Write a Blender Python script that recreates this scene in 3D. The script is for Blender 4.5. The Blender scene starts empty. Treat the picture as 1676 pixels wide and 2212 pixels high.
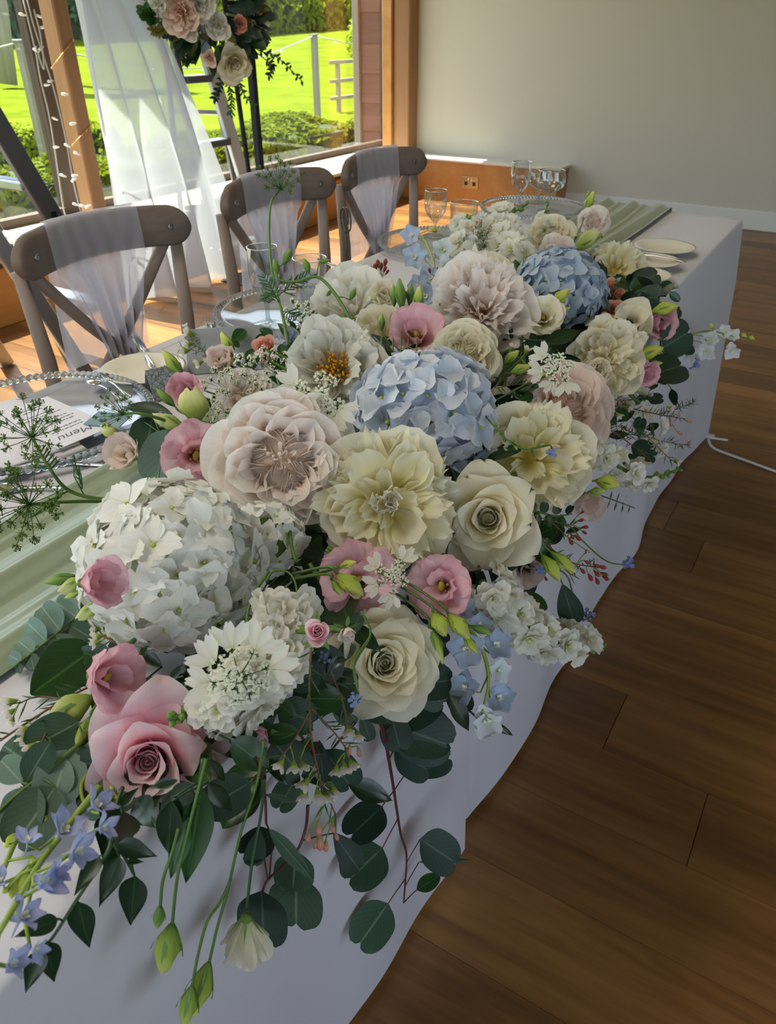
import bpy, math, random
import numpy as np
from mathutils import Vector, Matrix, noise
sc = bpy.context.scene
COL = sc.collection
rnd = random.Random(7)

# ------------------------------------------------------------------ camera
FPX, PITCH, YAW, ROLL, EYE = 1634.9, 0.57354, 0.54665, -0.00127, Vector((0, 0, 1.25))
def _axes():
    fh = Vector((-math.sin(YAW), math.cos(YAW), 0)); r = Vector((math.cos(YAW), math.sin(YAW), 0)); z = Vector((0, 0, 1))
    f = fh*math.cos(PITCH) - z*math.sin(PITCH); u = fh*math.sin(PITCH) + z*math.cos(PITCH)
    return r*math.cos(ROLL) + u*math.sin(ROLL), u*math.cos(ROLL) - r*math.sin(ROLL), f
CR, CU, CF = _axes()
cam = bpy.data.cameras.new('camera'); cam_o = bpy.data.objects.new('camera', cam); COL.objects.link(cam_o)
cam_o.matrix_world = Matrix(((CR.x, CU.x, -CF.x, EYE.x), (CR.y, CU.y, -CF.y, EYE.y), (CR.z, CU.z, -CF.z, EYE.z), (0, 0, 0, 1)))
cam.sensor_fit = 'HORIZONTAL'; cam.sensor_width = 36.0; cam.lens = FPX/1676*36
cam.clip_start = 0.02; cam.clip_end = 300
cam.dof.use_dof = True; cam.dof.focus_distance = 0.85; cam.dof.aperture_fstop = 20
sc.camera = cam_o

# ------------------------------------------------------------------ world, sun, exposure
w = bpy.data.worlds.new('World'); sc.world = w; w.use_nodes = True
nt = w.node_tree; bg = nt.nodes['Background']
sky = nt.nodes.new('ShaderNodeTexSky'); sky.sky_type = 'NISHITA'; sky.sun_disc = False
sky.sun_elevation = math.radians(58); sky.sun_rotation = math.radians(-60); sky.air_density = 1.0; sky.dust_density = 2.0; sky.ozone_density = 1.0
hs_ = nt.nodes.new('ShaderNodeHueSaturation'); hs_.inputs['Saturation'].default_value = 0.65
nt.links.new(sky.outputs[0], hs_.inputs['Color']); nt.links.new(hs_.outputs[0], bg.inputs[0]); bg.inputs[1].default_value = 0.50
sun = bpy.data.lights.new('sun', 'SUN'); sun.energy = 18.0; sun.angle = 0.009; sun.color = (1.0, 0.94, 0.82)
sun_o = bpy.data.objects.new('sun', sun); COL.objects.link(sun_o)
sun_o.rotation_euler = Vector((-0.50, -0.03, 0.84)).to_track_quat('Z', 'Y').to_euler()
sc.view_settings.view_transform = 'Standard'; sc.view_settings.look = 'None'
sc.view_settings.exposure = 0.55; sc.view_settings.gamma = 1.0; sc.view_settings.use_curve_mapping = False
cy = sc.cycles
cy.max_bounces = 8; cy.diffuse_bounces = 4; cy.glossy_bounces = 3; cy.transmission_bounces = 6; cy.transparent_max_bounces = 14
cy.caustics_reflective = False; cy.caustics_refractive = False; cy.sample_clamp_indirect = 4.0

# ------------------------------------------------------------------ helpers
def ray(u, v): return CF + CR*((u-838)/FPX) - CU*((v-1106)/FPX)
def pt(u, v, d): return EYE + ray(u, v)*d
def onz(u, v, z): r = ray(u, v); return EYE + r*((z-EYE.z)/r.z)
def onx(u, v, x): r = ray(u, v); return EYE + r*(x/r.x)
def ony(u, v, y): r = ray(u, v); return EYE + r*(y/r.y)

def lin(h):
    h = h.lstrip('#'); c = [int(h[i:i+2], 16)/255 for i in (0, 2, 4)]
    return tuple((x/12.92 if x <= 0.04045 else ((x+0.055)/1.055)**2.4) for x in c) + (1.0,)

class G:
    "collects geometry for one mesh; uv per vertex"
    def __init__(s): s.v = []; s.f = []; s.t = []; s.m = []
    def add(s, V, F, T=None, M=None, mi=0):
        k = len(s.v)
        if M is not None: V = [M @ Vector(p) for p in V]
        s.v += [tuple(p) for p in V]; s.f += [tuple(i+k for i in f) for f in F]
        s.t += list(T) if T is not None else [(0.5, 0.5)]*len(V); s.m += [mi]*len(F)
        return s
    def box(s, a, b, M=None, mi=0):
        (x0, y0, z0), (x1, y1, z1) = a, b
        V = [(x, y, z) for z in (z0, z1) for y in (y0, y1) for x in (x0, x1)]
        return s.add(V, [(0, 2, 3, 1), (4, 5, 7, 6), (0, 1, 5, 4), (2, 6, 7, 3), (0, 4, 6, 2), (1, 3, 7, 5)], None, M, mi)
    def cbox(s, a, b, c=0.003, M=None, mi=0):
        "box with chamfered edges"
        lo, hi = Vector(a), Vector(b); V = []; ids = {}
        for sx in (0, 1):
            for sy in (0, 1):
                for sz in (0, 1):
                    p = Vector((hi.x if sx else lo.x, hi.y if sy else lo.y, hi.z if sz else lo.z))
                    for ax in range(3):
                        q = p.copy()
                        for o in range(3):
                            if o != ax: q[o] += c*(-1 if (sx, sy, sz)[o] else 1)
                        ids[(sx, sy, sz, ax)] = len(V); V.append(q)
        F = []
        for ax in range(3):
            o = [(ax+1) % 3, (ax+2) % 3]
            for sd in (0, 1):
                ring = []
                for a2, b2 in ((0, 0), (1, 0), (1, 1), (0, 1)):
                    k = [0, 0, 0]; k[ax] = sd; k[o[0]] = a2; k[o[1]] = b2; ring.append(ids[(*k, ax)])
                F.append(ring if sd else ring[::-1])
            for a2 in (0, 1):
                for b2 in (0, 1):
                    k0 = [0, 0, 0]; k1 = [0, 0, 0]; k0[o[0]] = k1[o[0]] = a2; k0[o[1]] = k1[o[1]] = b2; k1[ax] = 1
                    q = [ids[(*k0, o[0])], ids[(*k1, o[0])], ids[(*k1, o[1])], ids[(*k0, o[1])]]
                    F.append(q if (a2 ^ b2) else q[::-1])
        for sx in (0, 1):
            for sy in (0, 1):
                for sz in (0, 1):
                    q = [ids[(sx, sy, sz, i)] for i in range(3)]; F.append(q if (sx+sy+sz) % 2 else q[::-1])
        return s.add(V, F, None, M, mi)
    def tube(s, P, r, n=6, cap=True, mi=0):
        P = [Vector(p) for p in P]; N = len(P)
        R = [r]*N if not hasattr(r, '__len__') else list(r)
        V = []; T = []; up = None
        for i in range(N):
            d = (P[min(i+1, N-1)] - P[max(i-1, 0)]).normalized()
            if up is None: up = d.orthogonal().normalized()
            up = (up - d*up.dot(d))
            up = up.normalized() if up.length > 1e-6 else d.orthogonal().normalized()
            b = d.cross(up)
            for k in range(n):
                a = 2*math.pi*k/n; V.append(P[i] + (up*math.cos(a) + b*math.sin(a))*R[i]); T.append((k/n, i/max(1, N-1)))
        F = [(i*n+k, i*n+(k+1) % n, (i+1)*n+(k+1) % n, (i+1)*n+k) for i in range(N-1) for k in range(n)]
        if cap: F += [tuple(range(n))[::-1], tuple((N-1)*n+k for k in range(n))]
        return s.add(V, F, T, None, mi)
    def lathe(s, prof, n=24, M=None, closed=False, mi=0):
        V = []; T = []; N = len(prof)
        for i, (r, z) in enumerate(prof):
            for k in range(n):
                a = 2*math.pi*k/n; V.append((r*math.cos(a), r*math.sin(a), z)); T.append((k/n, i/(N-1)))
        F = [(i*n+k, i*n+(k+1) % n, (i+1)*n+(k+1) % n, (i+1)*n+k) for i in range(N-1) for k in range(n)]
        if closed: F += [((N-1)*n+k, (N-1)*n+(k+1) % n, (k+1) % n, k) for k in range(n)]
        return s.add(V, F, T, M, mi)
    def ball(s, c, r, n=6, m=4, mi=0, sq=(1, 1, 1)):
        V = []; T = []
        for j in range(m+1):
            th = math.pi*j/m
            for k in range(n):
                a = 2*math.pi*k/n; V.append((c[0]+r*sq[0]*math.sin(th)*math.cos(a), c[1]+r*sq[1]*math.sin(th)*math.sin(a), c[2]+r*sq[2]*math.cos(th))); T.append((k/n, 1-j/m))
        F = [(j*n+k, (j+1)*n+k, (j+1)*n+(k+1) % n, j*n+(k+1) % n) for j in range(m) for k in range(n)]
        return s.add(V, F, T, None, mi)
    def grid(s, nu, nv, fn, M=None, mi=0):
        V = []; T = []
        for j in range(nv+1):
            for i in range(nu+1):
                V.append(fn(i/nu, j/nv)); T.append((i/nu, j/nv))
        F = [(j*(nu+1)+i, j*(nu+1)+i+1, (j+1)*(nu+1)+i+1, (j+1)*(nu+1)+i) for j in range(nv) for i in range(nu)]
        return s.add(V, F, T, M, mi)
    def mesh(s, name, smooth=True):
        me = bpy.data.meshes.new(name); me.from_pydata(s.v, [], s.f)
        if any(s.m): me.polygons.foreach_set('material_index', s.m)
        ul = me.uv_layers.new(name='UVMap')
        li = np.empty(len(me.loops), dtype=np.int32); me.loops.foreach_get('vertex_index', li)
        ul.data.foreach_set('uv', np.array(s.t, dtype=np.float32)[li].ravel())
        if smooth: me.polygons.foreach_set('use_smooth', [True]*len(me.polygons))
        me.update(); return me

def _mesh(m, name, smooth=True): return m.mesh(name, smooth) if isinstance(m, G) else m
def obj(name, g, mat=None, parent=None, M=None, smooth=True, label=None, kind=None):
    me = _mesh(g, name, smooth)
    if mat is not None and not me.materials:
        for q in (mat if isinstance(mat, (list, tuple)) else [mat]): me.materials.append(q)
    o = bpy.data.objects.new(name, me); COL.objects.link(o)
    if parent is not None: o.parent = parent
    if M is not None: o.matrix_local = M
    if label: o['label'] = label
    if kind: o['kind'] = kind
    return o
def tag(o, label, cat, group=None, kind=None):
    o['label'] = label; o['category'] = cat
    if group: o['group'] = group
    if kind: o['kind'] = kind
    return o
def thing(name, label, cat, M=None, group=None):
    o = bpy.data.objects.new(name, None); COL.objects.link(o); o.empty_display_size = 0.02
    if M is not None: o.matrix_world = M if isinstance(M, Matrix) else Matrix.Translation(M)
    return tag(o, label, cat, group)
def struct(name, g, mat, parent=None, smooth=False, M=None):
    o = obj(name, g, mat, parent, M, smooth)
    if parent is None: o['kind'] = 'structure'
    return o
def frame(loc, z, x=None, roll=0.0):
    z = Vector(z).normalized()
    x = Vector(x) if x is not None else Vector((0, 0, 1)).cross(z)
    x = x - z*x.dot(z)
    x = x.normalized() if x.length > 1e-5 else z.orthogonal().normalized()
    y = z.cross(x); m = Matrix((x, y, z)).transposed().to_4x4()
    return Matrix.Translation(loc) @ m @ Matrix.Rotation(roll, 4, 'Z')
def bez(P, n=10):
    "Catmull-Rom through points"
    P = [Vector(p) for p in P]; Q = [P[0]*2-P[1]] + P + [P[-1]*2-P[-2]]; out = []
    for i in range(1, len(Q)-2):
        for k in range(n):
            t = k/n; a, b, c, d = Q[i-1:i+3]
            out.append(0.5*((2*b) + (c-a)*t + (2*a-5*b+4*c-d)*t*t + (3*b-a-3*c+d)*t**3))
    return out + [P[-1]]

# ------------------------------------------------------------------ materials
def mat(name, col='#808080', rough=0.5, metal=0.0, **kw):
    m = bpy.data.materials.new(name); m.use_nodes = True; n = m.node_tree
    b = n.nodes['Principled BSDF']; b.inputs['Base Color'].default_value = lin(col); b.inputs['Roughness'].default_value = rough; b.inputs['Metallic'].default_value = metal
    for k, v in kw.items(): b.inputs[k.replace('_', ' ')].default_value = v
    return m
def nd(m, t, **kw):
    x = m.node_tree.nodes.new(t)
    for k, v in kw.items():
        if k in x.inputs.keys(): x.inputs[k].default_value = v
        else: setattr(x, k, v)
    return x
def ln(m, a, b): m.node_tree.links.new(a, b)
def ramp(m, fac, stops):
    r = nd(m, 'ShaderNodeValToRGB'); cr = r.color_ramp
    while len(cr.elements) < len(stops): cr.elements.new(0.5)
    for e, (p, c) in zip(cr.elements, stops): e.position = p; e.color = lin(c) if isinstance(c, str) else c
    ln(m, fac, r.inputs[0]); return r.outputs[0]
def bump(m, h, s=0.3, d=0.002):
    b = nd(m, 'ShaderNodeBump'); b.inputs['Strength'].default_value = s; b.inputs['Distance'].default_value = d
    ln(m, h, b.inputs['Height']); ln(m, b.outputs[0], m.node_tree.nodes['Principled BSDF'].inputs['Normal'])
def noisy(m, coord, scale, vec=(1, 1, 1), detail=4, rough=0.5, offs=None, dist=0.0):
    mp = nd(m, 'ShaderNodeMapping'); mp.inputs['Scale'].default_value = vec; ln(m, coord, mp.inputs[0])
    if offs is not None: ln(m, offs, mp.inputs['Location'])
    n = nd(m, 'ShaderNodeTexNoise'); n.inputs['Scale'].default_value = scale; n.inputs['Detail'].default_value = detail; n.inputs['Roughness'].default_value = rough; n.inputs['Distortion'].default_value = dist
    ln(m, mp.outputs[0], n.inputs['Vector']); return n.outputs['Fac']
def wood(name, stops, axis=0, scale=6, rough=0.45, per_obj=False, stretch=0.06, fine=0.25):
    m = mat(name, '#808080', rough); b = m.node_tree.nodes['Principled BSDF']
    g = nd(m, 'ShaderNodeNewGeometry') if per_obj else nd(m, 'ShaderNodeTexCoord')
    co = g.outputs['Position'] if per_obj else g.outputs['Object']
    offs = None
    if per_obj:
        oi = nd(m, 'ShaderNodeObjectInfo'); mu = nd(m, 'ShaderNodeVectorMath', operation='SCALE'); mu.inputs[0].default_value = (37, 61, 23)
        ln(m, oi.outputs['Random'], mu.inputs['Scale']); offs = mu.outputs[0]
    vec = [1, 1, 1]; vec[axis] = stretch
    f = noisy(m, co, scale, vec, 6, 0.6, offs, 1.2)
    f2 = noisy(m, co, scale*9, vec, 3, 0.6, offs, 0.3)
    mx = nd(m, 'ShaderNodeMix', data_type='FLOAT'); mx.inputs[0].default_value = fine; ln(m, f, mx.inputs[2]); ln(m, f2, mx.inputs[3])
    out = ramp(m, mx.outputs[0], stops)
    if per_obj:
        hs = nd(m, 'ShaderNodeHueSaturation'); ln(m, out, hs.inputs['Color'])
        mr = nd(m, 'ShaderNodeMapRange'); mr.inputs[3].default_value = 0.72; mr.inputs[4].default_value = 1.25; ln(m, oi.outputs['Random'], mr.inputs[0]); ln(m, mr.outputs[0], hs.inputs['Value']); out = hs.outputs[0]
    ln(m, out, b.inputs['Base Color']); bump(m, mx.outputs[0], 0.15, 0.001); return m
def glassy(name, tint='#ffffff', gloss=0.12, edge=0.35):
    "thin clear pane: mostly straight-through with a fresnel reflection"
    m = bpy.data.materials.new(name); m.use_nodes = True; n = m.node_tree
    for x in list(n.nodes):
        if x.type == 'BSDF_PRINCIPLED': n.nodes.remove(x)
    out = [x for x in n.nodes if x.type == 'OUTPUT_MATERIAL'][0]
    t = nd(m, 'ShaderNodeBsdfTransparent'); t.inputs[0].default_value = lin(tint)
    g = nd(m, 'ShaderNodeBsdfGlossy'); g.inputs['Roughness'].default_value = 0.03
    lw = nd(m, 'ShaderNodeLayerWeight'); lw.inputs['Blend'].default_value = edge
    mr = nd(m, 'ShaderNodeMapRange'); mr.inputs[3].default_value = gloss*0.4; mr.inputs[4].default_value = min(1, gloss*5); ln(m, lw.outputs['Facing'], mr.inputs[0])
    mx = nd(m, 'ShaderNodeMixShader'); ln(m, mr.outputs[0], mx.inputs[0]); ln(m, t.outputs[0], mx.inputs[1]); ln(m, g.outputs[0], mx.inputs[2]); ln(m, mx.outputs[0], out.inputs[0]); return m
def sheer(name, col, alpha, trans=0.5):
    "sheer woven cloth: part holes, part thread that scatters both ways"
    m = bpy.data.materials.new(name); m.use_nodes = True; n = m.node_tree
    for x in list(n.nodes):
        if x.type == 'BSDF_PRINCIPLED': n.nodes.remove(x)
    out = [x for x in n.nodes if x.type == 'OUTPUT_MATERIAL'][0]
    d = nd(m, 'ShaderNodeBsdfDiffuse'); d.inputs[0].default_value = lin(col)
    tl = nd(m, 'ShaderNodeBsdfTranslucent'); tl.inputs[0].default_value = lin(col)
    a = nd(m, 'ShaderNodeMixShader'); a.inputs[0].default_value = trans; ln(m, d.outputs[0], a.inputs[1]); ln(m, tl.outputs[0], a.inputs[2])
    t = nd(m, 'ShaderNodeBsdfTransparent')
    lw = nd(m, 'ShaderNodeLayerWeight'); lw.inputs['Blend'].default_value = 0.3
    mr = nd(m, 'ShaderNodeMapRange'); mr.inputs[3].default_value = alpha; mr.inputs[4].default_value = min(1, alpha+0.45); ln(m, lw.outputs['Facing'], mr.inputs[0])
    mx = nd(m, 'ShaderNodeMixShader'); ln(m, mr.outputs[0], mx.inputs[0]); ln(m, t.outputs[0], mx.inputs[1]); ln(m, a.outputs[0], mx.inputs[2]); ln(m, mx.outputs[0], out.inputs[0]); return m
def petalmat(name, stops, trans=0.3, rough=0.55, vein=0.06, var=0.06, spec=0.25, vscale=26, blotch=None):
    "petal or leaf pigment along its length (uv.y), faint veins across (uv.x)"
    m = mat(name, '#ffffff', rough); b = m.node_tree.nodes['Principled BSDF']; b.inputs['Specular IOR Level'].default_value = spec
    tc = nd(m, 'ShaderNodeTexCoord'); sp = nd(m, 'ShaderNodeSeparateXYZ'); ln(m, tc.outputs['UV'], sp.inputs[0])
    oi = nd(m, 'ShaderNodeObjectInfo')
    c = ramp(m, sp.outputs['Y'], stops)
    nz = noisy(m, tc.outputs['UV'], vscale, (1, 0.12, 1), 2, 0.5)
    h = nd(m, 'ShaderNodeHueSaturation'); ln(m, c, h.inputs['Color'])
    a = nd(m, 'ShaderNodeMath', operation='MULTIPLY_ADD'); a.inputs[1].default_value = vein*2.2; a.inputs[2].default_value = 1-vein*1.1; ln(m, nz, a.inputs[0])
    r = nd(m, 'ShaderNodeMath', operation='MULTIPLY_ADD'); r.inputs[1].default_value = var*2; r.inputs[2].default_value = 1-var; ln(m, oi.outputs['Random'], r.inputs[0])
    mu = nd(m, 'ShaderNodeMath', operation='MULTIPLY'); ln(m, a.outputs[0], mu.inputs[0]); ln(m, r.outputs[0], mu.inputs[1]); ln(m, mu.outputs[0], h.inputs['Value'])
    ln(m, h.outputs[0], b.inputs['Base Color']); bump(m, nz, 0.25, 0.0012)
    if trans > 0:
        n = m.node_tree; out = [x for x in n.nodes if x.type == 'OUTPUT_MATERIAL'][0]
        tl = nd(m, 'ShaderNodeBsdfTranslucent'); ln(m, h.outputs[0], tl.inputs[0])
        mx = nd(m, 'ShaderNodeMixShader'); mx.inputs[0].default_value = trans; ln(m, b.outputs[0], mx.inputs[1]); ln(m, tl.outputs[0], mx.inputs[2]); ln(m, mx.outputs[0], out.inputs[0])
    return m
def leafmat(name, col, rib, rough=0.4, trans=0.12, var=0.18, spec=0.5):
    m = mat(name, col, rough); b = m.node_tree.nodes['Principled BSDF']; b.inputs['Specular IOR Level'].default_value = spec
    tc = nd(m, 'ShaderNodeTexCoord'); sp = nd(m, 'ShaderNodeSeparateXYZ'); ln(m, tc.outputs['UV'], sp.inputs[0])
    a = nd(m, 'ShaderNodeMath', operation='SUBTRACT'); a.inputs[1].default_value = 0.5; ln(m, sp.outputs['X'], a.inputs[0])
    ab = nd(m, 'ShaderNodeMath', operation='ABSOLUTE'); ln(m, a.outputs[0], ab.inputs[0])
    mr = nd(m, 'ShaderNodeMapRange'); mr.inputs[1].default_value = 0.012; mr.inputs[2].default_value = 0.035; mr.inputs[3].default_value = 0.75; mr.inputs[4].default_value = 0.0; ln(m, ab.outputs[0], mr.inputs[0])
    # side veins run out from the midrib
    v = nd(m, 'ShaderNodeMath', operation='MULTIPLY_ADD'); v.inputs[1].default_value = -1.1; ln(m, ab.outputs[0], v.inputs[0]); ln(m, sp.outputs['Y'], v.inputs[2])
    s = nd(m, 'ShaderNodeMath', operation='MULTIPLY'); s.inputs[1].default_value = 44; ln(m, v.outputs[0], s.inputs[0])
    sn = nd(m, 'ShaderNodeMath', operation='SINE'); ln(m, s.outputs[0], sn.inputs[0])
    pw = nd(m, 'ShaderNodeMapRange'); pw.inputs[1].default_value = 0.93; pw.inputs[2].default_value = 1.0; pw.inputs[3].default_value = 0; pw.inputs[4].default_value = 0.22; ln(m, sn.outputs[0], pw.inputs[0])
    mxv = nd(m, 'ShaderNodeMath', operation='MAXIMUM'); ln(m, mr.outputs[0], mxv.inputs[0]); ln(m, pw.outputs[0], mxv.inputs[1])
    mx = nd(m, 'ShaderNodeMix', data_type='RGBA'); mx.inputs[6].default_value = lin(col); mx.inputs[7].default_value = lin(rib)
    ln(m, mxv.outputs[0], mx.inputs[0])
    oi = nd(m, 'ShaderNodeObjectInfo'); nz = noisy(m, tc.outputs['Object'], 60, (1, 1, 1), 3)
    h = nd(m, 'ShaderNodeHueSaturation'); ln(m, mx.outputs[2], h.inputs['Color'])
    r = nd(m, 'ShaderNodeMath', operation='MULTIPLY_ADD'); r.inputs[1].default_value = var*2; r.inputs[2].default_value = 1-var*1.4; ln(m, oi.outputs['Random'], r.inputs[0])
    ad = nd(m, 'ShaderNodeMath', operation='MULTIPLY_ADD'); ad.inputs[1].default_value = 0.3; ln(m, nz, ad.inputs[0]); ln(m, r.outputs[0], ad.inputs[2]); ln(m, ad.outputs[0], h.inputs['Value'])
    ln(m, h.outputs[0], b.inputs['Base Color'])
    if trans > 0:
        n = m.node_tree; out = [x for x in n.nodes if x.type == 'OUTPUT_MATERIAL'][0]
        tl = nd(m, 'ShaderNodeBsdfTranslucent'); ln(m, h.outputs[0], tl.inputs[0])
        mxs = nd(m, 'ShaderNodeMixShader'); mxs.inputs[0].default_value = trans; ln(m, b.outputs[0], mxs.inputs[1]); ln(m, tl.outputs[0], mxs.inputs[2]); ln(m, mxs.outputs[0], out.inputs[0])
    return m
# ================================================================== the setting
YW, XS, XG, SZ = 6.2, -3.48, -3.98, 0.32        # far wall, sill front, glass plane, sill top
W_plank = wood('plank_wood', [(0.25, '#422814'), (0.45, '#724b26'), (0.6, '#8e6335'), (0.8, '#a57a45')], 0, 5.0, 0.36, True, 0.10, 0.3)
W_orange = wood('panel_wood', [(0.2, '#98652f'), (0.5, '#b37c40'), (0.8, '#c69254')], 1, 4.0, 0.4, False, 0.08)
W_post = wood('post_wood', [(0.2, '#775436'), (0.5, '#976c46'), (0.8, '#ad835c')], 2, 7.0, 0.6, False, 0.05)
W_dark = wood('dark_frame_wood', [(0.2, '#33261e'), (0.5, '#4a382c'), (0.8, '#5d4a3c')], 2, 8.0, 0.6, False, 0.08)
W_clad = wood('clad_wood', [(0.2, '#5c3c34'), (0.5, '#7c5448'), (0.8, '#96695a')], 0, 6.0, 0.6, True, 0.08)
W_grey = wood('grey_wood', [(0.2, '#6d665c'), (0.5, '#8d8578'), (0.8, '#a59c8e')], 2, 8.0, 0.8, False, 0.06)
M_wall = mat('wall_paint', '#c7c3b6', 0.9); tcw = nd(M_wall, 'ShaderNodeTexCoord'); bump(M_wall, noisy(M_wall, tcw.outputs['Object'], 90, (1, 1, 1), 4), 0.08, 0.001)
M_white = mat('white_paint', '#dcdcd8', 0.55)
M_sill = mat('sill_paint', '#d9d3c4', 0.35)
M_steel = mat('strip_metal', '#4a4844', 0.35, 0.8)
M_glass = glassy('window_glass', '#f4f8f6', 0.05, 0.25)
M_ceil = mat('ceiling_paint', '#dad6cc', 0.9)

fl = struct('floor', G().box((XS-0.02, -3.4, -0.05), (4.1, YW, -0.0085)), mat('subfloor', '#2a1b10', 0.8))
pm = G().cbox((0, 0, -0.008), (1, 1, 0.0), 0.0012).mesh('plank', False); pm.materials.append(W_plank)
row = 0; y = 0.592-0.175*6
prnd = random.Random(11)
joints = {0.767: 0.041}
while y < YW-0.01:
    x = XS + 0.002; first = True; L = 1.21
    off = prnd.uniform(0.1, 1.1)
    if abs(y-0.942) < 0.02: off = (0.041-XS) % L
    while x < 2.3:
        l = off if first else L; first = False
        if l > 0.05:
            o = obj('plank', pm, None, fl); o.matrix_local = Matrix.Translation((x, y, 0)) @ Matrix.Diagonal((l-0.0012, min(0.1745, YW-0.002-y), 1, 1))
        x += l
    y += 0.175
struct('wall_far', G().box((XS-.02, YW, -0.05), (4.1, YW+0.15, 2.95)), M_wall)
struct('trim_11', G().box((XG-.05, YW+.33, -.05), (XS-.021, YW+.42, 2.8)).box((XS-.1, YW, SZ), (XS-.0205, YW+.33, 2.8)), W_orange)      # jamb return in the corner
struct('baseboard_far', G().cbox((-2.12, YW-0.018, 0), (4.0, YW, 0.13), 0.004), M_white)
struct('ceiling', G().box((-4.1, -3.5, 2.8), (4.1, YW+0.15, 2.95)), M_ceil)
# window wall: boarded upstand, deep sill, posts and panes
wl = struct('wall_left', G().box((XG-0.06, -3.4, -0.15), (XS-0.025, YW+.33, SZ-0.03)).box((XG-.02, YW-.232, SZ-.03), (XS-.15, YW+.33, SZ)), M_white)
for k in range(5):
    y0 = -3.4 + k*1.92
    obj('panel', G().cbox((XS-0.024, y0+0.001, 0.0), (XS, min(y0+1.918, YW-0.24), SZ-0.05), 0.003), W_orange, wl, smooth=False)
struct('trim_1', G().cbox((XG-0.02, -3.4, SZ-0.028), (XS+0.012, YW-0.232, SZ), 0.006), M_sill)           # window board
struct('trim_2', G().cbox((XS-0.002, -3.4, SZ-0.05), (XS+0.006, YW-0.24, SZ-0.0285), 0.001), M_steel)
struct('trim_3', G().box((XG-0.1, -3.4, 2.55), (XS, YW+.42, 2.8)), M_ceil)                                 # head over the windows
for k, (y0, y1) in enumerate(((2.768, 2.855), (-0.2, -0.05), (-2.6, -2.45))):
    struct('trim_%d' % (4+k), G().cbox((XS-0.10, y0, SZ), (XS, y1, 2.55), 0.006), W_post)
struct('trim_7', G().cbox((XS-0.145, 6.05, SZ), (XS, YW-0.001, 2.55), 0.008), W_post)
struct('trim_8', G().cbox((XS-0.235, 6.02, SZ), (XS-0.146, YW-0.001, 2.55), 0.006), W_orange)
def window(n, y0, y1):
    w_ = struct('window_%d' % n, G().box((XG-0.03, y0, SZ), (XG+0.03, y0+0.065, 2.55)).box((XG-0.03, y1-0.065, SZ), (XG+0.03, y1, 2.55)).box((XG-0.03, y0+0.065, SZ), (XG+0.03, y1-0.065, SZ+0.045)).box((XG-0.03, y0+0.065, 2.49), (XG+0.03, y1-0.065, 2.55)), W_dark)
    obj('pane', G().box((XG-0.004, y0+0.065, SZ+0.045), (XG+0.004, y1-0.065, 2.49)), M_glass, w_, smooth=False)
window(1, 3.022, YW+.33); window(2, -0.1, 3.022); window(3, -3.35, -0.1)
# low boxed ledge on the far wall with a brass socket
lg = struct('trim_9', G().box((XS-0.1, 5.97, 0.0), (-2.12, YW, SZ-0.012)), W_orange)
struct('trim_10', G().cbox((XS-0.14, 5.955, SZ-0.012), (-2.10, YW, SZ+0.01), 0.005), M_sill)
M_brass = mat('brass', '#cdb98c', 0.28, 1.0); M_black = mat('black_plastic', '#1b1a19', 0.4)
sk = thing('socket', 'brass double wall socket on the orange boarded ledge in the corner', 'socket', (-2.85, 5.97, 0.165))
obj('plate', G().cbox((-0.073, -0.006, -0.043), (0.073, 0.0, 0.043), 0.002), M_brass, sk, smooth=False)
for sx in (-1, 1):
    g = G().box((sx*0.036-0.014, -0.008, -0.02), (sx*0.036+0.014, -0.0055, 0.008)); obj('outlet', g, M_black, sk, smooth=False)
    obj('rocker_switch', G().cbox((sx*0.016-0.006, -0.011, 0.014), (sx*0.016+0.006, -0.006, 0.031), 0.001), mat('switch_white', '#cfcabb', 0.4), sk, smooth=False)
# the other walls, with the openings that light the room from behind and from the right
struct('wall_right', G().box((4.0, -3.5, -0.05), (4.15, YW+0.15, 0.85)).box((4.0, -3.5, 2.4), (4.15, YW+0.15, 2.8)).box((4.0, 1.6, 0.85), (4.15, YW+0.15, 2.4)).box((4.0, -3.5, 0.85), (4.15, -2.3, 2.4)), M_wall)
struct('wall_near', G().box((-4.1, -3.55, -0.05), (-2.6, -3.4, 2.8)).box((-2.6, -3.55, 2.3), (2.9, -3.4, 2.8)).box((2.9, -3.55, -0.05), (4.1, -3.4, 2.8)).box((-2.6, -3.55, -0.05), (2.9, -3.4, 0.1)), M_wall)

M_fill = mat('fill_diffuser', '#f4f1e8', 0.6)
for k, (x, y) in enumerate(((-1.3, -.4), (-1.3, 2.2))):  # fill panels added out of view to brighten the table from above
    t = thing('ceiling_fill', 'added out-of-view fill panel above the table, %s one' % ('nearer', 'farther')[k], 'fill_light', (x, y, 2.8), 'added fill panels')
    obj('fill_housing', G().box((-.32, -.62, -.05), (.32, .62, 0)), M_white, t, smooth=False)
    L = bpy.data.lights.new('fill_light', 'AREA'); L.shape = 'RECTANGLE'; L.size = .6; L.size_y = 1.2; L.energy = (19, 5)[k]; L.color = (1.0, .93, .84)
    lo = bpy.data.objects.new('fill_light', L); COL.objects.link(lo); lo.parent = t; lo.location = (0, 0, -.055)

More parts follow.
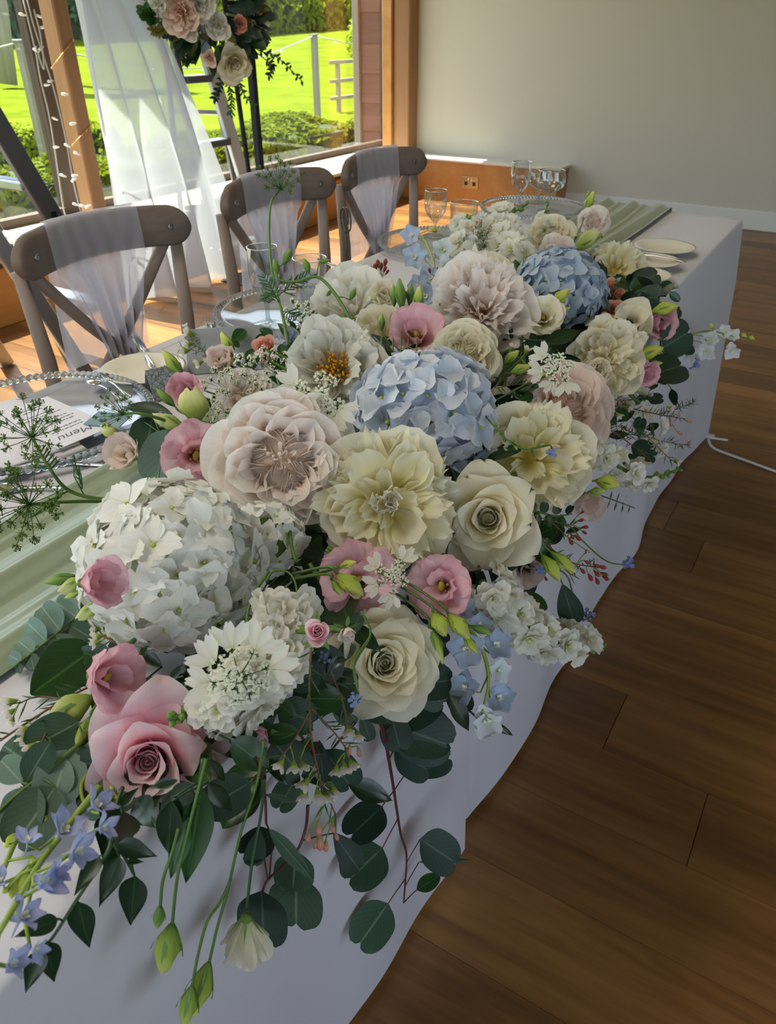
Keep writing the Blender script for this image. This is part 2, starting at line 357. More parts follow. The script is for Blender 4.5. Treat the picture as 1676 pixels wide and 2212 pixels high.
# ================================================================== outside
M_lawn = mat('lawn_grass', '#5e9a22', 1.0, Specular_IOR_Level=0.0); tcl = nd(M_lawn, 'ShaderNodeNewGeometry')
nz1 = noisy(M_lawn, tcl.outputs['Position'], 1.1, (1, 1, 1), 5, 0.7)
ln(M_lawn, ramp(M_lawn, nz1, [(0.3, '#4b5614'), (0.55, '#5b6819'), (0.75, '#677222')]), M_lawn.node_tree.nodes['Principled BSDF'].inputs['Base Color'])
def lawn(s, t):
    x = -4.1 - 60*s; y = -20 + 110*t
    r = math.hypot(x+4, y-5)
    return (x, y, -0.16 + 1.05*min(1, max(0, (r-14)/30))**1.2 + 0.02*math.sin(x*1.7+y))
gl = struct('floor_lawn', G().grid(40, 50, lawn), M_lawn, smooth=True)
struct('floor_terrace', G().box((-5.15, -6, -0.2), (XG-0.06, 9.5, -0.06)), mat('terrace_stone', '#6d6a64', 0.8))
# the boarded wing wall beyond the window
ww = struct('wall_wing', G().box((-4.43, YW+0.56, -0.1), (-3.99, YW+0.8, 3.0)), W_dark)
for k in range(13):
    z0 = -0.08 + k*0.235
    M = Matrix.Translation((-4.385, YW+0.558, z0)) @ Matrix.Rotation(-0.05, 4, 'X')
    obj('board', G().cbox((0, -0.022, 0), (0.39, 0, 0.245), 0.003), W_clad, ww, M, smooth=False)
obj('corner_board', G().cbox((-4.455, YW+0.51, -0.1), (-4.386, YW+0.82, 3.0), 0.004), W_grey, ww, smooth=False)
# hedges: a dark twiggy core with leaves all over it
M_hedge = leafmat('hedge_leaf', '#7c8a20', '#8e9c34', 0.7, 0.35, 0.35, 0.06); M_hcore = mat('hedge_core', '#1f2e10', 0.9)
M_yew = leafmat('tall_hedge_leaf', '#34502a', '#4c6a3a', 0.6, 0.15, 0.2)
def leafcloud(n, fn, size, seed):
    "n small two-triangle leaves at points fn(rng) -> (p, normal)"
    r = random.Random(seed); g = G()
    for i in range(n):
        p, nn = fn(r); p = Vector(p); nn = (Vector(nn).normalized() + Vector((r.uniform(-.8, .8), r.uniform(-.8, .8), r.uniform(-.8, .8)))).normalized()
        x = nn.orthogonal().normalized(); x = Matrix.Rotation(r.uniform(0, 6.28), 3, nn) @ x; yv = nn.cross(x); s = size*r.uniform(.6, 1.3)
        g.add([p - yv*s, p + x*s*.5 + nn*s*.15, p + yv*s, p - x*s*.5 + nn*s*.15], [(0, 1, 2, 3)], [(.5, 0), (1, .5), (.5, 1), (0, .5)])
    return g
def hedge(label, a, b, n, size, m, seed, bumpy=0.06, group=None):
    a, b = Vector(a), Vector(b); c = Vector(((a.x+b.x)/2, (a.y+b.y)/2, a.z))
    t = thing('hedge', label, 'hedge', c, group); lo = a-c; hi = b-c
    def wob(p): return bumpy*noise.noise(Vector((p[0]*2.2, p[1]*2.2, p[2]*2.2)) + Vector((seed, 0, 0)))
    g = G(); ins = size*0.8
    g.box((lo.x+ins, lo.y+ins, lo.z), (hi.x-ins, hi.y-ins, hi.z-ins)); obj('twigs', g, M_hcore, t, smooth=False)
    S = hi-lo; ar = [S.y*S.z, S.x*S.z, S.x*S.y]
    def fn(r):
        k = r.choices((0, 1, 2, 3, 4), (ar[0], ar[0]*.6, ar[1], ar[1], ar[2]*1.3))[0]
        q = [lo.x+S.x*r.random(), lo.y+S.y*r.random(), lo.z+S.z*r.random()]; nn = [0, 0, 0]
        if k < 2: q[0] = hi.x if k == 0 else lo.x; nn[0] = 1 if k == 0 else -1
        elif k < 4: q[1] = hi.y if k == 2 else lo.y; nn[1] = 1 if k == 2 else -1
        else: q[2] = hi.z; nn[2] = 1
        e = wob(Vector(q)+c)*2 + r.uniform(-.6, .2)*size
        return (q[0]+nn[0]*e, q[1]+nn[1]*e, q[2]+nn[2]*e), nn
    obj('leaves', leafcloud(n, fn, size, seed), m, t, smooth=False, kind='stuff')
    return t
hedge('low clipped box hedge just outside the windows', (-6.45, 2.2, -0.16), (-5.45, 8.6, 0.24), 15000, 0.045, M_hedge, 3, 0.10)
hedge('second low box hedge behind the first, across the left pane', (-9.2, 3.6, -0.16), (-8.3, 7.2, 0.2), 5000, 0.05, M_hedge, 5, 0.08)
hedge('tall dark hedge along the far edge of the lawn', (-36, -8, 0.2), (-33.5, 52, 5.6), 18000, 0.22, M_yew, 8, 0.25)
hedge('pale bushy hedge standing in front of the tall dark hedge', (-30.8, 34, 0.3), (-29.4, 54, 2.6), 9000, 0.17, M_hedge, 9, 0.4)
tr = thing('shrub', 'pale leafy shrub beside the boarded wing wall outside', 'shrub', (-11.2, 17.6, -0.1))
obj('stem', G().tube([(0, 0, 0), (0.05, 0, .5), (0, .05, 1.1)], [.04, .03, .02]), W_grey, tr)
def fsh(r):
    v = Vector((r.gauss(0, 1), r.gauss(0, 1), r.gauss(0, 1))).normalized(); k = r.uniform(.6, 1)
    return (v.x*.55*k, v.y*.55*k, 1.0+v.z*.75*k), v
obj('leaves', leafcloud(1800, fsh, .06, 4), M_hedge, tr, smooth=False, kind='stuff')
for k, (u, v0, hgt, lab) in enumerate(((10, 150, 4, 'bare grey tree trunk leftmost beyond the lawn'), (100, 152, 4.4, 'bare grey tree trunk second from the left beyond the lawn'))):
    p = onx(u, v0, -19.0); p.z = 0.0
    tk = thing('tree', lab, 'tree', p)
    obj('trunk', G().tube([(0, 0, 0), (0.1, .2, 1.6), (0, .1, hgt), (0.2, .1, hgt+2.6)], [.22, .18, .15, .05], 10), W_grey, tk)
    obj('branch', G().tube([(0, .1, hgt-.6), (.3, .4, hgt+.7), (.4, .6, hgt+1.8)], [.08, .05, .02], 6), W_grey, tk)
    def fc(r):
        v = Vector((r.gauss(0, 1), r.gauss(0, 1), r.gauss(0, 1))).normalized(); q = r.uniform(.5, 1); return (v.x*.55*q, v.y*.55*q, hgt+1.8+v.z*1.3*q), v
    obj('crown', leafcloud(1500, fc, .16, 20+k), M_yew, tk, smooth=False, kind='stuff')
# fence posts with a festoon rope, and the timber bench
def post(u, v0, X, h, label):
    p = onx(u, v0, X); p.z = -0.16
    t = thing('fence_post', label, 'post', p, None)
    obj('shaft', G().cbox((-.045, -.045, -.02), (.045, .045, h), .006), W_grey, t, smooth=False)
    obj('cap', G().cbox((-.055, -.055, h), (.055, .055, h+.025), .006), W_grey, t, smooth=False)
    return p + Vector((0, 0, h))
pa = post(686, 250, -8.6, 1.24, 'weathered fence post on the lawn carrying the festoon rope')
pb = post(90, 300, -8.0, 1.25, 'weathered fence post behind the left window mullion')
pc = pa + Vector((1.6, 5.0, 0.2)); pe = pb + Vector((-3.2, -3.0, 0.1))
rope = thing('festoon_rope', 'thin festoon rope with small bulbs sagging between the lawn posts', 'string lights', pa)
pts = []
for A, B in ((pe, pb), (pb, pa), (pa, pc)):
    for k in range(13): t_ = k/12; q = A.lerp(B, t_); q.z -= 0.34*math.sin(math.pi*t_); pts.append(q - pa)
obj('cord', G().tube(pts, 0.009, 5), mat('rope_grey', '#b9b9b4', 0.8), rope)
bm_ = G().ball((0, 0, -.03), .022, 8, 5).mesh('bulb'); bm_.materials.append(mat('bulb_glass', '#e8e8e4', 0.15))
for q in pts[1::2]: o = obj('bulb', bm_, None, rope, Matrix.Translation(q))
bp = onx(752, 232, -9.2); bp.z = -0.16
be = thing('garden_bench', 'grey slatted timber seat on the lawn beside the wing wall', 'bench', bp)
for z0 in (.2, .48, .78): obj('rail', G().cbox((-.03, -.55, z0), (.03, .9, z0+.06), .004), W_grey, be, smooth=False)
for y0 in (-.35, .75): obj('leg', G().cbox((-.035, y0, -.02), (.035, y0+.07, .84), .004), W_grey, be, smooth=False)

# ================================================================== curtain, ladders, lights on the post
M_voile = sheer('curtain_voile', '#cdd0d6', 0.8, 0.35)
def curt(s, t):
    z = 2.35 - 2.33*t
    if z > 1.34: yl, yr = 2.58 + (z-1.34)*0.02, 2.97 - (z-1.34)*0.12
    else:
        k = (1.34-z)/1.34; yl, yr = 2.58 - 0.05*k, 2.97 + 0.52*k**0.75
    y = yl + (yr-yl)*s; ph = s*26 + 1.2*math.sin(t*3+s*4)
    a = 0.035 + 0.02*t
    return (-3.12 + a*math.sin(ph) + 0.02*math.sin(ph*0.37+t*2) + 0.05*t*s, y + 0.012*math.cos(ph), z)
tag(obj('curtain', G().grid(120, 30, curt), M_voile), 'sheer white curtain hanging in folds beside the timber post', 'curtain')
obj_r = thing('curtain_pole', 'white curtain pole high above the sheer curtain', 'pole', (-3.12, 2.6, 2.37))
obj('rod', G().tube([(0, -.5, 0), (0, 1.0, 0)], .014, 10), M_white, obj_r)
for yy in (-.4, .9): obj('bracket', G().box((-.02, yy-.01, -.01), (.02, yy+.01, .06)).box((-.36, yy-.01, .04), (.02, yy+.01, .055)), M_white, obj_r, smooth=False)
M_alu = mat('ladder_aluminium', '#b7bac0', 0.32, 0.9); M_alud = mat('ladder_dark_rail', '#6d7076', 0.45, 0.7); M_blue = mat('blue_rung_cap', '#4f7fb8', 0.4)
def rail(a, b, wdt, thk, side):
    "flat rail from a to b; side = direction of its width"
    a, b = Vector(a), Vector(b); d = (b-a).normalized(); s = Vector(side); s = (s-d*s.dot(d)).normalized(); n = d.cross(s)
    M = Matrix((s, n, d)).transposed().to_4x4(); M.translation = a
    return G().cbox((-wdt/2, -thk/2, 0), (wdt/2, thk/2, (b-a).length), .004, M)
# ladder standing in front of the left panes
lo_ = onz(150, 560, 0.42); lp = Vector((-2.6, 1.75, 0))
l1 = thing('stepladder', 'grey aluminium stepladder leaning across the left edge, near the string lights', 'ladder', lp)
A = Vector((-2.6, 1.56, 1.43)); B = Vector((-2.6, 2.145, 0.0))
obj('rail', rail(A-lp, B-lp, .075, .028, (0, 1, 0)), M_alud, l1, smooth=False)
obj('rail', rail(A-lp+Vector((-.42, 0, 0)), B-lp+Vector((-.5, 0, 0)), .075, .028, (0, 1, 0)), M_alu, l1, smooth=False)
A2 = Vector((-2.58, 1.50, 1.43)); B2 = Vector((-2.5, 1.93, 0))
obj('rail', rail(Vector((-2.55, 1.46, .98))-lp, Vector((-2.45, 1.80, .0))-lp, .06, .025, (0, 1, 0)), M_alu, l1, smooth=False)
obj('rail', rail(Vector((-2.97, 1.46, .98))-lp, Vector((-3.03, 1.80, .0))-lp, .06, .025, (0, 1, 0)), M_alu, l1, smooth=False)
for z0 in (.28, .52, .76, 1.0, 1.24):
    t_ = (1.43-z0)/1.43; c = A.lerp(B, t_)-lp
    obj('rung', G().cbox((c.x-.45, c.y-.045, c.z-.014), (c.x-.014, c.y+.03, c.z+.014), .004), M_alu, l1, smooth=False)
c = A.lerp(B, (1.43-.76)/1.43)-lp; obj('rung_label', G().box((c.x-.30, c.y-.02, c.z+.0142), (c.x-.05, c.y+.02, c.z+.0155)), M_blue, l1, smooth=False)
t_ = (1.43-.655)/1.43; c = A.lerp(B, t_)-lp
obj('socket_hole', G().box((c.x+.0138, c.y-.012, c.z-.012), (c.x+.0155, c.y+.012, c.z+.012)), M_black, l1, smooth=False)
# ladder behind the curtain
lp = Vector((-3.3, 3.5, 0)); M_alw = mat('ladder_pale_rail', '#cfd3d8', 0.45, 0.25)
l2 = thing('stepladder', 'white stepladder partly hidden behind the sheer curtain, dark treads', 'ladder', lp)
obj('rail', rail(Vector((-3.3, 3.265, 1.6))-lp, Vector((-3.28, 3.44, 0.0))-lp, .035, .03, (0, 1, 0)), M_alud, l2, smooth=False)
obj('rail', rail(Vector((-3.3, 3.40, 1.6))-lp, Vector((-3.28, 3.88, 0.0))-lp, .085, .03, (0, 1, 0)), M_alw, l2, smooth=False)
for z0 in (.10, .38, .68, 1.0, 1.3):
    t_ = (1.6-z0)/1.6; y0 = 3.265+.175*t_; y1 = 3.40+.48*t_
    obj('tread', G().cbox((-.05, y0-lp.y+.018, z0-.018), (.04, y1-lp.y-.04, z0+.018), .004), M_alud if z0 > .2 else M_alu, l2, smooth=False)
for (ya, yb) in ((3.33, 3.40), (3.52, 3.98)):
    obj('back_rail', rail(Vector((-3.34, ya, 1.6))-lp, Vector((-3.52, yb, 0.0))-lp, .03, .02, (0, 1, 0)), M_alud, l2, smooth=False)
for z0 in (.35, .85):
    obj('brace', rail((-.12, -.15, z0), (-.16, .35, z0-.05), .025, .008, (0, 0, 1)), M_alu, l2, smooth=False)
# flower stand and its artificial arrangement come with the flowers below
# string lights on the mullion and post
sl = thing('string_lights', 'clear string lights with white bulbs wound down the dark mullion', 'string lights', (XS-.2, 2.6, SZ))
M_clear = mat('clear_cable', '#c9c6c0', 0.25, 0.0, Transmission_Weight=0.5); M_led = mat('led_cap', '#f4f4ef', 0.3)
ledm = G().tube([(0, 0, 0), (0, .012, 0), (0, .034, 0)], [.006, .007, .004], 6).mesh('bulb'); ledm.materials.append(M_led)
def cabl(P, seed):
    r = random.Random(seed); Q = []
    for i, p in enumerate(P): Q.append(Vector(p) + Vector((0, r.uniform(-.01, .01), 0)))
    return bez(Q, 5)
org = Vector((XS-.2, 2.6, SZ))
for j, us in enumerate(([(48, 0), (75, 110), (88, 170), (110, 260), (128, 390), (140, 460), (155, 490)], [(62, 0), (72, 60), (92, 120), (120, 200), (142, 300), (160, 400), (182, 490)], [(70, 20), (85, 80), (98, 150), (80, 100)])):
    P = cabl([onx(u, v, XG+.06+.02*j) - org for u, v in us], j)
    obj('cable', G().tube(P, .0045, 5), M_clear, sl)
for u, v in ((42, 30), (80, 33), (88, 60), (72, 106), (96, 184), (134, 203), (113, 254), (152, 268), (140, 312), (116, 318), (160, 329), (130, 377), (156, 380), (155, 392), (158, 440), (172, 444), (185, 448), (84, 108), (103, 176)):
    p = onx(u, v, XG+.065 if u < 130 or v < 200 else XS+.012) - org
    obj('bulb', ledm, None, sl, Matrix.Translation(p) @ Matrix.Rotation(rnd.uniform(-.5, .5), 4, 'X'))
wr = thing('fairy_lights', 'fine copper fairy light wire wrapped round the timber post', 'string lights', (XS+.004, 2.78, SZ))
M_cop = mat('copper_wire', '#f0b368', 0.3, 0.6)
for (a, b) in (((112, 147), (158, 87)), ((157, 313), (196, 272)), ((190, 457), (235, 449))):
    p, q = onx(*a, XS+.005), onx(*b, XS+.005); o0 = Vector((XS+.004, 2.78, SZ))
    g = G().tube([p-o0, p.lerp(q, .4)-o0+Vector((.004, 0, .004)), q-o0], .0022, 5)
    for k in range(5): g.ball(p.lerp(q, k/4)-o0, .005, 6, 4)
    obj('wire', g, M_cop, wr)
# ================================================================== tables and cloths
XF, XB, TZ = -0.335, -1.087, 0.74
M_cloth = mat('table_linen', '#d3d1d8', 0.85); tcc = nd(M_cloth, 'ShaderNodeTexCoord'); bump(M_cloth, noisy(M_cloth, tcc.outputs['Object'], 420, (1, 1, 1), 2), 0.12, 0.0006)
M_tbl = wood('trestle_wood', [(0.2, '#8a6a45'), (0.8, '#b08d60')], 1, 5, 0.5)
for (y0, y1, lab) in ((-0.98, 0.838, 'nearer trestle table hidden under the white cloth'), (0.845, 2.66, 'farther trestle table hidden under the white cloth')):
    t = thing('trestle_table', lab, 'table', ((XF+XB)/2, (y0+y1)/2, 0), 'trestle tables under the cloths'); cx_ = (y1-y0)/2; hw = (XF-XB)/2-.03
    obj('tabletop', G().cbox((-hw, -cx_, TZ-.028), (hw, cx_, TZ-.002), .004), M_tbl, t, smooth=False)
    for yy in (-cx_+.25, cx_-.25):
        for xx in (-.16, .2): obj('leg', G().tube([(xx, yy, 0), (xx, yy, TZ-.028)], .016, 8), M_steel, t)
def cloth(name, label, y0, y1, open_far, seed, grow, hem=0.02, amp=0.015):
    x0, x1 = XB-grow, XF+grow; R = .022; path = []
    def arc(cx, cy, a0, a1):
        for k in range(1, 6): a = a0+(a1-a0)*k/6; path.append((cx+R*math.cos(a), cy+R*math.sin(a)))
    def seg(a, b):
        n = max(2, int(math.dist(a, b)/.014))
        for k in range(n+1): path.append((a[0]+(b[0]-a[0])*k/n, a[1]+(b[1]-a[1])*k/n))
    if open_far:   # closed at the near end
        seg((x1, y1), (x1, y0+R)); arc(x1-R, y0+R, 0, -math.pi/2); seg((x1-R, y0), (x0+R, y0)); arc(x0+R, y0+R, -math.pi/2, -math.pi); seg((x0, y0+R), (x0, y1))
    else:
        seg((x1, y0), (x1, y1-R)); arc(x1-R, y1-R, 0, math.pi/2); seg((x1-R, y1), (x0+R, y1)); arc(x0+R, y1-R, math.pi/2, math.pi); seg((x0, y1-R), (x0, y0))
    N = len(path); cxm = (x0+x1)/2; g = G(); rows = []
    nrm = []
    for i in range(N):
        a, b = path[max(0, i-1)], path[min(N-1, i+1)]; d = Vector((b[0]-a[0], b[1]-a[1])); d.normalize()
        n = Vector((d.y, -d.x)); mid = Vector((path[i][0]-cxm, 0))
        if open_far: n = -n
        nrm.append(n)
    s = [0]
    for i in range(1, N): s.append(s[-1] + math.dist(path[i-1], path[i]))
    def fold(u):
        return (math.sin(u*9.1+seed)*.5 + math.sin(u*15.7+seed*2.3)*.35 + math.sin(u*27+seed*.7)*.15 + .55*noise.noise(Vector((u*3.1, seed, 0))))
    zt = TZ + .002 + grow*.3
    prof = [(-.03, zt), (-.006, zt), (-.0015, zt-.0015), (0, zt-.006)]
    drop = [(zt-hem)*q_ for q_ in (.03, .08, .16, .25, .33, .42, .5, .58, .67, .75, .83, .92, 1.0)]
    V = []; T = []
    for j in range(len(prof)+len(drop)):
        for i in range(N):
            n = nrm[i]
            if j < len(prof): o, z = prof[j]
            else:
                d = drop[j-len(prof)]; k = d/(zt-hem)
                cor = max(math.exp(-((path[i][1]-(y1 if not open_far else y0))/.09)**2)*math.exp(-((path[i][0]-x1)/.09)**2), 0)
                bk = min(1, max(0, (path[i][0]-x0-.04)/.3)); bk = bk*bk*(3-2*bk); d *= .34+.66*bk; o = (.002 if bk > .99 else .002*bk) + (.011*bk*min(1, k*4) if (not open_far and path[i][1] > .799) else 0) + k**1.2*amp*(fold(s[i])+.75)*(.2+.8*bk) + .03*k*cor; z = zt - d
                if j == len(prof)+len(drop)-1: z += .012*noise.noise(Vector((s[i]*2.3, seed, 4)))
            V.append((path[i][0]+n.x*o, path[i][1]+n.y*o, z)); T.append((s[i], j/16))
    J = len(prof)+len(drop)
    F = [(j*N+i, j*N+i+1, (j+1)*N+i+1, (j+1)*N+i) for j in range(J-1) for i in range(N-1)]
    kk = len(V); e_ = .012; V += [(x0+e_, y0+(e_ if open_far else 0), zt-.0004), (x1-e_, y0+(e_ if open_far else 0), zt-.0004), (x1-e_, y1-(0 if open_far else e_), zt-.0004), (x0+e_, y1-(0 if open_far else e_), zt-.0004)]; T += [(0, 0)]*4
    F.append((kk+3, kk+2, kk+1, kk) if not open_far else (kk, kk+1, kk+2, kk+3))
    if not open_far: F = [f[::-1] for f in F]
    g.add(V, F, T)
    me = g.mesh(name); me.polygons[len(F)-1].use_smooth = False
    return tag(obj(name, me, M_cloth), label, 'tablecloth')
cloth('tablecloth', 'white cloth over the nearer table, hanging to the floor in front', -0.99, 0.757, True, 1.3, 0.006)
cloth('tablecloth', 'white cloth over the farther table, square corner at the end by the far wall', 0.70, 2.668, False, 4.1, 0.0)
M_sage = mat('sage_satin', '#8d9a7e', 0.36, 0.0, Sheen_Weight=0.3)
def runner(s, t):
    L = 3.68; y = -.95 + L*t; zz = .7475
    x = -.765 - .045*t + (.19+.06*t)*s + .012*math.sin(y*3+1)*(1-abs(2*s-1)*.3)
    ph = s*16 + .9*math.sin(y*1.9+s*3) + .5*math.sin(y*4.3)
    h = .011*max(0, math.sin(ph))**1.6 + .004*max(0, math.sin(ph*2.1+y*2))
    if y > 2.685:
        k = y-2.685; return (x, 2.688+.006*math.sin(ph)+.02*k, zz-k*1.0+.002)
    return (x, y, zz + h + .0015)
tag(obj('table_runner', G().grid(60, 130, runner), M_sage), 'sage green satin runner lying in long folds under the flowers', 'runner')

# ================================================================== chairs with sashes
W_chair = wood('limewashed_wood', [(0.2, '#54463d'), (0.5, '#6e5e53'), (0.8, '#85756a')], 1, 9.0, 0.6, False, 0.10)
W_chairz = wood('limewashed_wood_upright', [(0.2, '#705f55'), (0.5, '#8e7c70'), (0.8, '#a6958a')], 2, 9.0, 0.6, False, 0.08)
M_sash = sheer('sash_chiffon', '#e6e4ee', 0.46, 0.5); M_bolt = mat('bolt_steel', '#8f9290', 0.35, 0.9)
RX = lambda y: -0.055*(1-(y/.215)**2)
def railmesh(off=0.0, ya=-.215, yb=.215, n=30, zc=.862):
    V = []; hh, tt = .043+off, .011+off; m = 10; F = []
    for i in range(n+1):
        y = (ya+yb)/2 - (yb-ya)/2*math.cos(math.pi*i/n); e = min(1, max(.0, (.215-abs(y))/.045)); k = math.sqrt(max(0, 1-(1-e)**2)) if off == 0 else 1
        h = hh*max(.05, k)
        d = Vector((-.055*-2*y/.215**2, 1)).normalized(); nx = Vector((d.y, -d.x))
        zz = zc + .012*(1-(y/.215)**2)
        for (a, b) in ((1, -.8), (1, .8), (.6, 1), (-.6, 1), (-1, .8), (-1, -.8), (-.6, -1), (.6, -1)):
            V.append((RX(y)+nx.x*tt*a, y+nx.y*tt*a, zz+h*b))
    for i in range(n):
        for k in range(8): F.append((i*8+k, (i+1)*8+k, (i+1)*8+(k+1) % 8, i*8+(k+1) % 8))
    F += [tuple(range(8)), tuple(n*8+k for k in range(8))[::-1]]
    return G().add(V, F)
def chair(x, y, rz, label):
    M = Matrix.Translation((x, y, 0)) @ Matrix.Rotation(rz, 4, 'Z'); t = thing('cross_back_chair', label, 'chair', M, 'cross back chairs behind the table')
    obj('top_rail', CHM['rail'], W_chair, t)
    for k in (0, 1):
        obj('back_leg', CHM['bleg%d' % k], W_chairz, t); obj('cross_slat', CHM['slat%d' % k], W_chairz, t); obj('front_leg', CHM['fleg%d' % k], W_chairz, t)
        o = obj('bolt', CHM['bolt'], M_bolt, t, Matrix.Translation((RX(.165*(2*k-1))+.0135, .165*(2*k-1), .866)))
    obj('seat', CHM['seat'], W_chair, t); obj('seat_frame', CHM['frame'], W_chair, t); obj('stretcher', CHM['str'], W_chairz, t)
    return M
CHM = {'rail': railmesh().mesh('top_rail')}
for k, sg in enumerate((-1, 1)):
    CHM['bleg%d' % k] = G().tube([(-.09, sg*.19, 0), (-.055, sg*.185, .25), (-.03, sg*.183, .46), (-.026, sg*.188, .66), (-.036, sg*.196, .84)], [.013, .016, .018, .017, .014], 10).mesh('back_leg')
    CHM['slat%d' % k] = G().tube(bez([(-.042, sg*.168, .83), (-.052, sg*.05, .68), (-.05, -sg*.06, .57), (-.035, -sg*.165, .475)], 6), .0135, 8).mesh('cross_slat')
    CHM['fleg%d' % k] = G().tube([(.36, sg*.185, 0), (.345, sg*.175, .25), (.335, sg*.17, .45)], [.012, .016, .018], 10).mesh('front_leg')
CHM['bolt'] = G().lathe([(0.0001, 0), (.007, 0), (.007, .002), (.003, .003), (.0001, .002)], 10, Matrix.Rotation(math.pi/2, 4, 'Y')).mesh('bolt')
def seatf(r, z):
    return [(.155+.225*r*math.copysign(abs(math.cos(a))**.75, math.cos(a)), (.205-.02*(math.cos(a)))*r*math.copysign(abs(math.sin(a))**.75, math.sin(a)), z) for a in [2*math.pi*k/28 for k in range(28)]]
g = G(); V = seatf(1, .452)+seatf(1.02, .46)+seatf(1, .468)+seatf(.85, .47)+seatf(.4, .462); F = [(j*28+k, j*28+(k+1) % 28, (j+1)*28+(k+1) % 28, (j+1)*28+k) for j in range(4) for k in range(28)]
F += [tuple(range(28))[::-1], tuple(4*28+k for k in range(28))]; CHM['seat'] = g.add(V, F).mesh('seat')
g = G(); V = seatf(.93, .41)+seatf(.93, .452)+seatf(.82, .452)+seatf(.82, .41); F = [(j*28+k, j*28+(k+1) % 28, ((j+1) % 4)*28+(k+1) % 28, ((j+1) % 4)*28+k) for j in range(4) for k in range(28)]; CHM['frame'] = g.add(V, F).mesh('seat_frame')
CHM['str'] = G().tube([(.35, -.178, .2), (.35, .178, .2)], .009, 8).tube([(-.062, -.187, .2), (.352, -.177, .2)], .009, 8).tube([(-.062, .187, .2), (.352, .177, .2)], .009, 8).mesh('stretcher')
def sash(M, label, seed):
    "chiffon over the top rail, falling in front and gathered low between the slats"
    def fn(s, t):
        y = -.125 + .225*s
        if t < .3:                       # up the back and over the rail
            k = t/.3
            pth = [(-.028, .60), (-.019, .80), (-.016, .895), (-.006, .922), (.006, .922), (.016, .905), (.0165, .82)]
            i = min(5, int(k*6)); f = k*6-i; a, b = pth[i], pth[i+1]; px = a[0]+(b[0]-a[0])*f; pz = a[1]+(b[1]-a[1])*f
            return (RX(y)+px+.0012*math.sin(s*38+seed), y, pz)
        k = (t-.3)/.7; e = k**.75
        yy = y*(1-e) + (.015+.05*(s-.5))*e
        zz = .82 - .29*k
        return (RX(y)*(1-e)-.05*e + .018 - .012*e + (.003+.012*e*(1-e)*4)*math.sin(s*34+seed+k), yy, zz)
    g = G().grid(56, 30, fn)
    o = obj('chair_sash', g, M_sash, None, M); tag(o, label, 'sash', 'white chiffon sashes')
    kn = G().ball((-.045, .015, .525), .032, 10, 6, sq=(.6, 1, .8))
    obj('knot', kn, M_sash, o)
for i, (y, x, lab, l2_) in enumerate(((1.10, -1.348, 'nearest limewashed cross back chair, left of the table', 'white chiffon sash over the nearest chair back'), (1.71, -1.368, 'middle limewashed cross back chair, behind the tall green stem', 'white chiffon sash over the middle chair back'), (2.21, -1.345, 'farthest limewashed cross back chair, near the far wall', 'white chiffon sash over the farthest chair back'))):
    M = chair(x, y, -0.09, lab); sash(M, l2_, i*2.1)

# ================================================================== place settings
M_crystal = glassy('clear_glass', '#f4f6f8', 0.05, 0.3); M_drink = glassy('drinking_glass', '#eef3f5', 0.16, 0.45); M_bead = mat('glass_bead', '#e8eef2', 0.05, 0.0, Transmission_Weight=0.85, IOR=1.45)
M_cream = mat('cream_china', '#e6e0cf', 0.25); M_silver = mat('polished_steel', '#c9cacb', 0.16, 1.0)
M_nap = mat('napkin_linen', '#e3e1e6', 0.9); M_card = mat('menu_card', '#e4e2ea', 0.7); M_ink = mat('card_ink', '#6b6a72', 0.7); M_teal = mat('teal_card', '#7d9aa3', 0.7)
M_gcard = mat('grey_card', '#a3a6a8', 0.8)
cloth_z = .7425
chp = [(.0001, .003), (.09, .003), (.118, .006), (.15, .013), (.160, .014), (.160, .017), (.15, .016), (.118, .009), (.09, .006), (.0001, .006)]
CHG = G().lathe(chp, 48).mesh('plate'); BEAD = G().ball((0, 0, 0), .0062, 8, 6).mesh('bead'); BEAD.materials.append(M_bead)
def charger(x, y, label, single):
    t = thing('charger_plate', label, 'plate', (x, y, cloth_z+.001), 'clear glass charger plates with beaded rims')
    obj('dish', CHG, M_crystal, t); n = 96
    if single:
        for k in range(n): a = 2*math.pi*k/n; obj('bead', BEAD, None, t, Matrix.Translation((.164*math.cos(a), .164*math.sin(a), .016)))
    else:
        g = G()
        for k in range(n): a = 2*math.pi*k/n; g.ball((.164*math.cos(a), .164*math.sin(a), .016), .0062, 6, 4)
        obj('beaded_rim', g, M_bead, t)
charger(-.975, .600, 'clear glass beaded charger nearest the camera, holding the menu', True)
charger(-.950, 1.205, 'clear glass beaded charger in front of the middle chair', True)
charger(-.965, 1.86, 'clear glass beaded charger behind the delphinium, by the farthest chair', False)
charger(-.930, 2.42, 'clear glass beaded charger at the far end beside the wine glasses', False)
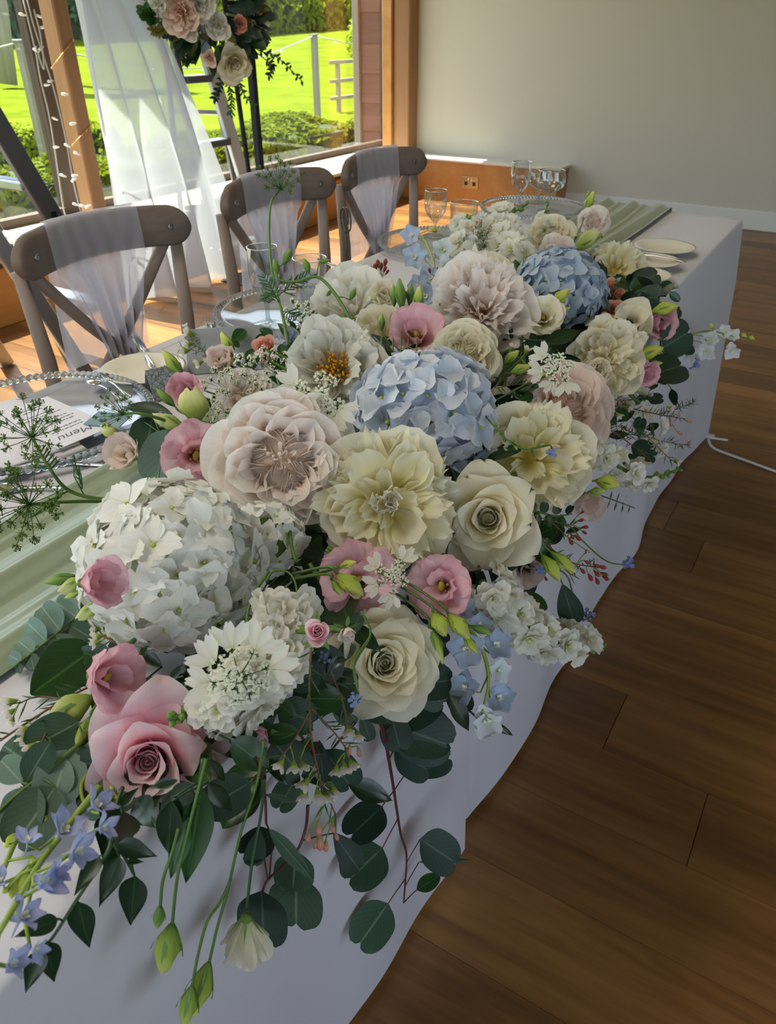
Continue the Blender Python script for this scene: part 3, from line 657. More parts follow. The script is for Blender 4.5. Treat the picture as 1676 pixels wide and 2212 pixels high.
# napkin, menu, place cards
Rz = lambda x, y, z, a: Matrix.Translation((x, y, z)) @ Matrix.Rotation(a, 4, 'Z')
def napf(s, t):
    return (-.11+.22*s, -.075+.15*t, .006+.006*math.sin(s*7+t*3)*math.sin(t*3.1)+.004)
nk = G().cbox((-.115, -.06, 0), (.115, .06, .005), .002).cbox((-.113, -.057, .0052), (.10, .058, .0098), .002)
nk.tube([(-.10, -.058, .006), (.10, -.060, .006)], .0055, 8)
tag(obj('napkin', nk, M_nap, None, Rz(-.965, .548, cloth_z+.0085, -.25)), 'folded white linen napkin under the menu on the nearest charger', 'napkin')
mc = tag(obj('menu_card', G().cbox((-.085, -.045, 0), (.085, .045, .0012), .0004), M_card, None, Rz(-.938, .600, cloth_z+.0195, -.10), smooth=False), 'white printed menu card lying on the napkin, upside down to the camera', 'menu')
def text(body, size, M, m, parent, name='lettering', shear=0.0, ext=0.0001):
    cu = bpy.data.curves.new(name, 'FONT'); cu.body = body; cu.size = size; cu.align_x = 'CENTER'; cu.align_y = 'CENTER'; cu.extrude = ext; cu.shear = shear
    tmp = bpy.data.objects.new('tmp', cu); me = bpy.data.meshes.new_from_object(tmp); bpy.data.objects.remove(tmp); me.name = name
    return obj(name, me, m, parent, M, smooth=False)
text('Menu', .024, Matrix.Translation((.060, 0, .00135)) @ Matrix.Rotation(-math.pi/2, 4, 'Z'), M_ink, mc, shear=.35)
g = G(); lr = random.Random(3)
for k, wd in enumerate((.05, .062, .0, .055, .066, .06, .0, .058, .05, .0, .03, .04)):
    if wd:
        x = .038 - k*.009; y = -wd/2
        while y < wd/2 - .003:
            l = lr.uniform(.003, .009); g.box((x-.0012, y, .0012), (x+.0012, min(wd/2, y+l), .00135)); y += l+.0014
obj('printed_lines', g, M_ink, mc, smooth=False)
tag(obj('place_card', G().cbox((-.028, -.022, 0), (.028, .022, .0012), .0004), M_teal, None, Rz(-.868, .643, cloth_z+.022, .35), smooth=False), 'small teal blue card beside the menu on the nearest charger', 'card')
def tent(label, x, y, rz, wd, h, m, extra=None):
    g = G(); a = .42
    for sg in (-1, 1):
        M = Matrix.Rotation(sg*a, 4, 'X')
        k = G().cbox((-wd/2, -.0006, -h), (wd/2, .0006, 0), .0002); g.add(k.v, k.f, k.t, Matrix.Translation((0, 0, h*math.cos(a))) @ M)
    o = tag(obj('place_card', g, m, None, Rz(x, y, cloth_z+.0012, rz), smooth=False), label, 'card'); return o
M_pat = mat('leaf_print_card', '#9ea4a4', 0.8); tcp = nd(M_pat, 'ShaderNodeTexCoord'); vo = nd(M_pat, 'ShaderNodeTexVoronoi'); vo.inputs['Scale'].default_value = 150; vo.feature = 'DISTANCE_TO_EDGE'
ln(M_pat, tcp.outputs['Object'], vo.inputs['Vector']); ln(M_pat, ramp(M_pat, vo.outputs['Distance'], [(0.02, '#5f6668'), (0.12, '#a2a8a8')]), M_pat.node_tree.nodes['Principled BSDF'].inputs['Base Color'])
p = onz(362, 850, cloth_z); tent('grey folded card printed with leaves, behind the pink lisianthus', p.x, p.y, 1.2, .06, .05, M_pat)
p = onz(490, 790, cloth_z); tent('plain grey folded card standing behind the blush lisianthus', p.x, p.y, .75, .13, .075, M_gcard)
# cutlery
def cutl(kind, label, p, a, z=cloth_z+.001, tilt=0.0, sc_=1.0):
    g = G(); L = .19
    def strip(P, W, th=.0022):
        V = []; F = []
        for (x, zz), w_ in zip(P, W): V += [(x, -w_, zz), (x, w_, zz), (x, w_*.6, zz+th), (x, -w_*.6, zz+th)]
        n = len(P)
        for i in range(n-1):
            for k in range(4): F.append((i*4+k, i*4+(k+1) % 4, (i+1)*4+(k+1) % 4, (i+1)*4+k))
        F += [(3, 2, 1, 0), tuple((n-1)*4+k for k in range(4))]
        g.add(V, F)
    if kind == 'knife': strip([(0, .001), (.004, .001), (.03, .002), (.085, .002), (.095, .001), (.18, .0), (.2, 0)], [.004, .006, .0055, .004, .008, .008, .002])
    else:
        strip([(0, .001), (.004, .001), (.03, .002), (.09, .006), (.12, .004), (.132, .003)], [.004, .007, .005, .0028, .003, .009])
        if kind == 'fork':
            for k in range(4): y = -.0085+k*.0057; g.tube([(.13, y*.8, .004), (.15, y, .002), (.18, y, .004)], .0013, 5)
        else: g.ball((.155, 0, .005), .026, 10, 6, sq=(1, .68, .14))
    t = thing(kind, label, 'cutlery', Rz(p.x, p.y, z, a) @ Matrix.Rotation(tilt, 4, 'Y') @ Matrix.Scale(sc_, 4))
    obj('handle' if kind != 'knife' else 'blade', g, M_silver, t); return t
cutl('spoon', 'silver spoon behind the menu, seen through the glass charger', onz(268, 868, .76), 2.9, cloth_z+.019, 0.0, .62)
cutl('fork', 'silver fork beside the spoon on the nearest charger', onz(282, 862, .76), 2.82, cloth_z+.019, 0.0, .62)
cutl('knife', 'silver butter knife resting across the cream side plate', onz(330, 797, .756), 2.55, cloth_z+.0135)
cutl('knife', 'silver knife on the cloth between the charger and the white hydrangea', onz(285, 1008, .745), 3.6)
cutl('spoon', 'silver spoon on the cloth just below the nearest charger', onz(255, 1062, .745), 3.65)
cutl('fork', 'silver fork on the cloth left of the second charger', onz(468, 752, .745), 2.4)
cutl('knife', 'silver knife lying at the foot of the ring holder', onz(775, 598, .745), 2.7)
sp_ = [(.0001, .002), (.035, .002), (.045, .004), (.066, .013), (.07, .0145), (.071, .016), (.066, .0155), (.045, .0075), (.035, .005), (.0001, .005)]
SPM = G().lathe(sp_, 36).mesh('side_plate')
def splate(label, p, r=1.0, grp='cream side plates'):
    return tag(obj('side_plate', SPM, M_cream, None, Matrix.Translation((p.x, p.y, cloth_z+.004)) @ Matrix.Diagonal((r, r, 1, 1))), label, 'plate', grp)
splate('cream side plate with a knife across it, behind the nearest charger', onz(312, 808, .75))
splate('cream side plate farthest along the bare end of the cloth', onz(1435, 541, .75), 1.08)
splate('cream side plate half hidden behind the pink lisianthus at the far right', onz(1404, 571, .75), 1.0)
splate('cream side plate nearest the flowers at the right table edge', onz(1388, 602, .75), .9)
cutl('knife', 'silver knife lying over the right-hand side plates', onz(1480, 572, .757), 2.95, cloth_z+.020)
# glasses: outline, height set so rim and foot meet the photograph
def glass(name, label, u, v, d, rr, kind, wine=False):
    c = pt(u, v, d); zb = cloth_z+.001; H = c.z - zb
    if kind == 'flute': pr = [(.033, 0), (.033, .002), (.006, .006), (.004, .02), (.004, H*.30), (.010, H*.34), (rr*.92, H*.52), (rr*1.06, H*.70), (rr, H)]
    elif kind == 'wine': pr = [(.036, 0), (.036, .002), (.006, .006), (.004, .02), (.004, H*.42), (.012, H*.45), (rr*.95, H*.58), (rr*1.16, H*.72), (rr, H)]
    else: pr = [(rr*.82, 0), (rr*.85, .004), (rr, H)]
    n = len(pr); q = []
    for i in range(n-1):
        for k in range(4): t_ = k/4; q.append((pr[i][0]+(pr[i+1][0]-pr[i][0])*t_, pr[i][1]+(pr[i+1][1]-pr[i][1])*t_))
    q.append(pr[-1])
    for _ in range(2): q = [q[0]] + [((q[i-1][0]+2*q[i][0]+q[i+1][0])/4, (q[i-1][1]+2*q[i][1]+q[i+1][1])/4) for i in range(1, len(q)-1)] + [q[-1]]
    t = thing(name, label, 'glass', (c.x, c.y, zb)); obj('bowl', G().lathe([(.0001, 0)]+q, 32), M_drink, t)
    obj('rim', G().lathe([(rr-.0012, H), (rr, H+.0012), (rr+.0012, H), (rr, H-.001)], 32, closed=True), M_bead, t)
glass('champagne_flute', 'clear champagne flute behind the tall green umbel stem', 565, 533, 1.43, .0285, 'flute')
glass('tumbler', 'clear water tumbler behind the curling green delphinium tip', 668, 557, 1.52, .034, 'tumbler')
glass('champagne_flute', 'clear champagne flute in front of the orange ledge, centre top', 942, 411, 2.08, .030, 'flute')
glass('tumbler', 'clear tumbler just right of the centre flute', 1003, 437, 2.12, .040, 'tumbler')
glass('champagne_flute', 'clear champagne flute at the far end, left of the wine glasses', 1128, 350, 2.42, .031, 'flute')
glass('wine_glass', 'clear wine glass at the far end, in front of the pale wall', 1193, 368, 2.36, .040, 'wine')
glass('wine_glass', 'clear wine glass tucked between the far flute and the front wine glass', 1168, 372, 2.50, .036, 'wine')
# ring holder
p = onz(750, 592, cloth_z); rh = thing('card_holder', 'grey metal ring card holder on a thin rod between two chairs', 'card holder', p)
M_pew = mat('pewter', '#4d4c46', 0.35, 0.9)
obj('base', G().lathe([(.0001, 0), (.026, 0), (.026, .003), (.02, .006), (.0001, .007)], 24), M_pew, rh)
obj('rod', G().tube([(0, 0, .005), (0, 0, .097)], .0016, 8), M_pew, rh)
for dx in (-.004, .004):
    obj('ring', G().tube([(dx + .0, .021*math.cos(2*math.pi*k/28)*1.0, .124+.027*math.sin(2*math.pi*k/28)) for k in range(29)], .0018, 6), M_pew, rh, Matrix.Rotation(1.0, 4, 'Z'))
# white cable on the floor
P = [onz(u, v, .006) for u, v in ((1470, 934), (1500, 937), (1540, 946), (1572, 951))]; P2 = [onz(u, v, .006) for u, v in ((1530, 942), (1532, 956), (1542, 968), (1570, 980), (1620, 998), (1690, 1024))]
cb = thing('floor_cable', 'white cable lying on the wooden floor right of the table', 'cable', P[1])
for Q in (P, P2): obj('cord', G().tube(bez([q-P[1] for q in Q], 6), .0045, 8), M_white, cb)
obj('clip', G().cbox((-.02, -.012, -.005), (.02, .012, .006), .002), M_white, cb, Matrix.Translation(P2[0]-P[1]), smooth=False)
# ================================================================== flowers: building blocks
def smoothprof(prof, _c={}):
    if prof not in _c:
        Q = bez([(p, q, 0) for p, q in prof], 5); xs, ys = [], []
        for q in Q:
            if not xs or q.x > xs[-1]+1e-6: xs.append(q.x); ys.append(max(0.01, q.y))
        _c[prof] = (xs, ys)
    return _c[prof]
def wrapgrid(L=1.0, W=0.8, nu=6, nv=6, prof=((0, .12), (.25, .55), (.6, 1), (1, .8)), tip=0.25, tipp=2.4, wrap=0.8, curve=(0.5, 0, -.6), ruffle=0.0, freq=3.0, notch=0.0, fringe=0.0, twist=0.0, point=0.0, seed=0, wrapt=None):
    "one petal: base at origin, length along +Y, hollow side +Z. curve = bend (radians) c0*t + c1*t^2 + c2*t^4"
    r = random.Random(seed); V = []; T = []
    px, pw = smoothprof(tuple(prof))
    fr = [r.uniform(-1, 1) for _ in range(nu+1)]; ph = r.uniform(0, 6.28); ph2 = r.uniform(0, 6.28)
    step = 24; ys = [0]; zs = [0]; an = [0]
    for k in range(1, step*2+1):
        t = k/step; a = curve[0]*t + curve[1]*t*t + curve[2]*t**4
        ys.append(ys[-1]+math.cos(a)/step); zs.append(zs[-1]+math.sin(a)/step); an.append(a)
    def cl(t):
        q = max(0, min(step*2-.001, t*step)); i = int(q); f = q-i
        return ys[i]+(ys[i+1]-ys[i])*f, zs[i]+(zs[i+1]-zs[i])*f, an[i]+(an[i+1]-an[i])*f
    for j in range(nv+1):
        t0 = j/nv
        for i in range(nu+1):
            s = 2*i/nu-1
            lim = 1 - tip*abs(s)**tipp + point*max(0, 1-abs(s)*2.2)**1.5 - notch*math.exp(-(s/.22)**2) + fringe*fr[i]*(1 if 0 < i < nu else .5)
            t = t0*(lim if t0 > .5 else (1+(lim-1)*t0*2))
            w = float(np.interp(t0, px, pw))*W*.5
            A = wrap if wrapt is None else wrap*(wrapt[0]+(wrapt[1]-wrapt[0])*t0)
            if abs(A) > .02: x = w*math.sin(A*s)/A; zz = w*(1-math.cos(A*s))/A
            else: x = w*s; zz = 0
            rf = ruffle*(t0**2)*(math.sin(freq*s*3.14+ph)*(.4+.6*abs(s)) + .5*math.sin(freq*1.9*s*3.14+ph2))
            cy_, cz_, ca = cl(t); h = zz + rf
            tw = twist*t0*s*w
            V.append((x, (cy_ - h*math.sin(ca))*L, (cz_ + h*math.cos(ca) + tw)*L) if False else (x*1.0, cy_*L - h*math.sin(ca), cz_*L + h*math.cos(ca) + tw)); T.append((i/nu, t0))
    F = [(j*(nu+1)+i, j*(nu+1)+i+1, (j+1)*(nu+1)+i+1, (j+1)*(nu+1)+i) for j in range(nv) for i in range(nu)]
    return V, F, T
_PC = {}
def petals(key, m, n, name='petal', **kw):
    "n variants of one petal as shared meshes"
    if key not in _PC:
        L = []
        for k in range(n):
            me = G().add(*wrapgrid(seed=k*13+len(_PC), **kw)).mesh(name); me.materials.append(m); L.append(me)
        _PC[key] = L
    return _PC[key]
def pm(az, tilt, size, r0=0.0, z0=0.0, roll=0.0, wide=1.0):
    "matrix of a petal on a bloom whose axis is +Z; tilt 0 = along the axis, 90 = flat out"
    a, t = math.radians(az), math.radians(tilt)
    X = Vector((math.sin(a), -math.cos(a), 0)); Y = Vector((math.cos(a)*math.sin(t), math.sin(a)*math.sin(t), math.cos(t))); Z = X.cross(Y)
    M = Matrix((X, Y, Z)).transposed().to_4x4(); M.translation = (r0*math.cos(a), r0*math.sin(a), z0)
    return M @ Matrix.Rotation(math.radians(roll), 4, 'Y') @ Matrix.Diagonal((size*wide, size, size, 1))

# pigment
P_white = petalmat('petal_white', [(0, '#e2e2bc'), (.25, '#efeddc'), (1, '#f2f0e8')], .42)
P_cream = petalmat('petal_cream', [(0, '#ebe0a2'), (.35, '#f4ecca'), (1, '#f7f2e0')], .48)
P_yel = petalmat('petal_pale_yellow', [(0, '#e2cf52'), (.22, '#f0e48c'), (.55, '#f7f0c2'), (1, '#f8f4e0')], .48)
P_blush = petalmat('petal_blush', [(0, '#f7dcc2'), (.4, '#f9e8da'), (.8, '#faf1ea'), (1, '#faf4ef')], .5)
P_peach = petalmat('petal_peach_blush', [(0, '#f5d0b2'), (.4, '#f7decd'), (1, '#f8eae2')], .5)
P_pink = petalmat('petal_pink', [(0, '#fba9be'), (.4, '#fbc0cf'), (.8, '#fbdde4'), (1, '#fbe9eb')], .5)
P_coral = petalmat('petal_coral', [(0, '#ea9f88'), (.5, '#f4b49e'), (1, '#f7c8b4')], .45)
P_rosy = petalmat('petal_rosy_pink', [(0, '#dcb8a8'), (.25, '#efbcc8'), (.7, '#f7d6de'), (.93, '#f4c9d4'), (1, '#eeb5c4')], .42, vein=.12)
P_lisc = petalmat('petal_lisianthus_cream', [(0, '#d8d88c'), (.35, '#f0ecca'), (1, '#f7f1e2')], .42, vein=.1)
P_lisb = petalmat('petal_lisianthus_blush', [(0, '#dcd8a0'), (.3, '#f5e8d8'), (.9, '#f8ebe4'), (1, '#f4d8d4')], .42, vein=.1)
P_lilac = petalmat('petal_lilac_pink', [(0, '#dcb4ac'), (.3, '#eec4cc'), (1, '#eebecb')], .30, vein=.12)
P_hydw = petalmat('floret_white', [(0, '#d4dcae'), (.15, '#efefe6'), (1, '#f3f2ec')], .28, vein=.08, vscale=18)
P_hydb = petalmat('floret_pale_blue', [(0, '#b0bedc'), (.3, '#cbd5e5'), (.75, '#d5dce7'), (1, '#dfe3e8')], .28, vein=.1, vscale=18)
P_hydd = petalmat('floret_mid_blue', [(0, '#8a9dbc'), (.4, '#a8b8cc'), (1, '#bcc8d4')], .25, vein=.1, vscale=18)
P_delb = petalmat('delphinium_blue', [(0, '#d3dcea'), (.5, '#bccce6'), (.85, '#b4c6e3'), (1, '#c2cfe2')], .3, vein=.14)
P_dell = petalmat('delphinium_lilac', [(0, '#bcc6e4'), (.5, '#aeb9e2'), (.85, '#b0b2dc'), (1, '#8f9cc4')], .3, vein=.14)
P_delw = petalmat('delphinium_white', [(0, '#cfdcc0'), (.4, '#e6ebee'), (1, '#e9edf2')], .3, vein=.1)
M_bee = mat('delphinium_eye', '#eeeedd', .7)
M_stem = mat('green_stem', '#54742f', .5); M_stemd = mat('dark_green_stem', '#32502c', .45); M_stemr = mat('red_brown_stem', '#5b2f2c', .45); M_stemy = mat('lime_stem', '#8aa03a', .5)
M_bud = petalmat('lisianthus_bud', [(0, '#6f8f35'), (.45, '#9fb64a'), (1, '#d6dc7e')], .15, vein=.2, var=.1)
M_budl = petalmat('lime_bud', [(0, '#8fa53a'), (.4, '#bccb4e'), (1, '#dfe07c')], .2, vein=.15, var=.08)
M_budg = petalmat('green_bud', [(0, '#55752f'), (.6, '#6f9140'), (1, '#93ab58')], .1, vein=.12, var=.1)
M_sepal = leafmat('sepal_green', '#5c8040', '#7fa058', .5, .15, .1)
L_dark = leafmat('dark_glossy_leaf', '#142c15', '#30502a', .28, .06, .2, .55)
L_mid = leafmat('mid_green_leaf', '#23481d', '#4a7236', .34, .10, .2, .5)
L_euc = leafmat('grey_green_leaf', '#36503c', '#6d8568', .55, .05, .16, .35)
L_silver = leafmat('silver_green_leaf', '#6c877b', '#9fb39c', .65, .06, .12, .3)
L_dusk = leafmat('dusky_leaf', '#22382b', '#4b664f', .5, .05, .15, .4)
M_feather = mat('feathery_green', '#3f6a34', .6); M_umbel = petalmat('umbel_green', [(0, '#3c5f26'), (1, '#6c8a3c')], .1, vein=.2)
M_umbw = mat('umbel_white', '#e9ead2', .7); M_yel = mat('stamen_yellow', '#e0a520', .6); M_yelp = mat('pistil_yellow', '#a58a35', .6)
M_wax = petalmat('waxflower_white', [(0, '#e2d2c4'), (.4, '#f4ece4'), (1, '#f8f3ee')], .4); M_waxc = petalmat('waxflower_cup', [(0, '#6f8a34'), (1, '#a5b04e')], .05)
M_waxb = petalmat('waxflower_bud', [(0, '#a8a058'), (.5, '#d9a68c'), (1, '#b94a52')], .1); M_berry = petalmat('red_bud', [(0, '#6d3a2c'), (1, '#9a3f38')], .05, .4)
M_forget = mat('forget_me_not_blue', '#6d80b8', .6); M_needle = mat('needle_green', '#35582f', .5); M_twig = mat('brown_twig', '#7a5236', .6)
M_foam = mat('floral_foam', '#2c4a26', .95)

# depth of the arrangement's surface along a sight line, fitted once from known bloom sizes
DC = (-1.2303634, 1.71987337, 2.74894104, -0.68645572, -0.77973315, -0.6725584)
def surf(u, v, off=.02):
    r = ray(u, v); q = EYE + r*((TZ+off-EYE.z)/r.z)
    if q.x < XF: return (TZ+off-EYE.z)/r.z
    xx = XF+off+.012
    return xx/r.x if r.x < -1e-4 else 9
def dep(u, v):
    U, V_ = u/1000, v/1000; k = DC[0]+DC[1]*U+DC[2]*V_+DC[3]*U*U+DC[4]*U*V_+DC[5]*V_*V_
    return 1/max(k, .45)
def pos(u, v, dz=0.0, off=.025):
    "point of the arrangement at photo position (u, v); dz pulls it towards (-) or away from (+) the viewer, never into the table"
    return pt(u, v, min(dep(u, v)+dz, surf(u, v, off)))
def onsurf(u, v, off=.015): return pt(u, v, surf(u, v, off))
def view(p):
    t = (EYE-p).normalized(); r = (CR - t*CR.dot(t)).normalized(); return r, t.cross(r), t
def aim(p, ax, ay):
    r, u, t = view(p); k = math.sqrt(max(0, 1-ax*ax-ay*ay)); return (r*ax + u*ay + t*k).normalized()
def ridge(p): return Vector((min(-.38, max(-.56, p.x)), min(1.95, max(.36, p.y)), .80))
ST = []
def bloom(name, label, cat, u, v, size, ax=0, ay=0, dz=0.0, roll=None, group=None, stem=True, d=None, stemm=None, sr=.0022):
    "an Empty at the heart of a bloom; size in photo pixels -> metres at that depth. Returns thing, radius"
    p = pos(u, v, dz) if d is None else pt(u, v, d); dd = (p-EYE).dot(CF)
    R = size*1.12*dd/FPX/2
    z = aim(p, ax, ay); M = frame(p, z, view(p)[0], rnd.uniform(0, 6.28) if roll is None else roll)
    t = thing(name, label, cat, M, group); t['_r'] = R
    if stem:
        q = ridge(p - z*R); Mi = M.inverted(); a = Vector((0, 0, -R*.35)); b = Mi @ q
        mid = a.lerp(b, .4) + Vector((0, 0, -R*.35))
        ST.append((t, a, mid, b, stemm or M_stem, sr))
    return t, R
def addstems():
    for t, a, mid, b, m, sr in ST: obj('stem', G().tube(bez([a, mid, b], 4), sr, 5), m, t)

# ------------------------------------------------------------------ bloom kinds
def rolled(m, turns=3.3, key=''):
    "the tightly rolled heart of a rose, one spiral sheet"
    k_ = ('roll', m.name, key)
    if k_ not in _PC:
        def fn(s, t):
            th = turns*6.283*s; r_ = .008+.155*s; z = -.22 + (.30-.09*s+.02*math.sin(th*1.5))*t
            rr = r_*(.8+.2*t**.7) + .03*s*t**3
            return (rr*math.cos(th), rr*math.sin(th), z)
        me = G().grid(int(turns*16), 5, fn).lathe([(.0001, -.035), (.08, -.06), (.17, -.15)], 14).mesh('petal_heart'); me.materials.append(m); _PC[k_] = me
    return _PC[k_]
def dome(t, R, m, rad, z):
    "the packed inner petals seen only as a pale cushion between the outer ones"
    k = ('dome', m.name)
    if k not in _PC:
        me = G().lathe([(.0001, 0), (.4, -.05), (.75, -.2), (1, -.5)], 16).mesh('inner_petals'); me.materials.append(m); _PC[k] = me
    obj('inner_petals', _PC[k], None, t, Matrix.Translation((0, 0, R*z)) @ Matrix.Diagonal((R*rad, R*rad, R*.6, 1)))
def garden_rose(t, R, m, quarter=5, dense=1.0, seed=0):
    r = random.Random(seed)
    outer = petals(('gro', m.name), m, 4, L=1, W=1.05, nu=8, nv=7, prof=((0, .25), (.3, .75), (.7, 1), (1, .9)), tip=.16, tipp=2.6, wrap=.75, curve=(.9, .1, -1.1), ruffle=.03, freq=1.6, point=.03)
    mid = petals(('grm', m.name), m, 4, L=1, W=.9, nu=7, nv=6, prof=((0, .3), (.4, .85), (1, .9)), tip=.15, wrap=1.1, curve=(.9, .2, -.8), ruffle=.05, freq=2.2)
    inn = petals(('gri', m.name), m, 5, L=1, W=.70, nu=7, nv=5, prof=((0, .4), (.4, .9), (1, .9)), tip=.14, wrap=1.7, curve=(.4, .0, -.5), ruffle=.10, freq=2.4, notch=.06)
    for ring, (n, tl, sz, z0) in enumerate(((7, 92, 1.0, -.36), (8, 86, .97, -.32), (9, 80, .92, -.28), (10, 76, .84, -.24), (11, 72, .74, -.20))):
        for k in range(n):
            obj('petal', r.choice(outer if ring < 3 else mid), None, t, pm(360*k/n+ring*27+r.uniform(-9, 9), tl+r.uniform(-8, 6), R*sz*r.uniform(.88, 1.08), R*.08, R*z0, r.uniform(-14, 14)))
    dome(t, R, m, .70, .17)
    # quartered heart: nested folded petals in bundles round the eye, seen edge-on
    for q in range(quarter):
        az = 360*q/quarter + r.uniform(-9, 9)
        for k in range(8):
            obj('petal', r.choice(ufold(m, k, 180/quarter)), None, t, Matrix.Translation((0, 0, R*.12)) @ Matrix.Rotation(math.radians(az+r.uniform(-3, 3)), 4, 'Z') @ Matrix.Diagonal((R*r.uniform(.95, 1.06), R*r.uniform(.92, 1.05), R, 1)))
    for k in range(9): obj('petal', r.choice(inn), None, t, pm(k*137.5, 16+r.uniform(0, 24), R*r.uniform(.16, .22), R*(.02+.014*k), R*.10, r.uniform(-70, 70), .8))
def ufold(m, k, half):
    key = ('uf', m.name, k, half)
    if key not in _PC:
        L = []
        for v in range(2):
            r = random.Random(k*7+v); al = math.radians(half*1.05*(k+1)/8); ri = .34-.038*k; ro = .56+r.uniform(-.05, .07); p1, p2 = r.uniform(0, 6), r.uniform(0, 6)
            def fn(s_, t_):
                s = 2*s_-1; ang = al*math.sin(s*1.5708) + .05*math.sin(s*5+p1); rho = ri+(ro-ri)*abs(s)**1.25 + .02*math.sin(s*7+p2)
                zt = .10 - .42*rho*rho + .025*math.sin(s*4+p1) + .02*math.cos(s*9+p2)
                rho2 = rho + .05*(t_-.5)*(1 if abs(s) < .8 else 1.6); ang2 = ang + .10*(t_-.3)*math.copysign(1, s)*abs(s)/max(.25, rho)*.4
                return (rho2*math.cos(ang2), rho2*math.sin(ang2), zt - .13*(1-t_))
            me = G().grid(14, 3, fn).mesh('petal'); me.materials.append(m); L.append(me)
        _PC[key] = L
    return _PC[key]
def tea_rose(t, R, m, n=24, openness=1.0, seed=0, point=.12):
    r = random.Random(seed)
    outer = petals(('tro%.2f' % point, m.name), m, 4, L=1, W=1.15, nu=10, nv=9, prof=((0, .25), (.3, .8), (.65, 1), (1, .74)), tip=.26, tipp=1.9, wrap=.95, curve=(.95, .25, -2.2), point=point, wrapt=(1.1, .25), ruffle=.025, freq=1.0)
    midp = petals(('trm', m.name), m, 4, L=1, W=1.05, nu=9, nv=8, prof=((0, .4), (.4, .95), (.7, 1), (1, .8)), tip=.2, tipp=2.0, wrap=1.35, curve=(.6, .2, -1.1), point=.07, wrapt=(1.1, .6))
    inn = petals(('tri', m.name), m, 3, L=1, W=.80, nu=9, nv=6, prof=((0, .6), (.5, 1), (1, .85)), tip=.14, wrap=1.9, curve=(.2, .1, -.3), wrapt=(1, .8), point=.04)
    obj('petal_heart', rolled(m), None, t, Matrix.Diagonal((R*1.15, R*1.15, R, 1)))
    dome(t, R, m, .52, -.22)
    for k in range(n):
        f = (k+1)/n; az = 137.5*k + r.uniform(-8, 8)
        if f < .38: g_ = f/.38; src, tl, sz, r0, z0 = inn, 5+14*g_, .56+.12*g_, .06+.07*g_, -.48+.08*g_
        elif f < .66: g_ = (f-.38)/.28; src, tl, sz, r0, z0 = midp, 18+26*g_*openness, .72+.14*g_, .12, -.44+.02*g_
        else: g_ = (f-.66)/.34; src, tl, sz, r0, z0 = outer, (46+38*g_)*openness, .90+.16*g_, .12, -.44
        obj('petal', r.choice(src), None, t, pm(az, tl+r.uniform(-4, 4), R*sz*r.uniform(.95, 1.05), R*r0, R*z0, r.uniform(-7, 7)))
    for k in range(5): obj('sepal', LEAF['sepal'], None, t, pm(72*k, 118, R*.55, R*.05, -R*.52))
def peony(t, R, m, guard=None, n=60, seed=0, stamens=False, fringe=.10, closed=0.0, heart=None, star=False):
    r = random.Random(seed); guard = guard or m
    go = petals(('pgo', guard.name), guard, 4, L=1, W=1.05, nu=8, nv=6, prof=((0, .2), (.3, .65), (.7, 1), (1, .85)), tip=.18, wrap=.7, curve=(.8, .0, -.7), ruffle=.04, freq=1.5, fringe=.03)
    fo = petals(('pfo%.2f' % fringe, m.name), m, 6, L=1, W=.44, nu=9, nv=6, prof=((0, .10), (.35, .40), (.8, 1), (1, .9)), tip=.20, wrap=.6, curve=(.4, .3, -.8), ruffle=.05, freq=2.2, fringe=fringe)
    wi = petals(('pwi%.2f' % fringe, m.name), m, 4, L=1, W=.66, nu=9, nv=6, prof=((0, .14), (.35, .48), (.8, 1), (1, .9)), tip=.14, wrap=.8, curve=(.55, .3, -.9), ruffle=.06, freq=2.4, fringe=fringe*.7)
    if not stamens: dome(t, R, m, .50, -.18 if not star else -.14)
    for k in range(10): obj('petal', r.choice(go), None, t, pm(36*k+r.uniform(-10, 10), (88 if k % 2 else 78)-closed*30+r.uniform(-10, 8), R*r.uniform(.88, 1.14), R*.05, -R*.32, r.uniform(-8, 8)))
    if star:      # long petals raying out flat from the heart
        for ring, (c, tl, sz) in enumerate(((15, 84, 1.0), (14, 73, .98), (12, 62, .92), (6, 44, .66))):
            for k in range(c):
                obj('petal', r.choice(wi if (k+ring) % 3 == 0 else fo), None, t, pm(360*k/c+ring*11+r.uniform(-10, 10), tl+r.uniform(-7, 7), R*sz*r.uniform(.86, 1.06), R*.03, -R*.22, r.uniform(-22, 22)))
        n = 0
    for k in range(n):
        f = (k+.5)/n; az = 137.5*k+r.uniform(-14, 14)
        tl = (18+60*math.sqrt(f))*(1-closed*.5) + r.uniform(-15, 13)
        if stamens and f < .28: continue
        src = wi if (f > .5 and r.random() < .6) else fo
        obj('petal', r.choice(src), None, t, pm(az, tl, R*(.68+.28*f)*r.uniform(.78, 1.14), R*(.03+.05*f), -R*(.14+.18*f), r.uniform(-25, 25)))
    if stamens:
        g = G()
        for k in range(80):
            a = r.uniform(0, 6.28); q = math.sqrt(r.random()); rad = R*.30*q; h = R*(.16+.10*(1-q)+r.uniform(-.03, .04))
            b = Vector((rad*.4*math.cos(a), rad*.4*math.sin(a), -R*.12)); e = Vector((rad*math.cos(a), rad*math.sin(a), h))
            g.tube([b, e], R*.008, 3, False); g.ball(e, R*.026, 4, 3, sq=(1, 1, 1.9))
        obj('stamens', g, M_yel, t, kind='stuff')
    elif heart:
        hp = petals(('php', heart.name), heart, 4, L=1, W=.7, nu=9, nv=6, prof=((0, .2), (.35, .6), (.8, 1), (1, .9)), tip=.14, wrap=1.0, curve=(.6, .3, -.9), ruffle=.08, freq=2.4, fringe=.05)
        for k in range(6): obj('petal', r.choice(hp), None, t, pm(60*k+r.uniform(-12, 12), 16+r.uniform(-8, 10), R*.60, R*.05, -R*.05, r.uniform(-20, 20)))
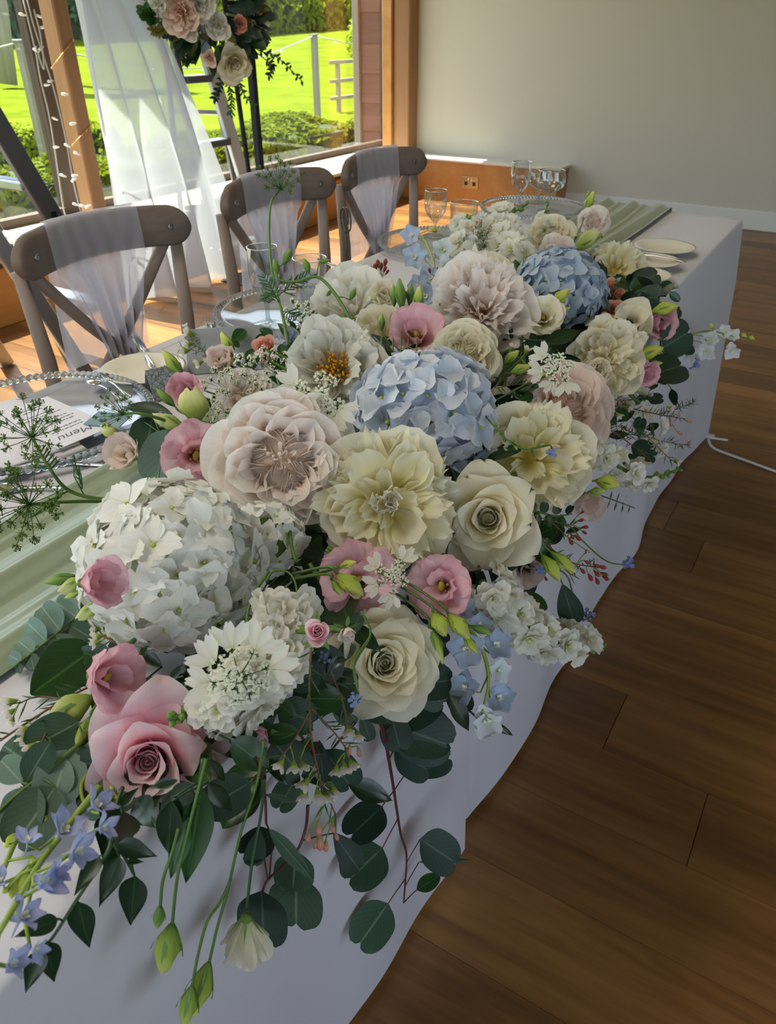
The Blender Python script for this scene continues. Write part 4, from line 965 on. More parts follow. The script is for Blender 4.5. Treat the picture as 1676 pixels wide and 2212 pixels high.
def floretmesh(key, m, name='floret', np_=4, W=1.0, serr=.05, cup=.25, seed=0, eye=None, gap=0):
    if key in _PC: return _PC[key]
    L = []
    for k in range(5):
        g = G(); r = random.Random(seed+k)
        for q in range(np_):
            V, F, T = wrapgrid(L=1, W=W, nu=8, nv=5, prof=((0, .16), (.3, .72), (.65, 1), (1, .72)), tip=.26, tipp=2.2, wrap=.35, curve=(cup, -.2, -.3), ruffle=.035, freq=2.0, fringe=serr, seed=seed+k*7+q)
            g.add(V, F, T, pm(360*q/np_+r.uniform(-8, 8), 80+r.uniform(-12, 10), r.uniform(.88, 1.05), .04, 0, r.uniform(-12, 12)))
        k0 = len(g.f); g.ball((0, 0, .04), .085, 6, 4, mi=1)
        me = g.mesh(name); me.materials.append(m); me.materials.append(eye or m); L.append(me)
    _PC[key] = L; return L
def hydrangea(t, R, m, eye, n=70, seed=0, size=.42, flat=.8, half=True, serr=.05):
    r = random.Random(seed); ms = floretmesh(('hyd', m.name), m, 'floret', 4, 1.0, serr, .2, seed, eye)
    core = G().ball((0, 0, -.10*R), R*.62, 12, 8, sq=(1, 1, flat)); obj('stalks', core, M_budg, t)
    for k in range(n):
        f = (k+.5)/n; zc = 1-f*1.55; a = 2.39996*k; s = math.sqrt(max(0, 1-zc*zc))
        nn = Vector((s*math.cos(a), s*math.sin(a), zc))
        p = Vector((nn.x, nn.y, nn.z*flat))*R*r.uniform(.76, .90)
        nn = (nn + Vector((r.uniform(-.2, .2), r.uniform(-.2, .2), r.uniform(-.2, .2)))).normalized()
        sc_ = R*size*r.uniform(.82, 1.15)
        obj('floret', r.choice(ms), None, t, frame(p, nn, None, r.uniform(0, 6.28)) @ Matrix.Diagonal((sc_, sc_, sc_, 1)))
def lisianthus(t, R, m, seed=0, depth=1.0, flare=1.0, throat=True, n=6, inner=3):
    "ruffled cup: flare 1 = wide open, 0 = a narrow tube"
    r = random.Random(seed)
    out = petals(('lio%.1f' % flare, m.name), m, 4, L=1, W=1.05, nu=10, nv=8, prof=((0, .2), (.35, .62), (.75, 1), (1, .95)), tip=.12, tipp=2.2, wrap=.95, curve=(.35+.3*(1-flare), .2, -1.5*flare-.2), wrapt=(1.2, .5), ruffle=.05, freq=3.2, fringe=.03)
    inn = petals(('lii%.1f' % flare, m.name), m, 3, L=1, W=.85, nu=9, nv=7, prof=((0, .2), (.35, .62), (.75, 1), (1, .9)), tip=.12, wrap=1.2, curve=(.4, .2, -.7*flare), wrapt=(1.2, .7), ruffle=.05, freq=3, fringe=.03)
    z0 = -R*.75*depth; S = R*1.22*(1+.15*(1-flare))
    for k in range(n): obj('petal', r.choice(out), None, t, pm(360*k/n+r.uniform(-8, 8), 20+30*flare+r.uniform(-4, 4), S*r.uniform(.94, 1.05), R*.06, z0, r.uniform(-10, 10)))
    for k in range(inner): obj('petal', r.choice(inn), None, t, pm(360*k/inner+30+r.uniform(-15, 15), 12+22*flare, S*.9*r.uniform(.9, 1.02), R*.04, z0, r.uniform(-12, 12)))
    if throat:
        g = G().tube([(0, 0, z0), (0, 0, z0+R*.55)], [R*.10, R*.07], 7); g.ball((0, 0, z0+R*.60), R*.12, 8, 5, sq=(1.3, .8, .7))
        for k in range(5): a = k*1.2566; g.tube([(0, 0, z0+R*.1), (R*.16*math.cos(a), R*.16*math.sin(a), z0+R*.5)], R*.02, 4).ball((R*.17*math.cos(a), R*.17*math.sin(a), z0+R*.52), R*.05, 5, 4)
        obj('stamens', g, M_yelp, t)
    obj('calyx', G().lathe([(R*.02, z0-R*.12), (R*.14, z0-R*.04), (R*.17, z0+R*.08), (R*.10, z0+R*.12)], 8), M_budg, t)
    for k in range(5): obj('sepal', LEAF['thin'], None, t, pm(72*k, 38, R*.6, R*.12, z0-R*.05))

# ------------------------------------------------------------------ leaves
LEAF = {}
def leafmesh(name, m, W, prof, cup=.25, curve=(.15, 0, -.35), tip=0.0, point=.0, nu=6, nv=13, notch=0.0, ruffle=.02, seed=0, nm='leaf', tipp=2):
    me = G().add(*wrapgrid(L=1, W=W, nu=nu, nv=nv, prof=prof, tip=tip, tipp=tipp, wrap=cup, curve=curve, point=point, notch=notch, ruffle=ruffle, freq=1.2, seed=seed)).mesh(nm); me.materials.append(m); LEAF[name] = me
PT = ((0, .04), (.1, .45), (.28, .92), (.45, 1), (.65, .78), (.85, .36), (1, .02))
OV = ((0, .04), (.08, .4), (.25, .85), (.5, 1), (.75, .82), (.92, .45), (1, .08))
RD = ((0, .06), (.08, .5), (.25, .9), (.5, 1), (.75, .94), (.92, .72), (1, .45))
leafmesh('sepal', M_sepal, .34, PT, .3, (.2, 0, -.5), nv=5, nu=4, nm='sepal'); leafmesh('thin', M_sepal, .10, PT, .2, (.3, 0, -.6), nv=5, nu=2, nm='sepal')
leafmesh('ruscus', L_dark, .42, PT, .35, (.1, 0, -.4)); leafmesh('ruscus2', L_mid, .42, PT, .3, (.2, 0, -.3), seed=4)
leafmesh('smilax', L_dark, .46, ((0, .05), (.05, .45), (.12, .8), (.22, .98), (.35, 1), (.5, .86), (.7, .52), (.88, .2), (1, .01)), .3, (.1, 0, -.3), seed=5)
leafmesh('salal', L_mid, .62, ((0, .05), (.08, .55), (.3, .98), (.5, 1), (.75, .7), (.92, .32), (1, .03)), .3, (.15, 0, -.5), seed=6)
leafmesh('populus', L_euc, .86, RD, .18, (.1, 0, -.25), notch=.10, seed=7); leafmesh('populus2', L_dusk, .80, RD, .22, (.15, 0, -.2), notch=.12, seed=8)
leafmesh('spoon', L_dusk, .52, ((0, .04), (.1, .3), (.35, .75), (.65, 1), (.9, .8), (1, .4)), .25, (.15, 0, -.3), seed=9)
leafmesh('lance', L_euc, .20, PT, .2, (.1, 0, -.2), seed=10); leafmesh('silver', L_silver, .84, RD, .22, (.12, 0, -.3), notch=.06, seed=11)
leafmesh('babyblue', L_silver, .92, RD, .3, (.1, 0, -.2), seed=12); leafmesh('babygreen', L_euc, .72, OV, .25, (.1, 0, -.2), seed=13); leafmesh('oval', L_mid, .60, OV, .28, (.15, 0, -.3), seed=14)
def lm(a, b, up, wide=1.0, scale=None):
    "leaf matrix: stalk end a, tip b, face towards up"
    a, b = Vector(a), Vector(b); Y = b-a; L = Y.length; Y.normalize(); Z = Vector(up); Z = (Z-Y*Z.dot(Y)); Z = Z.normalized() if Z.length > 1e-5 else Y.orthogonal().normalized(); X = Y.cross(Z)
    M = Matrix((X, Y, Z)).transposed().to_4x4() @ Matrix.Diagonal((L*wide, L, L, 1)); M.translation = a; return M
# ------------------------------------------------------------------ sprays: stems laid through photo positions
def P3(q, off=.02, dz=0.0):
    return pt(*q) if len(q) == 3 else pos(q[0], q[1], dz, off)
def at_(Q, s):
    "point and direction at fraction s of a polyline"
    n = len(Q)-1; k = min(n-1e-6, max(0, s*n)); i = int(k); return Q[i].lerp(Q[i+1], k-i), (Q[i+1]-Q[i]).normalized()
def spray(name, label, cat, path, m, r0, r1, group=None, off=.02, dz=0.0, surf_=False):
    W_ = [onsurf(q[0], q[1], off) if (surf_ and len(q) == 2) else P3(q, off, dz) for q in path]
    t = thing(name, label, cat, Matrix.Translation(W_[0]), group)
    Q = bez([p-W_[0] for p in W_], 6); n = len(Q)
    obj('stem', G().tube(Q, [r0+(r1-r0)*i/(n-1) for i in range(n)], 6), m, t)
    return t, W_[0], Q
def leaves(t, o, specs, kinds, face=.7, seed=0, surf_=False, off=.02, dz=0.0, stalk=None, wide=1.0):
    "specs: (u0, v0, u1, v1[, kind[, wide]]) stalk end and tip in the photo"
    r = random.Random(seed)
    for k, s in enumerate(specs):
        f = (lambda u, v: onsurf(u, v, off)) if surf_ else (lambda u, v: pos(u, v, dz, off))
        a, b = f(s[0], s[1]), f(s[2], s[3])
        if True:
            da = (a-EYE).dot(CF); db = (b-EYE).dot(CF); lim = .35*(pt(s[2], s[3], da)-a).length; b = pt(s[2], s[3], min(da+max(-lim, min(lim, db-da)), surf(s[2], s[3], off*.7)))
        vv = (EYE-(a+b)/2).normalized(); up = vv*face + Vector((r.uniform(-.5, .5), r.uniform(-.5, .5), r.uniform(-.2, .6)))*(1-face+.25)
        kind = s[4] if len(s) > 4 and s[4] else kinds[k % len(kinds)]
        obj('leaf', LEAF[kind], None, t, lm(a-o, b-o, up, s[5] if len(s) > 5 else wide))
# buds
def budmesh(name, m, lobes=5, twist=1.4, wmax=.20, open_=.04, nm='bud'):
    V = []; T = []; n = 15; J = 9
    for j in range(J+1):
        t = j/J; rad = wmax*math.sin(min(1, t*1.35+.06)*math.pi*.5)**.8*max(0.0, 1-max(0, t-.42)/.58)**.75 + open_*t + .004
        for k in range(n):
            a = 2*math.pi*k/n; q = rad*(1+(.13 if lobes > 3 else .2)*math.cos(lobes*a)*min(1, t*2))
            V.append((q*math.cos(a+twist*t), t + ((.03*math.cos(3*a)+open_*.6*math.cos(4*a+1)) if j == J else 0), q*math.sin(a+twist*t))); T.append((k/n, t))
    F = [(j*n+k, (j+1)*n+k, (j+1)*n+(k+1) % n, j*n+(k+1) % n) for j in range(J) for k in range(n)] + [tuple(range(n))]
    me = G().add(V, F, T).mesh(nm); me.materials.append(m); LEAF[name] = me
M_budo = petalmat('opening_bud', [(0, '#7f9a3c'), (.35, '#b6c468'), (.8, '#dadf9c'), (1, '#e6e6b0')], .25, vein=.2)
budmesh('budcream', M_budo, 3, 1.1, .21, .07)
budmesh('bud', M_bud); budmesh('budl', M_budl, 3, 1.8, .21, .05); budmesh('budg', M_budg, 5, .6, .19, .02); budmesh('budopen', M_budo, 3, .9, .30, .15)
def bud(label, u0, v0, u1, v1, kind='bud', wide=1.0, stem=None, dz=-.02, group=None, surf_=False, off=.03, name='lisianthus_bud', d=None):
    f = (lambda u, v: pt(u, v, d)) if d else ((lambda u, v: onsurf(u, v, off)) if surf_ else (lambda u, v: pos(u, v, dz, off)))
    a, b = f(u0, v0), f(u1, v1)
    if not surf_ and not d: da = (a-EYE).dot(CF); b = pt(u1, v1, min(da, surf(u1, v1, off*.7)))
    t = thing(name, label, 'bud', Matrix.Translation(a), group)
    vv = (EYE-a).normalized(); M = lm((0, 0, 0), b-a, vv, wide*1.0); M = M @ Matrix.Diagonal((1, 1, wide, 1))
    obj('bud', LEAF[kind], None, t, M)
    L = (b-a).length; D = (b-a)/L
    for k in range(4):
        s = Matrix.Rotation(k*1.57+.4, 3, D) @ D.orthogonal().normalized()
        obj('sepal', LEAF['thin'], None, t, lm(s*L*.05, D*L*.62 + s*L*(.24*wide), s, 1.4))
    if stem:
        Q = [f(*q) if len(q) == 2 else pt(*q) for q in stem]
        obj('stem', G().tube(bez([Vector((0, 0, 0))]+[q-a for q in Q], 6), .0012, 5), M_stem, t)
    else:
        q = a + (ridge(a)-a).normalized()*.05 - vv*.02 - D*L*.4; obj('stem', G().tube(bez([Vector((0, 0, 0)), -D*L*.35, q-a], 4), .0015, 5), M_stem, t)
    return t
# stock: ruffled double florets round a stout stem, green buds at the tip
def stockmesh():
    if 'stock' in _PC: return _PC['stock']
    L = []
    for k in range(4):
        g = G(); r = random.Random(k)
        for ring, (n, tl, s) in enumerate(((5, 86, 1.0), (5, 62, .78), (4, 34, .55))):
            for q in range(n):
                g.add(*wrapgrid(L=1, W=.95, nu=6, nv=4, prof=((0, .2), (.4, .75), (.75, 1), (1, .8)), tip=.2, notch=.08, wrap=.5, curve=(.3, 0, -.6), ruffle=.08, freq=2.2, seed=k*50+ring*9+q), M=pm(360*q/n+ring*35+r.uniform(-12, 12), tl+r.uniform(-10, 8), s, .05, .02*ring, r.uniform(-18, 18)))
        k0 = len(g.f); g.ball((0, 0, .2), .10, 6, 4, mi=1)
        me = g.mesh('floret'); me.materials.append(P_white); me.materials.append(M_budl); L.append(me)
    _PC['stock'] = L; return L
_PC['tipbud'] = [None]
def stock(label, path, n, fs, tip=10, seed=0, dz=0.0, f0=0.0, f1=.8, spread=1.0, group=None):
    t, o, Q = spray('stock', label, 'flower', path, M_stem, .004, .0022, group, dz=dz)
    r = random.Random(seed); ms = stockmesh()
    dd = ((o+Q[len(Q)//2])-EYE).dot(CF); S = fs*dd/FPX/2
    for k in range(n):
        s = f0+(f1-f0)*(k+.5)/n; p, d = at_(Q, s); a = k*2.4+r.uniform(-.4, .4)
        vv = (EYE-(o+p)).normalized(); e1 = d.orthogonal().normalized(); nn = (Matrix.Rotation(a, 3, d) @ e1); nn = (nn*1.0 + vv*.75 + d*.2).normalized()
        sz = S*r.uniform(.85, 1.1)*(1-.25*s)
        obj('floret', r.choice(ms), None, t, frame(p+nn*S*.75*spread, nn, None, r.uniform(0, 6)) @ Matrix.Diagonal((sz, sz, sz, 1)))
    for k in range(tip):
        s = f1+(1-f1)*(k+.5)/tip; p, d = at_(Q, s); a = k*2.4; nn = Matrix.Rotation(a, 3, d) @ d.orthogonal().normalized()
        L = S*(.62-.3*(k/tip)); obj('bud', LEAF['budg'], None, t, lm(p, p+nn*L*.75+d*L*.6, d, 1.9) @ Matrix.Diagonal((1, 1, 1.9, 1)))
    return t, o, Q
# delphinium
def delphmesh(m):
    key = 'dl'+m.name
    if key in _PC: return _PC[key]
    L = []; wd, tl_ = (.58, 48) if m is P_dell else (.98, 62)
    for k in range(4):
        g = G(); r = random.Random(k+3)
        for q in range(5):
            g.add(*wrapgrid(L=1, W=wd, nu=6, nv=5, prof=((0, .15), (.3, .7), (.6, 1), (.85, .85), (1, .45)), tip=.16, wrap=.5, curve=(.5, -.3, -.5), ruffle=.04, freq=1.5, seed=k*9+q), M=pm(72*q+r.uniform(-10, 10), tl_+r.uniform(-14, 14), r.uniform(.88, 1.05), .06, 0, r.uniform(-15, 15)))
        for q in range(4): g.add(*wrapgrid(L=1, W=.6, nu=4, nv=3, tip=.2, wrap=.5, curve=(.2, 0, -.5), ruffle=.08, seed=q), M=pm(90*q+20, 26, .36, .04, .03), mi=1)
        g.tube([(0, 0, .02), (-.05, 0, -.3), (-.16, 0, -.66), (-.26, 0, -.95)], [.09, .07, .045, .02], 6, mi=2)
        me = g.mesh('floret')
        for q in (m, M_bee, P_dell if m is not P_delw else M_budl): me.materials.append(q)
        L.append(me)
    _PC[key] = L; return L
def delphinium(label, path, florets, mm, m_stem=None, buds=(), seed=0, dz=0.0, surf_=False, off=.03, r0=.003, r1=.0012, group=None):
    "florets: (u, v, size px, ax, ay); buds: (u0, v0, u1, v1)"
    t, o, Q = spray('delphinium', label, 'flower', path, m_stem or M_stemy, r0, r1, group, off, dz, surf_); r = random.Random(seed)
    f = (lambda u, v: onsurf(u, v, off)) if surf_ else (lambda u, v: pos(u, v, dz, off))
    for k, (u, v, s, ax, ay) in enumerate(florets):
        ms = delphmesh(mm[k % len(mm)]); p = f(u, v); dd = (p-EYE).dot(CF); S = s*dd/FPX/2
        z = aim(p, ax, ay); obj('floret', r.choice(ms), None, t, frame(p-o, z, None, r.uniform(0, 6)) @ Matrix.Diagonal((S, S, S, 1)))
        j = min(range(len(Q)), key=lambda i: (Q[i]-(p-o)).length)
        obj('flower_stalk', G().tube([Q[max(0, j-3)], (p-o)*.5+Q[j]*.5-z*S*.3, p-o-z*S*.15], .0011, 4), m_stem or M_stemy, t)
    for (u0, v0, u1, v1) in buds:
        a = f(u0, v0); b = pt(u1, v1, (a-EYE).dot(CF)); obj('bud', LEAF['budl'], None, t, lm(a-o, b-o, EYE-a, 1.5) @ Matrix.Diagonal((1, 1, 1.5, 1)))
        j = min(range(len(Q)), key=lambda i: (Q[i]-(a-o)).length); obj('flower_stalk', G().tube([Q[j], (Q[j]+a-o)/2+Vector((0, 0, .004)), a-o], .0009, 4), m_stem or M_stemy, t)
    return t, o, Q
# orlaya: lacy white umbel, long petals only round the outside
def orlaya(label, u, v, size, ax, ay, rim, seed=0, dz=-.02, tint=None, name='lace_flower', n_in=10, petl=.55):
    t, R = bloom(name, label, 'flower', u, v, size, ax, ay, dz, roll=0.0); r = random.Random(seed)
    pet_ = petals(('orl',), P_white, 3, 'outer_petal', L=1, W=.50, nu=6, nv=5, prof=((0, .12), (.35, .6), (.75, 1), (1, .75)), tip=.25, wrap=.4, curve=(.1, 0, -.3), notch=.12)
    if 'umb' not in _PC:
        L = []
        for k in range(3):
            g = G(); q_ = random.Random(k)
            for i in range(24):
                a = q_.uniform(0, 6.28); d = math.sqrt(q_.random()); c = Vector((d*math.cos(a), d*math.sin(a), .45*(1-d*d)+q_.uniform(-.05, .05)))
                g.tube([(0, 0, -.5), c], .025, 3, False, mi=1)
                for j in range(5):
                    b = j*1.2566+q_.uniform(-.3, .3); g.add([c, c+Vector((.13*math.cos(b-.5), .13*math.sin(b-.5), .05)), c+Vector((.20*math.cos(b), .20*math.sin(b), .02)), c+Vector((.13*math.cos(b+.5), .13*math.sin(b+.5), .05))], [(0, 1, 2, 3)])
                g.ball(c+Vector((0, 0, .06)), .05, 4, 3)
            me = g.mesh('umbellet'); me.materials.append(M_umbw); me.materials.append(M_umbel); L.append(me)
        _PC['umb'] = L
    cs = [(r.uniform(0, 360), R*.42*math.sqrt(r.random()), 0) for _ in range(n_in)] + [(a, R*.52, 1) for a in rim]
    for a, rad, out in cs:
        A = math.radians(a); c = Vector((rad*math.cos(A), rad*math.sin(A), R*.10*(1-rad/R)))
        sz = R*(.17 if not out else .19); obj('umbellet', r.choice(_PC['umb']), None, t, frame(c, (c.x*.5, c.y*.5, R*.6), None, r.uniform(0, 6)) @ Matrix.Diagonal((sz, sz, sz, 1)))
        obj('ray', G().tube([(0, 0, -R*.5), c*.6+Vector((0, 0, -R*.2)), c-Vector((0, 0, sz*.4))], R*.014, 4), M_stem, t)
        if out:
            for q in (-46, -10, 28):
                b = a+q+r.uniform(-6, 6); M = pm(b, 84+r.uniform(-8, 6), R*petl*r.uniform(.85, 1.08), R*.06, 0, r.uniform(-12, 12)); obj('outer_petal', r.choice(pet_), None, t, Matrix.Translation(c) @ M)
    return t
# ammi: green umbels on long rays, feathery leaves
def ammi(label, u, v, size, ax, ay, d=None, dz=0, n=26, white=False, path=None, feathers=(), seed=0, dome=.55, spread=1.0, fan=None, sr=.0022):
    p = pt(u, v, d) if d else pos(u, v, dz); z = aim(p, ax, ay); dd = (p-EYE).dot(CF); R = size*dd/FPX/2; r = random.Random(seed)
    M0 = frame(p, z, view(p)[0]); t = thing('green_umbel' if not white else 'white_umbel', label, 'flower', M0)
    key = 'aw' if white else 'ag'
    if key not in _PC:
        L = []
        for k in range(3):
            g = G(); q_ = random.Random(k)
            for i in range(22 if white else 16):
                a = q_.uniform(0, 6.28); e = q_.uniform(-.1, 1); s = math.sqrt(max(0, 1-e*e)); c = Vector((s*math.cos(a), s*math.sin(a), e))*q_.uniform(.7, 1)
                g.tube([(0, 0, -.3), c*.9], .05, 3, False, mi=0); g.ball(c, .17 if white else .15, 5, 3, mi=1 if white else 0)
            if not white:
                for i in range(7): a = i*.9; g.tube([(0, 0, -.4), (1.5*math.cos(a), 1.5*math.sin(a), -.1)], [.05, .01], 3, False)
            me = g.mesh('umbellet'); me.materials.append(M_umbel); me.materials.append(M_umbw); L.append(me)
        _PC[key] = L
    nod = Vector((0, 0, -R*dome)); rays = G()
    for k in range(n):
        f = (k+.6)/n; a = k*2.4+r.uniform(-.3, .3); rad = R*math.sqrt(f)*spread*r.uniform(.85, 1.05); c = Vector((rad*math.cos(a), rad*math.sin(a), R*.22*(1-f)+r.uniform(-.04, .04)*R))
        rays.tube([nod, nod.lerp(c, .55)+Vector((0, 0, -R*.04)), c], R*.012, 4, False)
        sz = R*(.145 if not white else .24)*r.uniform(.8, 1.2); obj('umbellet', r.choice(_PC[key]), None, t, frame(c, c-nod, None, r.uniform(0, 6)) @ Matrix.Diagonal((sz, sz, sz, 1)))
    for k in range(9): a = k*.7; rays.tube([nod, nod+Vector((R*.42*math.cos(a), R*.42*math.sin(a), -R*.10))], [R*.012, R*.002], 3, False)
    obj('rays', rays, M_umbel, t)
    Mi = M0.inverted()
    if path:
        W_ = [M0 @ nod] + [P3(q) for q in path]; Q = bez([Mi @ q for q in W_], 8); obj('stem', G().tube(Q, [sr*.7+sr*.5*i/len(Q) for i in range(len(Q))], 6), M_stem, t)
        for (s, n_, ln_, ang) in feathers:
            b, dv = at_(Q, s); g = G(); fr = random.Random(int(s*100)+seed); side = Matrix.Rotation(ang, 3, dv) @ dv.orthogonal().normalized(); ax0 = (side*.9 - dv*.45).normalized()
            tip = b + ax0*ln_
            g.tube([b, b+ax0*ln_*.5+dv*(-.1)*ln_, tip], [.0009, .0007, .0003], 4)
            for k in range(n_):
                f = .2+.75*k/n_; c = b.lerp(tip, f)
                for sg in (-1, 1):
                    e = (ax0*.8 + dv.cross(ax0).normalized()*sg*.8 + dv*fr.uniform(-.3, .3)).normalized(); L = ln_*.45*(1-f*.55)
                    m_ = c+e*L*.5; g.tube([c, m_, c+e*L], [.0007, .0011, .0002], 4)
                    g.tube([m_, m_+(e*.7+ax0*.7).normalized()*L*.5], [.0008, .0002], 3)
                    g.tube([m_, m_+(e*.9-ax0*.3).normalized()*L*.4], [.0008, .0002], 3)
            obj('feathery_leaf', g, M_feather, t)
    else:
        a = nod; b = Mi @ ridge(p); obj('stem', G().tube(bez([a, a.lerp(b, .4)+Vector((0, 0, -R*.2)), b], 5), .0018, 5), M_stem, t)
    return t
# waxflower: needle leaves, small five-petalled cups, or only red buds
def _wax():
    if 'wax' in _PC: return
    g = G().lathe([(.04, 0), (.10, .12), (.24, .42), (.30, .55), (.22, .56), (.0001, .5)], 10, mi=1)
    for q in range(5): g.add(*wrapgrid(L=1, W=.9, nu=5, nv=3, prof=((0, .4), (.5, 1), (1, .7)), tip=.3, wrap=.5, curve=(.4, .2, 0), seed=q), M=Matrix.Translation((0, 0, .5)) @ pm(72*q, 50, .60, .22, 0))
    me = g.mesh('blossom'); me.materials.append(P_white if False else M_wax); me.materials.append(M_waxc); _PC['wax'] = me
    for nm, m in (('waxb', M_waxb), ('waxr', M_berry)):
        g = G().lathe([(.03, 0), (.09, .12), (.20, .42), (.24, .62), (.17, .84), (.0001, .95)], 9); me = g.mesh('bud'); me.materials.append(m); _PC[nm] = me
def wax(label, stems, blossoms=(), buds=(), kind='waxb', need=1.0, dz=-.015, seed=0, surf_=False, off=.03, m=None, d=None, name='waxflower', nl=16):
    "stems: pixel polylines (first is the main one); blossoms and buds: (u0, v0, u1, v1) foot and mouth"
    _wax(); f = (lambda q: pt(q[0], q[1], d) if d else pt(*q) if len(q) == 3 else (onsurf(q[0], q[1], off) if surf_ else pos(q[0], q[1], dz, off))); r = random.Random(seed)
    o = f(stems[0][0]); t = thing(name, label, 'flower', Matrix.Translation(o)); nd_ = G(); allQ = []
    for k, s in enumerate(stems):
        Q = bez([f(q)-o for q in s], 5); allQ += Q; obj('stem' if k == 0 else 'branch', G().tube(Q, .0010 if k == 0 else .0007, 5), m or M_twig, t)
        L = sum((Q[i+1]-Q[i]).length for i in range(len(Q)-1)); nn = int(L/.0075*need)
        for j in range(nn):
            p, dv = at_(Q, (j+.5)/max(1, nn)); a = r.uniform(0, 6.28); e = (Matrix.Rotation(a, 3, dv) @ dv.orthogonal().normalized()*.8 + dv*.75).normalized()
            l_ = nl*.001*r.uniform(.6, 1.2); s_ = e.orthogonal().normalized()*.0008; q_ = p+e*l_
            nd_.tube([p, p+e*l_*.5, q_], [.0004, .0009, .0002], 3, False)
    if need > 0: obj('needles', nd_, M_needle, t, kind='stuff')
    for lst, me, nm in ((blossoms, _PC['wax'], 'blossom'), (buds, _PC[kind], 'bud')):
        for (u0, v0, u1, v1) in lst:
            a = f((u0, v0)); b = pt(u1, v1, (a-EYE).dot(CF)); D = b-a; L = D.length; D.normalize(); D = (D + (EYE-a).normalized()*.25).normalized()
            obj(nm, me, None, t, frame(a-o, D, None, r.uniform(0, 6)) @ Matrix.Diagonal((L, L, L, 1)))
            q = min(allQ, key=lambda w_: (w_-(a-o)).length+(0.02 if w_.z < (a-o).z else 0)); obj('flower_stalk', G().tube([q, (q+a-o)/2-D*L*.1, a-o], .0007, 4), M_stemy, t)
    return t
def forget(label, u, v, n=9, sp=16, seed=0, dz=-.01, stem=None, surf_=False, m=None, d=None):
    r = random.Random(seed); p = pt(u, v, d) if d else (onsurf(u, v, .03) if surf_ else pos(u, v, dz)); t = thing('forget_me_not', label, 'flower', frame(p, aim(p, 0, .2))); k_ = (p-EYE).dot(CF)/FPX
    if 'fmn' not in _PC:
        g = G()
        for q in range(5): g.add(*wrapgrid(L=1, W=.95, nu=4, nv=3, prof=((0, .2), (.6, 1), (1, .8)), tip=.3, wrap=.2, curve=(.2, 0, 0), seed=q), M=pm(72*q, 80, 1, .05, 0))
        g.ball((0, 0, .08), .16, 6, 3, mi=1); me = g.mesh('blossom'); me.materials.append(M_forget); me.materials.append(M_yel); _PC['fmn'] = me
    for k in range(n):
        a = k*2.4; rad = sp*math.sqrt((k+.3)/n)*k_; c = Vector((rad*math.cos(a), rad*math.sin(a), r.uniform(0, 8)*k_)); s = 5.2*k_*r.uniform(.7, 1.1)
        obj('blossom', _PC['fmn'], None, t, frame(c, (c.x*20, c.y*20, .4), None, k) @ Matrix.Diagonal((s, s, s, 1)))
        obj('flower_stalk', G().tube([(0, 0, -.02), c-Vector((0, 0, .001))], .0006, 4), M_stem, t)
    Mi = t.matrix_world.inverted() if False else frame(p, aim(p, 0, .2)).inverted()
    Q = [Vector((0, 0, -.02))] + ([Mi @ (onsurf(*q, .03) if surf_ else (pt(*q) if len(q) == 3 else pos(q[0], q[1], dz))) for q in stem] if stem else [Mi @ ridge(p)])
    obj('stem', G().tube(bez(Q, 6), .0011, 5), M_stem, t)
    return t
def spray_rose(label, u, v, size, ax, ay, m, seed=0, dz=0.0, n=14, d=None, sep=True, group=None):
    t, R = bloom('spray_rose', label, 'flower', u, v, size*1.35, ax, ay, dz, d=d, group=group); r = random.Random(seed)
    a_ = petals(('sro', m.name), m, 3, L=1, W=1.05, nu=6, nv=5, prof=((0, .35), (.4, .9), (.7, 1), (1, .8)), tip=.22, wrap=1.2, curve=(.9, .2, -.9), wrapt=(1.1, .6))
    b_ = petals(('sri', m.name), m, 3, L=1, W=.9, nu=6, nv=4, prof=((0, .6), (.5, 1), (1, .85)), tip=.18, wrap=2.0, curve=(.3, .1, -.2))
    for k in range(n):
        f = k/(n-1); obj('petal', r.choice(b_ if f < .5 else a_), None, t, pm(137.5*k, 4+52*f**1.3, R*(.75+.35*f), R*(.03+.15*f), -R*(.45+.25*f), r.uniform(-6, 6)))
    if sep:
        for k in range(5): obj('sepal', LEAF['sepal'], None, t, pm(72*k+20, 100, R*1.05, R*.1, -R*.75))
    return t
# ================================================================== the arrangement
fb = thing('foliage_bed', 'dark green leaves packed round the foam beneath all the blooms', 'foliage', (-.46, 1.12, TZ+.004))
obj('floral_foam', G().cbox((-.07, -.52, .002), (.085, .62, .048), .012), M_foam, fb)
br = random.Random(21)
for k in range(230):
    f = (k+.5)/230; y = -.54+1.06*f; a = math.radians(br.uniform(-60, 215)); taper = min(1, (1-abs(f*2-1))*4+.35)
    n_ = Vector((math.cos(a), 0, max(-.35, math.sin(a)))); c = Vector((.02, y, .06)) + Vector((n_.x*.085*taper, 0, max(0, n_.z)*.01*taper - .01))
    if c.x < .10 and c.z < .02: c.z = .02
    e = (n_ + Vector((br.uniform(-.5, .5), br.uniform(-.9, .9), br.uniform(-.3, .4)))).normalized(); L = br.uniform(.05, .07)*(1-.35*max(0, n_.z))
    tip = c+e*L
    if tip.z < .012 and tip.x < .13: tip.z = .012
    obj('leaf', LEAF[br.choice(('ruscus', 'ruscus', 'salal', 'populus2', 'smilax', 'oval'))], None, fb, lm(c, tip, Vector((n_.x, 0, n_.z)) + Vector((br.uniform(-.5, .5), br.uniform(-.5, .5), .3)), br.uniform(.9, 1.2)))

